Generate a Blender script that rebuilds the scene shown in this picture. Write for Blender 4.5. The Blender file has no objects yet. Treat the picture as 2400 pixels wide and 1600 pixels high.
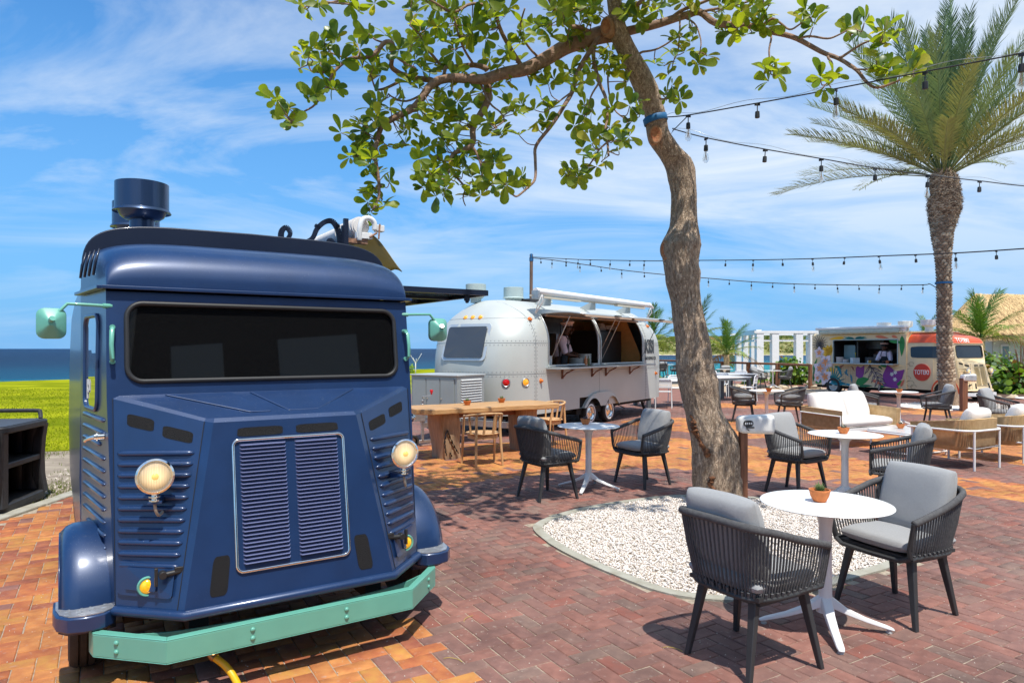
import bpy, math, random
import numpy as np
from mathutils import Vector, Matrix, noise as mnoise
random.seed(7); np.random.seed(7)
S = bpy.context.scene; COL = S.collection
PI = math.pi; rad = math.radians
CAM_H = 1.65; F = 1600.0; HY0 = 816.0          # camera height, focal length and horizon row in photo pixels
# ---------------------------------------------------------------- camera
cd = bpy.data.cameras.new('camera'); cam = bpy.data.objects.new('camera', cd); COL.objects.link(cam)
cam.location = (0, 0, CAM_H); cam.rotation_euler = (rad(90), 0, 0)
cd.lens = 24; cd.sensor_width = 36; cd.shift_y = 16/2400; cd.clip_start = .05; cd.clip_end = 9000
S.camera = cam
# ---------------------------------------------------------------- world
W = bpy.data.worlds.new('World'); S.world = W; W.use_nodes = True
wt = W.node_tree; wt.nodes.clear()
def wn(t, **k):
    n = wt.nodes.new(t)
    for a, b in k.items(): setattr(n, a, b)
    return n
SUNV = Vector((.176, -.405, 1)).normalized()
sky = wn('ShaderNodeTexSky', sky_type='NISHITA', sun_disc=False)
sky.sun_elevation = math.asin(SUNV.z); sky.sun_rotation = math.atan2(SUNV.x, SUNV.y)
sky.air_density = 1.0; sky.dust_density = .35; sky.ozone_density = 2.2; sky.altitude = 0
hsv = wn('ShaderNodeHueSaturation'); hsv.inputs['Saturation'].default_value = 1.05; hsv.inputs['Value'].default_value = 1.0; hsv.inputs['Hue'].default_value = .5
gam = wn('ShaderNodeMix', data_type='RGBA', blend_type='MULTIPLY'); gam.inputs[0].default_value = 1; gam.inputs[7].default_value = (.28, .72, 1.04, 1)
tc = wn('ShaderNodeTexCoord'); sep = wn('ShaderNodeSeparateXYZ')
addz = wn('ShaderNodeMath', operation='ADD'); addz.inputs[1].default_value = .22
mx = wn('ShaderNodeMath', operation='MAXIMUM'); mx.inputs[1].default_value = .05
dv = wn('ShaderNodeVectorMath', operation='DIVIDE'); cmb = wn('ShaderNodeCombineXYZ')
mp = wn('ShaderNodeMapping'); mp.inputs['Scale'].default_value = (.8, 1.7, 1); mp.inputs['Rotation'].default_value = (0, 0, rad(28)); mp.inputs['Location'].default_value = (3.1, 1.2, 0)
nz = wn('ShaderNodeTexNoise'); nz.inputs['Scale'].default_value = 1.15; nz.inputs['Detail'].default_value = 7; nz.inputs['Roughness'].default_value = .60; nz.inputs['Distortion'].default_value = .9
nz2 = wn('ShaderNodeTexNoise'); nz2.inputs['Scale'].default_value = .55; nz2.inputs['Detail'].default_value = 2
cr = wn('ShaderNodeValToRGB'); cr.color_ramp.elements[0].position = .39; cr.color_ramp.elements[0].color = (0, 0, 0, 1); cr.color_ramp.elements[1].position = .76; cr.color_ramp.elements[1].color = (1, 1, 1, 1)
# the cloud bank is thicker towards the right-hand sky, as in the photograph's weather
sidem = wn('ShaderNodeMapRange'); sidem.inputs[1].default_value = -.6; sidem.inputs[2].default_value = .75; sidem.inputs[3].default_value = -.10; sidem.inputs[4].default_value = .21
add2 = wn('ShaderNodeMath', operation='ADD'); add3 = wn('ShaderNodeMath', operation='MULTIPLY_ADD'); add3.inputs[1].default_value = .35
L = wt.links.new
L(tc.outputs['Generated'], sep.inputs[0]); L(sep.outputs[2], addz.inputs[0]); L(addz.outputs[0], mx.inputs[0])
L(mx.outputs[0], cmb.inputs[0]); L(mx.outputs[0], cmb.inputs[1]); cmb.inputs[2].default_value = 1
L(tc.outputs['Generated'], dv.inputs[0]); L(cmb.outputs[0], dv.inputs[1]); L(dv.outputs[0], mp.inputs[0])
L(mp.outputs[0], nz.inputs['Vector']); L(mp.outputs[0], nz2.inputs['Vector'])
L(sep.outputs[0], sidem.inputs[0]); L(nz2.outputs[0], add3.inputs[0]); L(sidem.outputs[0], add3.inputs[2])
L(nz.outputs[0], add2.inputs[0]); L(add3.outputs[0], add2.inputs[1])
sub = wn('ShaderNodeMath', operation='SUBTRACT'); sub.inputs[1].default_value = .175; L(add2.outputs[0], sub.inputs[0]); L(sub.outputs[0], cr.inputs[0])
L(sky.outputs[0], hsv.inputs['Color']); L(hsv.outputs[0], gam.inputs[6])
hz = wn('ShaderNodeMapRange'); hz.inputs[1].default_value = 0.0; hz.inputs[2].default_value = .22; hz.inputs[3].default_value = .15; hz.inputs[4].default_value = 1
L(sep.outputs[2], hz.inputs[0])
mfac = wn('ShaderNodeMath', operation='MULTIPLY'); L(cr.outputs[0], mfac.inputs[0]); L(hz.outputs[0], mfac.inputs[1])
mf2 = wn('ShaderNodeMath', operation='MULTIPLY'); mf2.inputs[1].default_value = .85; L(mfac.outputs[0], mf2.inputs[0])
mixc = wn('ShaderNodeMix', data_type='RGBA'); mixc.inputs[7].default_value = (4.7, 5.15, 5.6, 1)
hmix = wn('ShaderNodeMix', data_type='RGBA'); hmix.inputs[7].default_value = (1.18, 2.72, 4.95, 1)
hzr = wn('ShaderNodeMapRange'); hzr.inputs[1].default_value = 0; hzr.inputs[2].default_value = .45; hzr.inputs[3].default_value = .97; hzr.inputs[4].default_value = .12
L(sep.outputs[2], hzr.inputs[0]); L(hzr.outputs[0], hmix.inputs[0]); L(gam.outputs[2], hmix.inputs[6])
L(mf2.outputs[0], mixc.inputs[0]); L(hmix.outputs[2], mixc.inputs[6])
bg = wn('ShaderNodeBackground'); bg.inputs[1].default_value = .126; wo = wn('ShaderNodeOutputWorld')
L(mixc.outputs[2], bg.inputs[0]); L(bg.outputs[0], wo.inputs[0])
# ---------------------------------------------------------------- sun
sd = bpy.data.lights.new('sun', 'SUN'); sd.energy = 3.6; sd.angle = rad(.55); sd.color = (1, .955, .87)
sun = bpy.data.objects.new('sun', sd); COL.objects.link(sun); sun.rotation_euler = SUNV.to_track_quat('Z', 'Y').to_euler(); sun.location = (6, -14, 34)
S.view_settings.view_transform = 'Standard'; S.view_settings.look = 'None'; S.view_settings.gamma = 1
S.view_settings.exposure = .56; S.view_settings.use_curve_mapping = False
S.cycles.max_bounces = 8; S.cycles.transparent_max_bounces = 24; S.cycles.caustics_reflective = False; S.cycles.caustics_refractive = False

# ================================================================ helpers
def G(px, py, z=0.0):                       # a photo pixel to the point at height z that it shows
    d = (CAM_H-z)*F/(py-HY0); return Vector(((px-1200)/F*d, d, z))
def PY(px, py, d):                          # a photo pixel to the point at distance d
    return Vector(((px-1200)/F*d, d, CAM_H-(py-HY0)/F*d))
MATS = {}
def mat(name, c, rough=.6, metal=0., var=0., vscale=8., bump=0., bscale=60., c2=None, coat=0., trans=0., emit=0., ecol=None,
        stretch=None, spec=.5, alpha=1., ior=None, detail=4, bstretch=None, transl=0., sheen=0., coatr=.08):
    if name in MATS: return MATS[name]
    m = bpy.data.materials.new(name); m.use_nodes = True; t = m.node_tree; b = t.nodes['Principled BSDF']
    I = b.inputs; I['Base Color'].default_value = (*c, 1); I['Roughness'].default_value = rough; I['Metallic'].default_value = metal
    I['Coat Weight'].default_value = coat; I['Coat Roughness'].default_value = coatr; I['Transmission Weight'].default_value = trans
    I['Specular IOR Level'].default_value = spec; I['Alpha'].default_value = alpha; I['Sheen Weight'].default_value = sheen
    if ior: I['IOR'].default_value = ior
    if emit: I['Emission Strength'].default_value = emit; I['Emission Color'].default_value = (*(ecol or c), 1)
    lk = t.links.new
    co = t.nodes.new('ShaderNodeTexCoord')
    def src(st):
        if st:
            mpn = t.nodes.new('ShaderNodeMapping'); mpn.inputs['Scale'].default_value = st; lk(co.outputs['Object'], mpn.inputs[0]); return mpn.outputs[0]
        return co.outputs['Object']
    if var or c2:
        n = t.nodes.new('ShaderNodeTexNoise'); n.inputs['Scale'].default_value = vscale; n.inputs['Detail'].default_value = detail; lk(src(stretch), n.inputs['Vector'])
        r = t.nodes.new('ShaderNodeValToRGB'); r.color_ramp.elements[0].position = .3; r.color_ramp.elements[1].position = .7
        a = [max(0, x*(1-var)) for x in c]; z = list(c2) if c2 else [x*(1+var) for x in c]
        r.color_ramp.elements[0].color = (*a, 1); r.color_ramp.elements[1].color = (*z, 1)
        lk(n.outputs[0], r.inputs[0]); lk(r.outputs[0], I['Base Color'])
    if bump:
        n = t.nodes.new('ShaderNodeTexNoise'); n.inputs['Scale'].default_value = bscale; n.inputs['Detail'].default_value = 5; lk(src(bstretch or stretch), n.inputs['Vector'])
        bp = t.nodes.new('ShaderNodeBump'); bp.inputs['Strength'].default_value = min(1, bump); bp.inputs['Distance'].default_value = .02*max(1, bump); lk(n.outputs[0], bp.inputs['Height']); lk(bp.outputs[0], I['Normal'])
    if transl:
        tr = t.nodes.new('ShaderNodeBsdfTranslucent'); tr.inputs[0].default_value = (c[0]*1.9, c[1]*1.7, c[2]*.8, 1)
        ms = t.nodes.new('ShaderNodeMixShader'); ms.inputs[0].default_value = transl
        lk(b.outputs[0], ms.inputs[1]); lk(tr.outputs[0], ms.inputs[2]); lk(ms.outputs[0], t.nodes['Material Output'].inputs[0])
    MATS[name] = m; return m
class MB:
    def __init__(s): s.v = []; s.f = []; s.m = []; s.M = Matrix.Identity(4)
    def add(s, vs, fs, mi=0, M=None):
        k = len(s.v); T = s.M if M is None else s.M @ M
        s.v += [tuple(T @ Vector(p)) for p in vs]; s.f += [tuple(i+k for i in f) for f in fs]; s.m += [mi]*len(fs); return s
    def box(s, c, d, mi=0, rz=0, M=None):
        x, y, z = [a/2 for a in d]
        vs = [(-x,-y,-z),(x,-y,-z),(x,y,-z),(-x,y,-z),(-x,-y,z),(x,-y,z),(x,y,z),(-x,y,z)]
        T = Matrix.Translation(c) @ Matrix.Rotation(rz, 4, 'Z')
        if M is not None: T = T @ M
        return s.add(vs, [(0,3,2,1),(4,5,6,7),(0,1,5,4),(1,2,6,5),(2,3,7,6),(3,0,4,7)], mi, T)
    def hexa(s, p, mi=0):
        return s.add(p, [(0,3,2,1),(4,5,6,7),(0,1,5,4),(1,2,6,5),(2,3,7,6),(3,0,4,7)], mi)
    def prism(s, poly, z0, z1, mi=0, M=None):        # poly in xy
        n = len(poly)
        return s.add([(x, y, z0) for x, y in poly]+[(x, y, z1) for x, y in poly],
                     [tuple(range(n-1, -1, -1)), tuple(range(n, 2*n))]+[(i, (i+1) % n, n+(i+1) % n, n+i) for i in range(n)], mi, M)
    def lathe(s, prof, n=24, mi=0, M=None, sx=1, sy=1, cap=True):
        vs = []; fs = []
        for r, z in prof:
            for k in range(n): a = 2*PI*k/n; vs.append((r*math.cos(a)*sx, r*math.sin(a)*sy, z))
        for j in range(len(prof)-1):
            for k in range(n): a = j*n+k; b = j*n+(k+1) % n; fs.append((a, b, b+n, a+n))
        if cap:
            if prof[0][0] > 1e-5: fs.append(tuple(range(n-1, -1, -1)))
            if prof[-1][0] > 1e-5: fs.append(tuple(range((len(prof)-1)*n, len(prof)*n)))
        return s.add(vs, fs, mi, M)
    def tube(s, pts, r, n=8, mi=0, closed=False, sy=1., up=None):
        pts = [Vector(p) for p in pts]; m = len(pts); rr = r if isinstance(r, (list, tuple)) else [r]*m
        vs = []; fs = []; prev = None
        for i, p in enumerate(pts):
            if closed: d = pts[(i+1) % m]-pts[i-1]
            else: d = pts[min(i+1, m-1)]-pts[max(i-1, 0)]
            if d.length < 1e-9: d = Vector((0, 0, 1))
            d.normalize()
            if prev is None:
                u = Vector(up) if up else (Vector((0, 0, 1)) if abs(d.z) < .9 else Vector((1, 0, 0)))
                a = d.cross(u).normalized()
            else:
                a = prev-d*prev.dot(d)
                a = a.normalized() if a.length > 1e-6 else d.orthogonal().normalized()
            prev = a; b = a.cross(d)
            for k in range(n):
                t = 2*PI*(k+.5)/n; vs.append(p+a*(rr[i]*math.cos(t))+b*(rr[i]*sy*math.sin(t)))
        for i in range(m-(0 if closed else 1)):
            for k in range(n):
                a0 = i*n+k; b0 = i*n+(k+1) % n; a1 = ((i+1) % m)*n+k; b1 = ((i+1) % m)*n+(k+1) % n; fs.append((a0, a1, b1, b0))
        if not closed: fs += [tuple(range(n)), tuple(range((m-1)*n, m*n))[::-1]]
        return s.add(vs, fs, mi)
    def cyl(s, a, b, r, n=12, mi=0, r2=None): return s.tube([a, b], [r, r if r2 is None else r2], n, mi)
    def grid(s, fn, nu, nv, mi=0, wrap=False):
        vs = [fn(i/(nu if wrap else nu-1), j/(nv-1)) for j in range(nv) for i in range(nu)]
        fs = [(j*nu+i, j*nu+(i+1) % nu, (j+1)*nu+(i+1) % nu, (j+1)*nu+i) for j in range(nv-1) for i in range(nu if wrap else nu-1)]
        return s.add(vs, fs, mi)
    def build(s, name, mats, parent=None, smooth=35, loc=None, rot=None, bevel=0., seg=2, solid=0., sub=0):
        me = bpy.data.meshes.new(name); me.from_pydata(s.v, [], s.f)
        if not isinstance(mats, (list, tuple)): mats = [mats]
        for m in mats: me.materials.append(m)
        if len(mats) > 1: me.polygons.foreach_set('material_index', s.m)
        return obj(name, me, parent, smooth, loc, rot, bevel, seg, solid, sub)
def obj(name, me, parent=None, smooth=35, loc=None, rot=None, bevel=0., seg=2, solid=0., sub=0):
    if smooth:
        me.polygons.foreach_set('use_smooth', [True]*len(me.polygons))
        if smooth < 180: me.set_sharp_from_angle(angle=rad(smooth))
    me.update()
    o = bpy.data.objects.new(name, me); COL.objects.link(o)
    if parent: o.parent = parent
    if loc is not None: o.location = loc
    if rot is not None: o.rotation_euler = rot
    if solid: md = o.modifiers.new('solid', 'SOLIDIFY'); md.thickness = solid; md.offset = -1
    if sub: md = o.modifiers.new('sub', 'SUBSURF'); md.levels = sub; md.render_levels = sub
    if bevel: md = o.modifiers.new('bevel', 'BEVEL'); md.width = bevel; md.segments = seg; md.limit_method = 'ANGLE'; md.angle_limit = rad(40)
    return o
def tag(o, label=None, cat=None, group=None, kind=None):
    if label: o['label'] = label
    if cat: o['category'] = cat
    if group: o['group'] = group
    if kind: o['kind'] = kind
    return o
def empty(name, loc, rz=0, label=None, cat=None, group=None, sc=1):
    o = bpy.data.objects.new(name, None); COL.objects.link(o); o.location = loc; o.rotation_euler = (0, 0, rz); o.scale = (sc,)*3; o.empty_display_size = .1
    return tag(o, label, cat, group)
def copy_tree(o, parent=None):
    c = o.copy(); COL.objects.link(c); c.parent = parent
    for ch in KIDS(o): copy_tree(ch, c)
    return c
def KIDS(o): return [x for x in list(COL.objects) if x.parent == o]
_kc = {}
def dup(o, loc, rz, label=None, sc=None):
    if o.name not in _kc:
        k1 = KIDS(o); _kc[o.name] = [(c, KIDS(c)) for c in k1]
    r = o.copy(); COL.objects.link(r); r.location = loc; r.rotation_euler = (0, 0, rz)
    if sc: r.scale = (sc,)*3
    if label: r['label'] = label
    for c, gs in _kc[o.name]:
        d = c.copy(); COL.objects.link(d); d.parent = r
        for g in gs: e = g.copy(); COL.objects.link(e); e.parent = d
    return r
def npmesh(name, V, Fc, mats, mi=None, parent=None, smooth=0):
    me = bpy.data.meshes.new(name); V = np.asarray(V, dtype=np.float32); Fc = np.asarray(Fc, dtype=np.int32); k = Fc.shape[1]
    me.vertices.add(len(V)); me.vertices.foreach_set('co', V.ravel()); me.loops.add(Fc.size); me.loops.foreach_set('vertex_index', Fc.ravel())
    me.polygons.add(len(Fc)); me.polygons.foreach_set('loop_start', np.arange(0, Fc.size, k, dtype=np.int32)); me.polygons.foreach_set('loop_total', np.full(len(Fc), k, dtype=np.int32))
    for m in (mats if isinstance(mats, (list, tuple)) else [mats]): me.materials.append(m)
    if mi is not None: me.polygons.foreach_set('material_index', np.asarray(mi, dtype=np.int32))
    me.update(calc_edges=True); me.validate()
    return obj(name, me, parent, smooth)
def pillow(w, d, h, n=14, e=.32, sag=.0):
    """soft box cushion: w x d x h centred, with puffed faces, tight seams and a few soft dents"""
    b = MB(); seed = random.random()*50
    def surf(sg):
        def fn(a, c):
            x = 2*a-1; y = 2*c-1
            ax = math.sin(x*PI/2); ay = math.sin(y*PI/2)
            t = (max(0, 1-abs(ax)**5)*max(0, 1-abs(ay)**5))**e
            q = mnoise.noise(Vector((ax*2.2+seed, ay*2.2, sg*3)))*.10
            rx = ax*(1-.05*ay*ay); ry = ay*(1-.05*ax*ax)
            return (rx*w/2, ry*d/2, sg*h/2*t*(1+q-sag*(1-ax*ax)*(1-ay*ay)))
        return fn
    b.grid(surf(1), n, n); 
    k = len(b.f); b.grid(surf(-1), n, n)
    b.f[k:] = [f[::-1] for f in b.f[k:]]
    return b
def text_mesh(body, size, depth=.002, align='LEFT', shear=0, bold=0):
    cu = bpy.data.curves.new('t', 'FONT'); cu.body = body; cu.size = size; cu.extrude = depth; cu.align_x = align; cu.offset = bold; cu.shear = shear
    o = bpy.data.objects.new('t', cu); COL.objects.link(o)
    bpy.context.view_layer.update(); me = bpy.data.meshes.new_from_object(o.evaluated_get(bpy.context.evaluated_depsgraph_get()))
    bpy.data.objects.remove(o); bpy.data.curves.remove(cu); me.materials.clear(); return me
def text_obj(name, body, size, m, parent, M=None, fn=None, depth=.002, bold=0, sx=1., shear=0):
    me = text_mesh(body, size, depth, shear=shear, bold=bold); me.materials.append(m)
    for v in me.vertices:
        p = Vector((v.co.x*sx, v.co.y, v.co.z)); v.co = fn(p) if fn else M @ p
    me.update(); return obj(name, me, parent, 0)
def rrect(w, h, r, n=6, cx=0, cy=0):
    o = []
    for q, (sx, sy) in enumerate(((1, 1), (-1, 1), (-1, -1), (1, -1))):
        for k in range(n+1):
            a = (q+k/n)*PI/2; o.append((cx+sx*(w/2-r)+r*math.cos(a), cy+sy*(h/2-r)+r*math.sin(a)))
    return o
def smoothpath(pts, k=4):
    """Catmull-Rom through the points"""
    P = [Vector(p) for p in pts]; out = []
    for i in range(len(P)-1):
        a = P[max(i-1, 0)]; b = P[i]; c = P[i+1]; d = P[min(i+2, len(P)-1)]
        for j in range(k):
            t = j/k; out.append(.5*((2*b)+(c-a)*t+(2*a-5*b+4*c-d)*t*t+(3*b-3*c+d-a)*t**3))
    out.append(P[-1]); return out
# ---------------------------------------------------------------- shared materials
M_white = mat('white_metal', (.78, .78, .77), .38, var=.04, vscale=6)
M_whitepl = mat('white_plastic', (.78, .77, .74), .42, var=.04, vscale=9)
M_chrome = mat('chrome', (.82, .80, .76), .09, 1, var=.06, vscale=20)
M_black = mat('black_plastic', (.018, .018, .019), .5)
M_rubber = mat('tyre_rubber', (.022, .021, .02), .75, var=.3, vscale=30, bump=.2, bscale=200)
M_rope = mat('charcoal_rope', (.085, .083, .085), .8, var=.25, vscale=60, bump=.35, bscale=420)
M_leg = mat('charcoal_metal', (.035, .036, .038), .5, var=.12, vscale=12)
M_grey = mat('grey_fabric', (.34, .34, .34), .92, var=.05, vscale=90, bump=.3, bscale=900, sheen=.2)
M_wfab = mat('white_fabric', (.74, .70, .66), .93, var=.03, vscale=6, bump=.2, bscale=500, sheen=.1)
M_terra = mat('terracotta', (.60, .19, .055), .8, var=.16, vscale=25, bump=.15, bscale=150)
M_succ = mat('succulent', (.14, .22, .06), .55, var=.35, vscale=80, c2=(.26, .34, .12))
M_steel = mat('galvanised_steel', (.46, .47, .47), .38, .85, var=.15, vscale=15)
M_dark = mat('dark_underbody', (.012, .012, .012), .8)
M_woodp = mat('brown_post_wood', (.20, .082, .042), .72, var=.35, vscale=5, stretch=(6, 6, .6), bump=.3, bscale=30)
# ================================================================ ground, paving, gravel, lawn, sea
def inpoly(x, y, P):
    c = False; n = len(P); j = n-1
    for i in range(n):
        if (P[i][1] > y) != (P[j][1] > y) and x < (P[j][0]-P[i][0])*(y-P[i][1])/(P[j][1]-P[i][1])+P[i][0]: c = not c
        j = i
    return c
def closedsmooth(P, k=5):
    n = len(P); out = []
    for i in range(n):
        a, b, c, d = [Vector((*P[(i+q) % n], 0)) for q in (-1, 0, 1, 2)]
        for j in range(k):
            t = j/k; v = .5*((2*b)+(c-a)*t+(2*a-5*b+4*c-d)*t*t+(3*b-3*c+d-a)*t**3); out.append((v.x, v.y))
    return out
BED = closedsmooth([(.21,6.38),(.28,5.85),(.50,5.35),(.80,4.87),(1.05,4.57),(1.42,4.45),(1.9,4.55),(2.42,4.87),(2.95,5.2),(3.35,5.6),(3.5,6.2),(3.4,6.8),(3.1,7.3),(2.6,7.58),(1.87,7.65),(1.22,7.38),(.62,6.95)])
bc = (sum(p[0] for p in BED)/len(BED), sum(p[1] for p in BED)/len(BED))
def shrink(P, d):
    n = len(P); out = []
    for i in range(n):
        t = Vector((P[(i+1) % n][0]-P[i-1][0], P[(i+1) % n][1]-P[i-1][1])); t.normalize(); nrm = Vector((-t.y, t.x))
        c = Vector((bc[0]-P[i][0], bc[1]-P[i][1]))
        if nrm.dot(c) < 0: nrm = -nrm
        out.append((P[i][0]+nrm.x*d, P[i][1]+nrm.y*d))
    return out
OVAL = [(-.05,2.9),(-.215,3.37),(-.49,3.92),(-.68,4.3),(-.95,5.0),(-1.2,6),(-1.25,7.0),(-1.0,7.8),(-.3,8.6),(.78,9.17),(1.7,9.42),(2.485,9.35),(3.08,8.98),(3.82,8.52),(5.17,7.7),(5.54,7.39),(6.5,6.4),(7.5,4.8),(8,2.6),(7,.5),(.4,.5),(.15,1.8)]
BAND1 = [(-4.9,10.9),(-1.5,11.6),(.5,12.1),(2.0,12.9),(3.0,12.6),(3.95,11.6),(5.01,10.48),(5.78,8.95),(6.23,8.3),(7.4,6.9),(8.6,5),(9.4,2.6),(9,.2),(-4.9,.2)]
B2I = [(2.9,13.9),(4.2,12.7),(5.6,11.6),(7,10),(8.2,8.6),(9.8,6.5),(12,3),(14,3),(14,9),(11,11.2),(9.4,13),(7.6,14.4),(5.6,15.6),(3.5,16.4),(2.4,15.4)]
B3 = [(5,19.3),(8,18.2),(11,16.6),(14,14),(19,12),(19,14.6),(14.5,17),(11.5,18.6),(8.5,20),(5.5,20.9)]
CURBX = lambda y: -4.70-.035*y
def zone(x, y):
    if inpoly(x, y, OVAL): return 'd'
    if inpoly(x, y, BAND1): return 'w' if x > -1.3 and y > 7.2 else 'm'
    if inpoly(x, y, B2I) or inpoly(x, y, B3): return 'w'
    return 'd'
def pmat(name, c, c2):
    m = mat(name, c, .78, c2=c2, vscale=14, var=.1, bump=.45, bscale=150, detail=6); t = m.node_tree; B = t.nodes['Principled BSDF']; old = B.inputs['Base Color'].links[0].from_socket
    g = t.nodes.new('ShaderNodeNewGeometry'); a = t.nodes.new('ShaderNodeTexNoise'); a.inputs['Scale'].default_value = 1.1; a.inputs['Detail'].default_value = 9; a.inputs['Roughness'].default_value = .68
    t.links.new(g.outputs['Position'], a.inputs[0]); r = t.nodes.new('ShaderNodeValToRGB'); e = r.color_ramp.elements; e[0].position = .36; e[0].color = (.62,.60,.60,1); e[1].position = .60; e[1].color = (1.06,1.05,1.04,1); t.links.new(a.outputs[0], r.inputs[0])
    mx_ = t.nodes.new('ShaderNodeMix'); mx_.data_type = 'RGBA'; mx_.blend_type = 'MULTIPLY'; mx_.inputs[0].default_value = 1; t.links.new(old, mx_.inputs[6]); t.links.new(r.outputs[0], mx_.inputs[7])
    d = t.nodes.new('ShaderNodeTexNoise'); d.inputs['Scale'].default_value = 26; d.inputs['Detail'].default_value = 6; t.links.new(g.outputs['Position'], d.inputs[0]); r2 = t.nodes.new('ShaderNodeValToRGB'); r2.color_ramp.elements[0].position = .60; r2.color_ramp.elements[1].position = .78; r2.color_ramp.elements[1].color = (.5,.5,.5,1); t.links.new(d.outputs[0], r2.inputs[0])
    m2 = t.nodes.new('ShaderNodeMix'); m2.data_type = 'RGBA'; m2.inputs[7].default_value = (.46,.39,.33,1); t.links.new(r2.outputs[0], m2.inputs[0]); t.links.new(mx_.outputs[2], m2.inputs[6]); t.links.new(m2.outputs[2], B.inputs['Base Color']); return m
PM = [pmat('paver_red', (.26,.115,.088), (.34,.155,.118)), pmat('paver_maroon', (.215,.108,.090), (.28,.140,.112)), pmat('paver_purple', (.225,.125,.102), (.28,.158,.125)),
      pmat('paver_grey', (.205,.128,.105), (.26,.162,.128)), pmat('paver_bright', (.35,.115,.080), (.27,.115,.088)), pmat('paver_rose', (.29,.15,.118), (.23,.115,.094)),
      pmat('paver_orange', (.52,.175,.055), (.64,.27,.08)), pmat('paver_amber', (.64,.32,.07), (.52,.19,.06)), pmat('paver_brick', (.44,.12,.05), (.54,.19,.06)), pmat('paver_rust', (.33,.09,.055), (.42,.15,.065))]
M_sand = mat('joint_sand', (.40, .33, .25), .95, var=.3, vscale=30, bump=.5, bscale=300)
M_conc = mat('kerb_concrete', (.38, .35, .27), .9, var=.22, vscale=7, bump=.4, bscale=120, c2=(.43, .42, .36))
# plaza bed
pl = MB(); pts = [(CURBX(-1)-.02, -1), (22, -1), (26, 27), (13, 40), (CURBX(24), 24)]
pl.prism(pts, -.30, -.0055); plaza = pl.build('plaza', M_sand, smooth=0); tag(plaza, kind='structure')
ANG = rad(30.5); ca, sa = math.cos(ANG), math.sin(ANG); U = .1022
bricks = []
R = 270
for i in range(-R, R):
    for j in range(-R, R):
        k = (i-j) % 4
        if k == 0: cx, cy, hor = (i+1)*U, (j+.5)*U, 1
        elif k == 3: cx, cy, hor = (i+.5)*U, (j+1)*U, 0
        else: continue
        x = cx*ca-cy*sa; y = cx*sa+cy*ca+8
        if y < 1.2 or y > 21.5 or abs(x) > .78*y+1.6 or x < CURBX(y)+.07: continue
        bricks.append((x, y, hor))
ring_in = shrink(BED, .088)
bedbb = (-.1, 3.8, 4.2, 7.9)
out = []
for x, y, h in bricks:
    if bedbb[0] < x < bedbb[1] and bedbb[2] < y < bedbb[3] and inpoly(x, y, BED): continue
    if 2.1 < y-0 and False: continue
    out.append((x, y, h))
bricks = out
def near_edge(x, y):          # light joints stay open round the edge of the colour fields
    return False
PV = np.array([(-1,-1,0),(1,-1,0),(1,1,0),(-1,1,0)], float)
def brick_verts(l=.1985, w=.0985, h=.045, c=.0045):
    a, b = l/2, w/2
    v = [(-a,-b,-h),(a,-b,-h),(a,b,-h),(-a,b,-h),(-a,-b,-c),(a,-b,-c),(a,b,-c),(-a,b,-c),(-a+c,-b+c,0),(a-c,-b+c,0),(a-c,b-c,0),(-a+c,b-c,0)]
    f = [(8,9,10,11)]
    for q in range(4):
        r = (q+1) % 4; f += [(4+q, 4+r, 8+r, 8+q), (q, r, 4+r, 4+q)]
    return np.array(v), np.array(f)
bv, bf = brick_verts()
cfg = []
for x, y, h in bricks:
    z = zone(x, y); u = random.random()
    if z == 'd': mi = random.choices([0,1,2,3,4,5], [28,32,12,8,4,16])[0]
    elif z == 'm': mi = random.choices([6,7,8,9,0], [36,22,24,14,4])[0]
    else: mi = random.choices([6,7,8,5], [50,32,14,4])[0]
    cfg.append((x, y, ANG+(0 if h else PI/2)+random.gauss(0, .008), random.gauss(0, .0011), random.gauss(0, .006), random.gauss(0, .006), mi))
def vis(c):
    px = 1200+F*c[0]/c[1]; py = HY0+F*CAM_H/c[1]
    return -20 < px < 2420 and py < 1610 and not (px < 1000 and px > 150 and c[1] < 5.0 and c[1] < 4.9-(px-200)*0.001)
cfg.sort(key=lambda c: (not vis(c), c[1]))
near = cfg[:300]; rest = cfg[300:]
meshes = {}
for c in near:
    mi = c[6]
    if mi not in meshes:
        me = bpy.data.meshes.new('paver'); me.from_pydata([tuple(p) for p in bv], [], [tuple(f) for f in bf]); me.materials.append(PM[mi]); meshes[mi] = me
    o = bpy.data.objects.new('paver', meshes[mi]); COL.objects.link(o); o.parent = plaza
    o.location = (c[0], c[1], c[3]); o.rotation_euler = (c[4], c[5], c[2])
n = len(rest); A = np.array([c[:6] for c in rest]); VV = np.zeros((n, len(bv), 3))
cz, sz = np.cos(A[:,2])[:,None], np.sin(A[:,2])[:,None]
zz = bv[:,2][None]+bv[:,0][None]*A[:,5][:,None]+bv[:,1][None]*A[:,4][:,None]
VV[:,:,0] = bv[:,0]*cz-bv[:,1]*sz+A[:,0][:,None]; VV[:,:,1] = bv[:,0]*sz+bv[:,1]*cz+A[:,1][:,None]; VV[:,:,2] = zz+A[:,3][:,None]
FF = (bf[None]+(np.arange(n)*len(bv))[:,None,None]).reshape(-1, 4)
pvs = npmesh('paver_field', VV.reshape(-1, 3), FF, PM, np.repeat([c[6] for c in rest], len(bf)), plaza); tag(pvs, kind='stuff')
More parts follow.
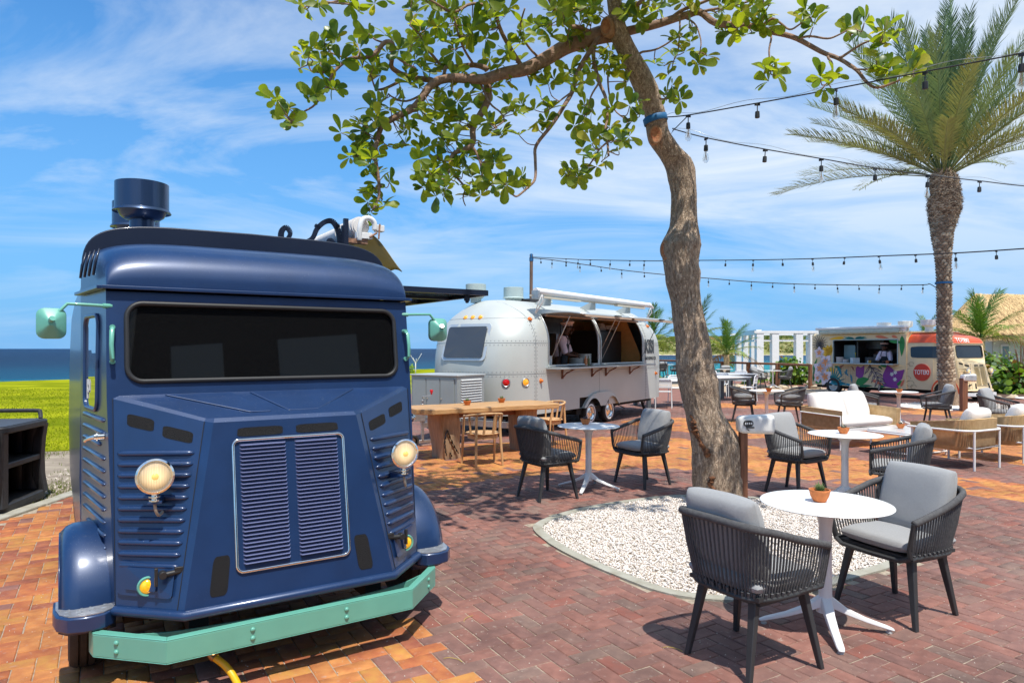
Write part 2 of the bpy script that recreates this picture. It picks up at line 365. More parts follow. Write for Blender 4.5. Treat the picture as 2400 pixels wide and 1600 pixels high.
# far paving beyond the bricks that can be told apart
def brickmat(name, c1, c2):
    m = mat(name, c1, .8); t = m.node_tree; br = t.nodes.new('ShaderNodeTexBrick'); co = t.nodes.new('ShaderNodeTexCoord')
    br.inputs['Color1'].default_value = (*c1, 1); br.inputs['Color2'].default_value = (*c2, 1); br.inputs['Mortar'].default_value = (.16, .10, .08, 1)
    br.inputs['Scale'].default_value = 1; br.inputs['Brick Width'].default_value = .2; br.inputs['Row Height'].default_value = .1; br.inputs['Mortar Size'].default_value = .004
    t.links.new(co.outputs['Object'], br.inputs['Vector']); t.links.new(br.outputs[0], t.nodes['Principled BSDF'].inputs['Base Color']); return m
fp = MB(); fp.prism([(-5.2,21.3),(22,21.3),(26,27),(13,33),(13,40),(-5.5,24)], -.02, -.001)
tag(fp.build('far_paving', brickmat('far_bricks', (.21,.085,.062), (.30,.13,.09)), smooth=0), kind='structure')
dk = MB(); dk.prism([(8.8,24.5),(12.6,24.2),(13.4,27.6),(11.4,30.5),(7,35),(4,34),(6.5,28)], .0, .012)
tag(dk.build('sand_path', mat('pale_sand', (.48,.36,.25), .95, var=.15, vscale=2), smooth=0), kind='structure')
# wandering loose sand grains and blown bits on the paving
gm = MB()
for _ in range(2600):
    x = random.uniform(-3.5, 5); y = random.uniform(2.6, 9)
    if inpoly(x, y, BED): continue
    r = random.uniform(.0015, .0045); a = random.random()*6
    gm.add([(x+r*math.cos(a+q*2.1), y+r*math.sin(a+q*2.1), .001) for q in range(3)]+[(x, y, .001+r*1.3)], [(0,1,3),(1,2,3),(2,0,3)])
tag(gm.build('spilled_grit', mat('pale_grit', (.62, .56, .48), .9), plaza, smooth=0), kind='stuff')
# gravel bed and its concrete edge
be = empty('gravel_bed', (0,0,0)); tag(be, kind='structure')
rg = MB(); nb = len(BED); o_, i_ = BED, ring_in
vs = [(x, y, -.03) for x, y in o_]+[(x, y, .012) for x, y in o_]+[(x, y, .012) for x, y in i_]+[(x, y, -.05) for x, y in i_]
fs = []
for k in range(nb):
    q = (k+1) % nb
    for a in range(3): fs.append((a*nb+k, a*nb+q, (a+1)*nb+q, (a+1)*nb+k))
rg.add(vs, fs); rg.build('concrete_edge', M_conc, be, smooth=60)
bb = MB(); bb.add([(x, y, -.022) for x, y in i_], [tuple(range(nb))]); bb.build('bed_soil', mat('bed_soil', (.72,.65,.59), .95, var=.3), be, smooth=0)
N = 80000; xs = np.random.uniform(.2, 3.6, N); ys = np.random.uniform(4.4, 7.7, N)
keep = [q for q in range(N) if inpoly(xs[q], ys[q], ring_in)]; xs = xs[keep]; ys = ys[keep]; N = len(xs)
oc = np.array([(1,0,0),(0,1,0),(-1,0,0),(0,-1,0),(0,0,1),(0,0,-1)], float); of = np.array([(0,1,4),(1,2,4),(2,3,4),(3,0,4),(1,0,5),(2,1,5),(3,2,5),(0,3,5)])
sc = np.random.uniform(.006, .0125, (N,1,3))*np.array([1,1,.75]); an = np.random.uniform(0, PI, N); jit = np.random.uniform(-.35, .35, (N,6,3))
P0 = (oc[None]+jit)*sc; c_, s_ = np.cos(an)[:,None], np.sin(an)[:,None]
V0 = np.stack([P0[:,:,0]*c_-P0[:,:,1]*s_+xs[:,None], P0[:,:,0]*s_+P0[:,:,1]*c_+ys[:,None], P0[:,:,2]+np.random.uniform(-.016, .012, N)[:,None]], -1)
gst = npmesh('gravel', V0.reshape(-1,3), (of[None]+(np.arange(N)*6)[:,None,None]).reshape(-1,3), [mat('white_gravel', (.86,.79,.73), .85, var=.06, vscale=20), mat('cream_gravel', (.78,.68,.60), .85, var=.1, vscale=20), mat('grey_gravel', (.64,.58,.53), .85)], np.repeat(np.random.choice([0,0,0,0,0,1,1,2], N), 8), be)
tag(gst, kind='stuff')
# kerb on the left: separate stones
kb = empty('kerb', (0,0,0)); tag(kb, kind='structure')
y = 1.2; kme = None
while y < 14:
    kx = CURBX(y+.5)
    if kme is None:
        b = MB(); b.box((0,0,-.05), (.15,.985,.14)); o = b.build('kerb_stone', M_conc, kb, smooth=0, bevel=.012); kme = o
    else:
        o = kme.copy(); COL.objects.link(o)
    o.location = (kx-.03, y+.5, random.uniform(-.004, .004)); o.rotation_euler = (0, 0, .035+random.gauss(0, .006)); y += 1.0
# land left and behind: one sheet to the lawn's edge, with bare soil near the kerb
M_lawn = mat('lawn_grass', (.19,.25,.012), .9, c2=(.36,.37,.016), var=.35, vscale=.55, spec=0, bump=.6, bscale=90, detail=8)
M_soil = mat('dry_soil', (.30,.23,.17), .95, var=.35, vscale=3, bump=.6, bscale=60, c2=(.36,.30,.22))
shore = [(-160,24),(-60,28.5),(-40,31.5),(-25.4,33.9),(-23.3,36.6),(-15,45),(-6.5,55),(0,57),(6,44.5),(8.6,39.8),(10.2,35.6),(12.5,31.5),(14,43.5),(13.9,47),(16,49),(22,47),(30,50),(60,60),(160,60)]
ld = MB(); nS = len(shore)
ld.add([(x, y, -.02) for x, y in shore]+[(x, y-.0+1.4, -2.2) for x, y in shore]+[(160,-60,-.02),(-160,-60,-.02)],
       [tuple(list(range(nS-1,-1,-1))+[nS+nS+1, nS+nS])]+[(k, k+1, nS+k+1, nS+k) for k in range(nS-1)], 0)
tag(ld.build('ground', M_soil, smooth=0), kind='structure')
# paving sits above; lawn sheet
lw = MB(); LP = [(-159,23.6),(-60,28.2),(-25.4,33.6),(-23.3,36.3),(-15,44.7),(-6.5,54.6),(0,56.5),(6,44),(6,36),(-3,25),(-5.62,24.5),(-5.6,14),(-5.75,12.2),(-6.4,11.6),(-7.3,11.1),(-9,10.7),(-14,9.2),(-30,6),(-159,4)]
lw.prism(LP, -.4, .004); tag(lw.build('lawn', M_lawn, smooth=0), kind='structure')
n = 26000; V = []; Fq = []
yy = 10.8+17*np.random.random(n)**1.6; xx = -(.35+.55*np.random.random(n))*yy-.3
pts = [(a, b) for a, b in zip(xx, yy) if inpoly(a, b, LP)]
for k, (a, b) in enumerate(pts):
    h = random.uniform(.012, .035)*(1+.02*b); w = .004+.0006*b; t = random.random()*PI; dx, dy = math.cos(t)*w, math.sin(t)*w; lx, ly = random.gauss(0, .35)*h, random.gauss(0, .35)*h
    V += [(a-dx, b-dy, .002), (a+dx, b+dy, .002), (a+lx, b+ly, h)]; Fq.append((3*k, 3*k+1, 3*k+2))
tag(npmesh('grass_blades', V, Fq, [mat('grass_blade', (.22,.27,.010), .9, transl=.3, spec=0), mat('grass_blade_dry', (.34,.34,.02), .9, transl=.3)], np.random.choice([0,0,1], len(Fq)), bpy.data.objects['lawn']), 'short yellow green grass blades', kind='stuff')
# tufts and stones in the bare strip behind the kerb
n = 5000; V = []; Fq = []; k = 0
for _ in range(n):
    cx, cy = random.choice([(-5.4,8.2),(-5.3,7.6),(-5.6,9.5),(-5.25,7.1),(-6.4,11.2),(-7.5,10.7),(-5.3,6.4),(-6,10.4)])
    a = random.gauss(cx, .25); b = random.gauss(cy, .3)
    if a > CURBX(b)-.14: continue
    h = random.uniform(.01, .05); t = random.random()*PI; V += [(a-.005*math.cos(t), b-.005*math.sin(t), -.02), (a+.005*math.cos(t), b+.005*math.sin(t), -.02), (a+random.gauss(0,.01), b+random.gauss(0,.01), h-.02)]; Fq.append((k, k+1, k+2)); k += 3
tag(npmesh('weeds', V, Fq, mat('weed_green', (.14,.17,.03), .8)), 'thin weeds growing in the bare soil beside the kerb', 'weeds', kind='stuff')
st = MB()
for _ in range(500):
    b = random.uniform(5, 11); a = CURBX(b)-.15-abs(random.gauss(0, .5)); r = random.uniform(.006, .03)
    st.add([(a+r*random.uniform(.6,1.2)*x, b+r*random.uniform(.6,1.2)*y, -.02+r*.7*z) for x, y, z in oc], [tuple(f) for f in of])
tag(st.build('rubble', mat('pale_rubble', (.46,.40,.34), .95, var=.2), smooth=0), 'pale limestone rubble strewn over the bare soil by the kerb', 'rubble', kind='stuff')
# sea
sm = mat('sea_water', (.01,.1,.2), .42, spec=.12); t = sm.node_tree; L2 = t.links.new; B = t.nodes['Principled BSDF']
co = t.nodes.new('ShaderNodeTexCoord'); sp = t.nodes.new('ShaderNodeSeparateXYZ'); L2(co.outputs['Object'], sp.inputs[0])
nn = t.nodes.new('ShaderNodeTexNoise'); nn.inputs['Scale'].default_value = .05; nn.inputs['Detail'].default_value = 6; mpp = t.nodes.new('ShaderNodeMapping'); mpp.inputs['Scale'].default_value = (.6, 1.6, 1); L2(co.outputs['Object'], mpp.inputs[0]); L2(mpp.outputs[0], nn.inputs[0])
ma = t.nodes.new('ShaderNodeMath'); ma.operation = 'MULTIPLY_ADD'; ma.inputs[1].default_value = 26; L2(nn.outputs[0], ma.inputs[0])
# depth grows with distance from the shore, less quickly in the inlet on the right
mxx = t.nodes.new('ShaderNodeMath'); mxx.operation = 'MULTIPLY_ADD'; mxx.inputs[1].default_value = -.90; L2(sp.outputs[0], mxx.inputs[0]); L2(sp.outputs[1], mxx.inputs[2]); L2(mxx.outputs[0], ma.inputs[2])
r = t.nodes.new('ShaderNodeMapRange'); r.inputs[1].default_value = 60; r.inputs[2].default_value = 330; L2(ma.outputs[0], r.inputs[0])
rp = t.nodes.new('ShaderNodeValToRGB'); e = rp.color_ramp.elements; e[0].position = 0; e[0].color = (.01,.42,.43,1); e[1].position = .17; e[1].color = (.006,.30,.36,1)
for p_, c_ in ((.27, (.005,.10,.19)), (.6, (.005,.042,.105)), (1, (.004,.028,.082))):
    q = e.new(p_); q.color = (*c_, 1)
L2(r.outputs[0], rp.inputs[0]); fo_ = t.nodes.new('ShaderNodeTexNoise'); fo_.inputs['Scale'].default_value = .5; fo_.inputs['Detail'].default_value = 9; fo_.inputs['Roughness'].default_value = .75; mf_ = t.nodes.new('ShaderNodeMapping'); mf_.inputs['Scale'].default_value = (.25,1,1); L2(co.outputs['Object'], mf_.inputs[0]); L2(mf_.outputs[0], fo_.inputs[0]); rf_ = t.nodes.new('ShaderNodeValToRGB'); rf_.color_ramp.elements[0].position = .66; rf_.color_ramp.elements[1].position = .74; L2(fo_.outputs[0], rf_.inputs[0]); mw_ = t.nodes.new('ShaderNodeMix'); mw_.data_type = 'RGBA'; mw_.inputs[7].default_value = (.5,.56,.6,1); L2(rf_.outputs[0], mw_.inputs[0]); L2(rp.outputs[0], mw_.inputs[6]); L2(mw_.outputs[2], B.inputs['Base Color'])
n1 = t.nodes.new('ShaderNodeTexNoise'); n1.inputs['Scale'].default_value = .55; n1.inputs['Detail'].default_value = 8; n1.inputs['Roughness'].default_value = .68
m1 = t.nodes.new('ShaderNodeMapping'); m1.inputs['Scale'].default_value = (.35, .8, 1); L2(co.outputs['Object'], m1.inputs[0]); L2(m1.outputs[0], n1.inputs[0])
b1 = t.nodes.new('ShaderNodeBump'); b1.inputs['Strength'].default_value = 1; b1.inputs['Distance'].default_value = 3.5; L2(n1.outputs[0], b1.inputs['Height']); L2(b1.outputs[0], B.inputs['Normal'])
sa_ = MB(); sa_.box((0, 2200, -2.5), (9000, 4600, 2)); tag(sa_.build('sea', sm, smooth=0), kind='structure')
# land across the inlet on the right: low scrub-covered hill with a pale rocky shore
hl = MB()
def hill(u, v):
    x = 40+u*620; y = 298+v*330+12*math.sin(u*9)+6*math.sin(u*31)
    h = -2.0+min(1, v*16)*1.3+min(1, max(0, v-.02)*9)*(6.0+1.2*math.sin(u*14)+.8*math.sin(u*37+1))*(1 if u > .02 else u/.02)
    return (x, y, h+mnoise.noise(Vector((x*.06, y*.06, 0)))*1.6*min(1, v*7))
hl.grid(hill, 120, 26); hill_o = tag(hl.build('hills', mat('scrub_ground', (.22,.25,.045), .95, c2=(.36,.31,.15), var=.2, vscale=.09, detail=8), smooth=180), kind='structure')
V = []; Fq = []; MI = []; k = 0
for _ in range(9000):
    u = random.random(); v = random.random()**1.5*.5; x, y, z = hill(u*.75, v)
    if v < .028: continue
    s = random.uniform(1.0, 2.9); c = random.choice([0,0,1,2])
    for q in range(7):
        dx, dy, dz = random.gauss(0, .45)*s, random.gauss(0, .45)*s, random.uniform(0, .75)*s; w = .42*s
        for _t in range(2):
            V += [(x+dx+random.uniform(-w,w), y+dy+random.uniform(-w,w), z+dz+random.uniform(-.5,.5)*w) for _ in range(3)]; Fq.append((k, k+1, k+2)); MI.append(c); k += 3
tag(npmesh('scrub', V, Fq, [mat('scrub_green', (.075,.135,.022), .9, transl=.25), mat('scrub_light', (.16,.21,.035), .9, transl=.25), mat('scrub_dry', (.20,.19,.07), .9, transl=.25)], MI, hill_o), 'mass of green and dry scrub', kind='stuff')
rk = MB()
for _ in range(900):
    u = random.random()*.7; x, y, z = hill(u, random.uniform(0, .03)); r = random.uniform(.3, 1.3)
    rk.add([(x+r*random.uniform(.7,2)*a, y+r*b, -1.5+r*.5*random.uniform(.6,1.3)*c) for a, b, c in oc], [tuple(f) for f in of])
tag(rk.build('shore_rocks', mat('shore_rock', (.50,.42,.30), .95, var=.2, vscale=.5), hill_o, smooth=0), kind='stuff')
# ================================================================ the blue truck and its cream twin: shared cab
def V3(u, v, z): return (u, -v, z)          # truck coordinates: u to the viewer's right, v forward, z up
def bil(A, B, C, D, s, t, off=0.):
    A, B, C, D = map(Vector, (A, B, C, D)); p = (A*(1-s)+D*s)*(1-t)+(B*(1-s)+C*s)*t
    if off:
        n = ((D-A).cross(B-A)).normalized()
        p = p+n*off
    return p
def cab(root, P, dome_m, glass_m, bump_m, grille_m, frame_m, lamp_scale=.97, detail=True, accent=None):
    """P = body paint. Builds every part of the front of the truck under root."""
    accent = accent or bump_m
    sgn = (-1, 1)
    fa = lambda u, z: (u, (1.942-z)*.148, z)                 # the leaning front plane
    # --- shell: front wall round the windscreen, sides
    b = MB()
    zc = 1.405
    outer = [(-.826,1.942),(.826,1.942),(.803,zc),(.795,.377),(-.795,.377),(-.803,zc)]
    def fv(z): return .0 if z > 1.94 else (1.942-z)*.148
    wz0, wz1, wu = 1.478, 1.885, .738
    hole = rrect(2*wu, wz1-wz0, .075, 5, 0, (wz0+wz1)/2)
    oo = rrect(2*.826, 1.942-zc, .002, 5, 0, (1.942+zc)/2)
    nH = len(hole)
    vs = [V3(x, fv(z), z) for x, z in oo]+[V3(x, fv(z), z) for x, z in hole]+[V3(x*.985, fv(z)-.03, (z-1.68)*.985+1.68) for x, z in hole]
    fs = [(k, (k+1) % nH, nH+(k+1) % nH, nH+k) for k in range(nH)]+[(nH+k, nH+(k+1) % nH, 2*nH+(k+1) % nH, 2*nH+k) for k in range(nH)]
    b.add(vs, fs)
    # below the windscreen (mostly behind the nose)
    b.add([V3(-.826, fv(zc), zc), V3(.826, fv(zc), zc), V3(.797, .232, .377), V3(-.797, .232, .377)], [(0,1,2,3)])
    # sides: front edge leans, body widens towards the back
    for s in sgn:
        def sidef(a, c):
            z = .36+(1.95-.36)*c; v0 = fv(z) if z < 1.942 else 0; uf = .826 if z > zc else .797+.029*(z-.36)/(zc-.36)
            v = v0*(1-a)+(-.62)*a; u = uf+(.925-uf)*min(1, a*1.0)
            return V3(s*u, v, z)
        k = len(b.f); b.grid(sidef, 6, 12)
        if s > 0: b.f[k:] = [f[::-1] for f in b.f[k:]]
    b.build('cab_shell', P, root, smooth=40)
    # gutter
    b = MB()
    path = [V3(-.935,-.62,1.952), V3(-.845,.012,1.952), V3(.845,.012,1.952), V3(.935,-.62,1.952)]
    def strip(path, w, h):
        q = MB()
        for a, c in zip(path[:-1], path[1:]):
            a = Vector(a); c = Vector(c); d = (c-a).normalized(); n = Vector((d.y, -d.x, 0))
            q.hexa([a-n*w, c-n*w, c+n*w, a+n*w, a-n*w+Vector((0,0,h)), c-n*w+Vector((0,0,h)), c+n*w+Vector((0,0,h)), a+n*w+Vector((0,0,h))])
        return q
    strip(path, .022, .018).build('gutter', P, root, smooth=0, bevel=.003)
    # windscreen gasket and glass
    b = MB(); loop = [Vector(V3(x, fv(z)+.004, z)) for x, z in rrect(2*wu-.005, wz1-wz0-.004, .075, 7, 0, (wz0+wz1)/2)]
    b.tube(loop, .0135, 8, closed=True); g = b.build('windscreen_gasket', M_black if detail else M_rubber, root, smooth=180)
    b = MB(); hp = rrect(2*wu-.02, wz1-wz0-.02, .07, 6, 0, (wz0+wz1)/2); nn = len(hp)
    b.add([V3(x, fv(z)-.012, z) for x, z in hp]+[V3(x, fv(z)-.018, z) for x, z in hp], [tuple(range(nn)), tuple(range(2*nn-1, nn-1, -1))]+[(k, nn+k, nn+(k+1) % nn, (k+1) % nn) for k in range(nn)])
    b.build('windscreen', glass_m, root, smooth=0)
    # --- dome above the gutter
    b = MB()
    def sp(a, p): return math.copysign(abs(math.sin(a))**(2/p), a), max(0, math.cos(a))**(2/p)
    def dome(i, j):
        a = (i-.5)*PI; c = j*PI/2
        x, cx = sp(a, 5.2); y, cy = sp(c, 2.6)
        v = -.55+.56*y; w = .925+(-.10)*max(0, (v+.55)/.55)
        return V3(w*x, v, 1.968+.29*(cx*cy))
    b.grid(dome, 49, 21); b.f = [f[::-1] for f in b.f]; b.build('roof_dome', dome_m, root, smooth=180)
    # bead under the dome
    # --- nose (bonnet): facets
    A = lambda s: V3(s*.800, .088, 1.398)
    Bq = lambda s: V3(s*.797, .238, .402)
    Cq = lambda s: V3(s*.556, .468, .402)
    Dq = lambda s: V3(s*.412, .310, 1.282)
    E1 = lambda s: V3(s*.529, .494, .402)
    D1 = lambda s: V3(s*.373, .338, 1.276)
    D2 = lambda s: V3(s*.365, .318, 1.296)
    A2 = lambda s: V3(s*.77, .080, 1.412)
    D3 = lambda s: V3(s*.402, .296, 1.296)
    b = MB()
    for s in sgn:
        Q_ = (A(s), Bq(s), Cq(s), Dq(s)); k_ = len(b.f); b.grid(lambda i, j: bil(*Q_, i, j), 9, 9); b.f[k_:] = [f[::-1] for f in b.f[k_:]] if s > 0 else b.f[k_:]; f1 = None; f2 = [Dq(s), Cq(s), E1(s), D1(s)]
        if s > 0: f2 = f2[::-1]
        b.add(f2, [(0,1,2,3)])
        f3 = [A(s), Dq(s), D3(s), A2(s)]; f4 = [Dq(s), D1(s), D2(s), D3(s)]
        if s > 0: f3 = f3[::-1]; f4 = f4[::-1]
        b.add(f3, [(0,1,2,3)]); b.add(f4, [(0,1,2,3)])
    b.add([D1(-1), E1(-1), E1(1), D1(1)], [(0,1,2,3)])
    b.add([D2(-1), D1(-1), D1(1), D2(1)], [(0,1,2,3)])
    b.add([A2(-1), D3(-1), D2(-1), D2(1), D3(1), A2(1)], [(0,1,2,3,4,5)])
    b.build('bonnet', P, root, smooth=25)
    # raised centre panels pressed into the bonnet top
    nT = (Vector(D3(-1))-Vector(A2(-1))).cross(Vector(A2(1))-Vector(A2(-1))).normalized()
    if nT.z < 0: nT = -nT
    def top(s, t, off=0): return bil(A2(-1), D3(-1), D3(1), A2(1), s, t)+nT*off
    for s0, s1, a0, a1 in ((.14,.30,.14,.42), (.355,.86,.14,.80)):
        b = MB(); q = [(s0, .05), (s1-.02, .05), (a1-.10 if s0 > .3 else .30, .90), (a1-.28 if s0 > .3 else .20, .90)]
        if s0 < .3: q = [(.12,.05),(.34,.05),(.42,.88),(.30,.88)]
        else: q = [(.40,.05),(.80,.05),(.70,.88),(.52,.88)]
        lo = [top(s, t, .0005) for s, t in q]; hi = [top(.5*(q[0][0]+q[1][0])+(s-.5*(q[0][0]+q[1][0]))*.985, .47+(t-.47)*.985, .007) for s, t in q]
        b.hexa([lo[3], lo[2], lo[1], lo[0], hi[3], hi[2], hi[1], hi[0]]); b.build('bonnet_pressing', P, root, smooth=0, bevel=.003)
    for s in sgn:                                  # dark panel gaps
        b = MB(); b.tube([Vector(Dq(s))+Vector((0,-.002,0)), Vector(Cq(s))+Vector((0,-.002,0))], .0022, 4); b.tube([Vector(A(s))+Vector((0,-.002,0)), Vector(Bq(s))+Vector((0,-.002,0))], .0018, 4); b.build('panel_gap', M_dark, root, smooth=0)
    # rolled lower lip
    b = MB(); b.tube([V3(-.80,.245,.390), V3(-.556,.478,.390), V3(-.53,.505,.390), V3(.53,.505,.390), V3(.556,.478,.390), V3(.80,.245,.390)], .024, 10)
    b.build('bonnet_lip', P, root, smooth=60)
    # ribs pressed into the two cheeks
    def ribs(n, t0, dt, name):
        for s in sgn:
            Q = (A(s), Bq(s), Cq(s), Dq(s))
            nrm = (Vector(Q[3])-Vector(Q[0])).cross(Vector(Q[1])-Vector(Q[0])).normalized()
            if nrm.y > 0: nrm = -nrm
            for k in range(n):
                t = t0+dt*k
                b = MB(); pts = []; rr = []
                for q, w in ((.05,.2),(.085,.8),(.12,1),(.5,1),(.86,1),(.90,.8),(.94,.2)):
                    zt = 1.398+(.402-1.398)*t
                    # keep the ribs level: correct t for the slanting top edge
                    tt = (zt-((1.398)*(1-q)+1.282*q))/((.402)-((1.398)*(1-q)+1.282*q))
                    pts.append(bil(*Q, q, tt)+nrm*.0015); rr.append(.0155*w)
                b.tube(pts, rr, 8, up=tuple(nrm)); b.build('cheek_rib', P, root, smooth=180)
    ribs(11, .27, .053, 'cheek_rib')
    # mesh vents
    M_mesh = mat('vent_mesh', (.010,.010,.011), .6, bump=.5, bscale=420, spec=.25)
    def plate(Q, s0, s1, t0, t1, name, m, off=.002, r=.25, skew=0, frame=True):
        nrm = (Vector(Q[3])-Vector(Q[0])).cross(Vector(Q[1])-Vector(Q[0])).normalized()
        if nrm.y > 0: nrm = -nrm
        pts = rrect(1, 1, r, 4, .5, .5); b = MB(); n = len(pts); vs = []
        for o_ in (.0003, off):
            for x, y in pts: vs.append(bil(*Q, s0+(s1-s0)*x, t0+(t1-t0)*y+skew*x)+nrm*o_)
        b.add(vs, [tuple(range(n)), tuple(range(2*n-1, n-1, -1))]+[(k, (k+1) % n, n+(k+1) % n, n+k) for k in range(n)])
        b.build(name, m, root, smooth=0)
    FQ = (D1(-1), E1(-1), E1(1), D1(1))
    def fq(u0, u1, z0, z1, name, m, off=.002, r=.2):
        t0 = (1.276-z1)/(1.276-.402); t1 = (1.276-z0)/(1.276-.402); tm = (t0+t1)/2; hw = .373+(.529-.373)*tm
        plate(FQ, .5+u0/2/hw, .5+u1/2/hw, t0, t1, name, m, off, r)
    for s in sgn:
        fq(min(s*.035, s*.262), max(s*.035, s*.262), 1.198, 1.243, 'mesh_vent', M_mesh)
        fq(min(s*.325, s*.405), max(s*.325, s*.405), .448, .632, 'mesh_vent', M_mesh)
        Q = (A(s), Bq(s), Cq(s), Dq(s))
        plate(Q, .16, .46, .055, .118, 'mesh_vent', M_mesh, skew=.0, r=.2); plate(Q, .56, .90, .072, .135, 'mesh_vent', M_mesh, r=.2)
    # grille: chrome frame, two columns of louvres
    def fp_(u, z, o=0):
        t = (1.276-z)/(1.276-.402); v = .338+(.494-.338)*t; return Vector(V3(u, v+o, z))
    b = MB(); b.tube([fp_(x, z, .006) for x, z in rrect(.572, .640, .03, 5, 0, .862)], .0085, 8, closed=True); b.build('grille_frame', frame_m, root, smooth=180)
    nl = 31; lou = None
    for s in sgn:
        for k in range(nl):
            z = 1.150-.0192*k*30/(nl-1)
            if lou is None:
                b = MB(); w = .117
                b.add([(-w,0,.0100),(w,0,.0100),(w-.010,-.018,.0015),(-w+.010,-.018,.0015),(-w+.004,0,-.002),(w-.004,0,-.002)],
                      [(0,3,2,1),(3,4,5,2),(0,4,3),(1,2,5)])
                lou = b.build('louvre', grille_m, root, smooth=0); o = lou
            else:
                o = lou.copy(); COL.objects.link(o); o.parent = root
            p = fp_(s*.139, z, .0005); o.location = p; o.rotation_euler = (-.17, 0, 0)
    b = MB(); q0, q1, q2, q3 = fp_(-.27,1.165,.0015), fp_(-.27,.56,.0015), fp_(.27,.56,.0015), fp_(.27,1.165,.0015)
    # headlamps
    M_lens = mat('headlamp_glass', (.42,.33,.22), .10, emit=.42, ecol=(1,.70,.34), var=.2, vscale=170, stretch=(1,.02,.04), coat=1, bump=.6, bscale=120)
    if 'lensdone' not in MATS:
        MATS['lensdone'] = 1; t = M_lens.node_tree; B = t.nodes['Principled BSDF']; co = t.nodes.new('ShaderNodeTexCoord'); sx_ = t.nodes.new('ShaderNodeSeparateXYZ'); t.links.new(co.outputs['Object'], sx_.inputs[0])
        cb_ = t.nodes.new('ShaderNodeCombineXYZ'); t.links.new(sx_.outputs[0], cb_.inputs[0]); t.links.new(sx_.outputs[2], cb_.inputs[2]); ln_ = t.nodes.new('ShaderNodeVectorMath'); ln_.operation = 'LENGTH'; t.links.new(cb_.outputs[0], ln_.inputs[0])
        mr = t.nodes.new('ShaderNodeMapRange'); mr.inputs[1].default_value = .012; mr.inputs[2].default_value = .074; mr.inputs[3].default_value = 1.15; mr.inputs[4].default_value = .10; t.links.new(ln_.outputs['Value'], mr.inputs[0])
        wv_ = t.nodes.new('ShaderNodeMath'); wv_.operation = 'MULTIPLY'; wv_.inputs[1].default_value = 900; t.links.new(sx_.outputs[0], wv_.inputs[0]); sn_ = t.nodes.new('ShaderNodeMath'); sn_.operation = 'SINE'; t.links.new(wv_.outputs[0], sn_.inputs[0])
        ma_ = t.nodes.new('ShaderNodeMath'); ma_.operation = 'MULTIPLY_ADD'; ma_.inputs[1].default_value = .28; ma_.inputs[2].default_value = .75; t.links.new(sn_.outputs[0], ma_.inputs[0]); mm_ = t.nodes.new('ShaderNodeMath'); mm_.operation = 'MULTIPLY'; t.links.new(mr.outputs[0], mm_.inputs[0]); t.links.new(ma_.outputs[0], mm_.inputs[1]); t.links.new(mm_.outputs[0], B.inputs['Emission Strength'])
    for s in sgn:
        hr = empty('headlamp', V3(s*.642, .385, 1.043)); hr.parent = root; hr.scale = (lamp_scale,)*3
        b = MB(); R90 = Matrix.Rotation(PI/2, 4, 'X')
        b.lathe([(.022,-.085),(.05,-.07),(.073,-.03),(.082,.0),(.088,.008),(.087,.020),(.078,.024),(.070,.014)], 32, M=R90); b.build('lamp_bowl', M_chrome, hr, smooth=50)
        b = MB(); b.lathe([(.0715,.012),(.06,.019),(.04,.025),(.02,.028),(0,.029)], 32, M=R90, cap=False); b.build('lamp_lens', M_lens, hr, smooth=180)
        b = MB(); b.lathe([(.017,.027),(.015,.033),(.009,.036),(0,.037)], 14, M=R90, cap=False); b.build('bulb', mat('amber_bulb', (.85,.38,.08), .3, emit=.55, ecol=(1,.55,.18)), hr, smooth=180)
        b = MB(); b.cyl((0,0,-.08), (0,0,-.125), .014, 12); b.cyl((0,0,-.098), (0,0,-.103), .028, 14); b.cyl((0,0,-.115), (0,0,-.123), .026, 14); b.build('lamp_stem', M_chrome, hr, smooth=40)
        b = MB(); b.hexa([(-.034*1,-.02,-.136),(.03,-.02,-.136),(.06*-s,.13,-.165),(-.05*s-.03,.13,-.165),(-.034,-.02,-.124),(.03,-.02,-.124),(.06*-s,.13,-.112),(-.05*s-.03,.13,-.112)])
        b.build('lamp_bracket', P, hr, smooth=0, bevel=.002)
        b = MB(); b.tube(smoothpath([(.0,0,-.13),(.005,.0,-.17),(.02,.02,-.2),(.04,.06,-.195),(.05,.1,-.18)]), .0075, 7); b.build('wire', mat('old_cable', (.35,.30,.24), .7), hr, smooth=180)
    # indicator pads and lamps
    for s in sgn:
        Q = (A(s), Bq(s), Cq(s), Dq(s))
        plate(Q, .06, .90, .775, .935, 'lamp_pad', P, .014, .1); plate(Q, .20, .66, .80, .905, 'lamp_pad', P, .024, .06)
        ir = empty('indicator', V3(s*.668, .352, .515)); ir.parent = root
        b = MB(); b.lathe([(.040,-.03),(.047,0),(.048,.008),(.044,.014),(.036,.012),(.034,.004)], 28, M=R90); b.build('indicator_ring', accent, ir, smooth=60)
        b = MB(); b.lathe([(.035,.006),(.030,.015),(.018,.021),(0,.023)], 20, M=R90, cap=False); b.build('indicator_lens', mat('amber_lens', (.80,.40,.01), .15, emit=.35, ecol=(1,.45,.01), var=.25, vscale=90, coat=.8), ir, smooth=180)
        # black catch between cheek and bonnet
        b = MB(); p = bil(*Q, .80, .80); 
        M0 = Matrix.Translation(p)
        b.M = M0; b.cyl((-.06*s,-.03,.0), (.045*s,-.035,-.008), .013, 10); b.box((-.045*s,-.03,.008), (.05,.026,.028)); b.cyl((.03*s,-.01,-.006), (.03*s,-.05,-.006), .018, 12); b.box((.058*s,-.032,-.012), (.014,.02,.085)); b.M = Matrix.Identity(4)
        b.build('bonnet_catch', M_black, root, smooth=40, bevel=.002)
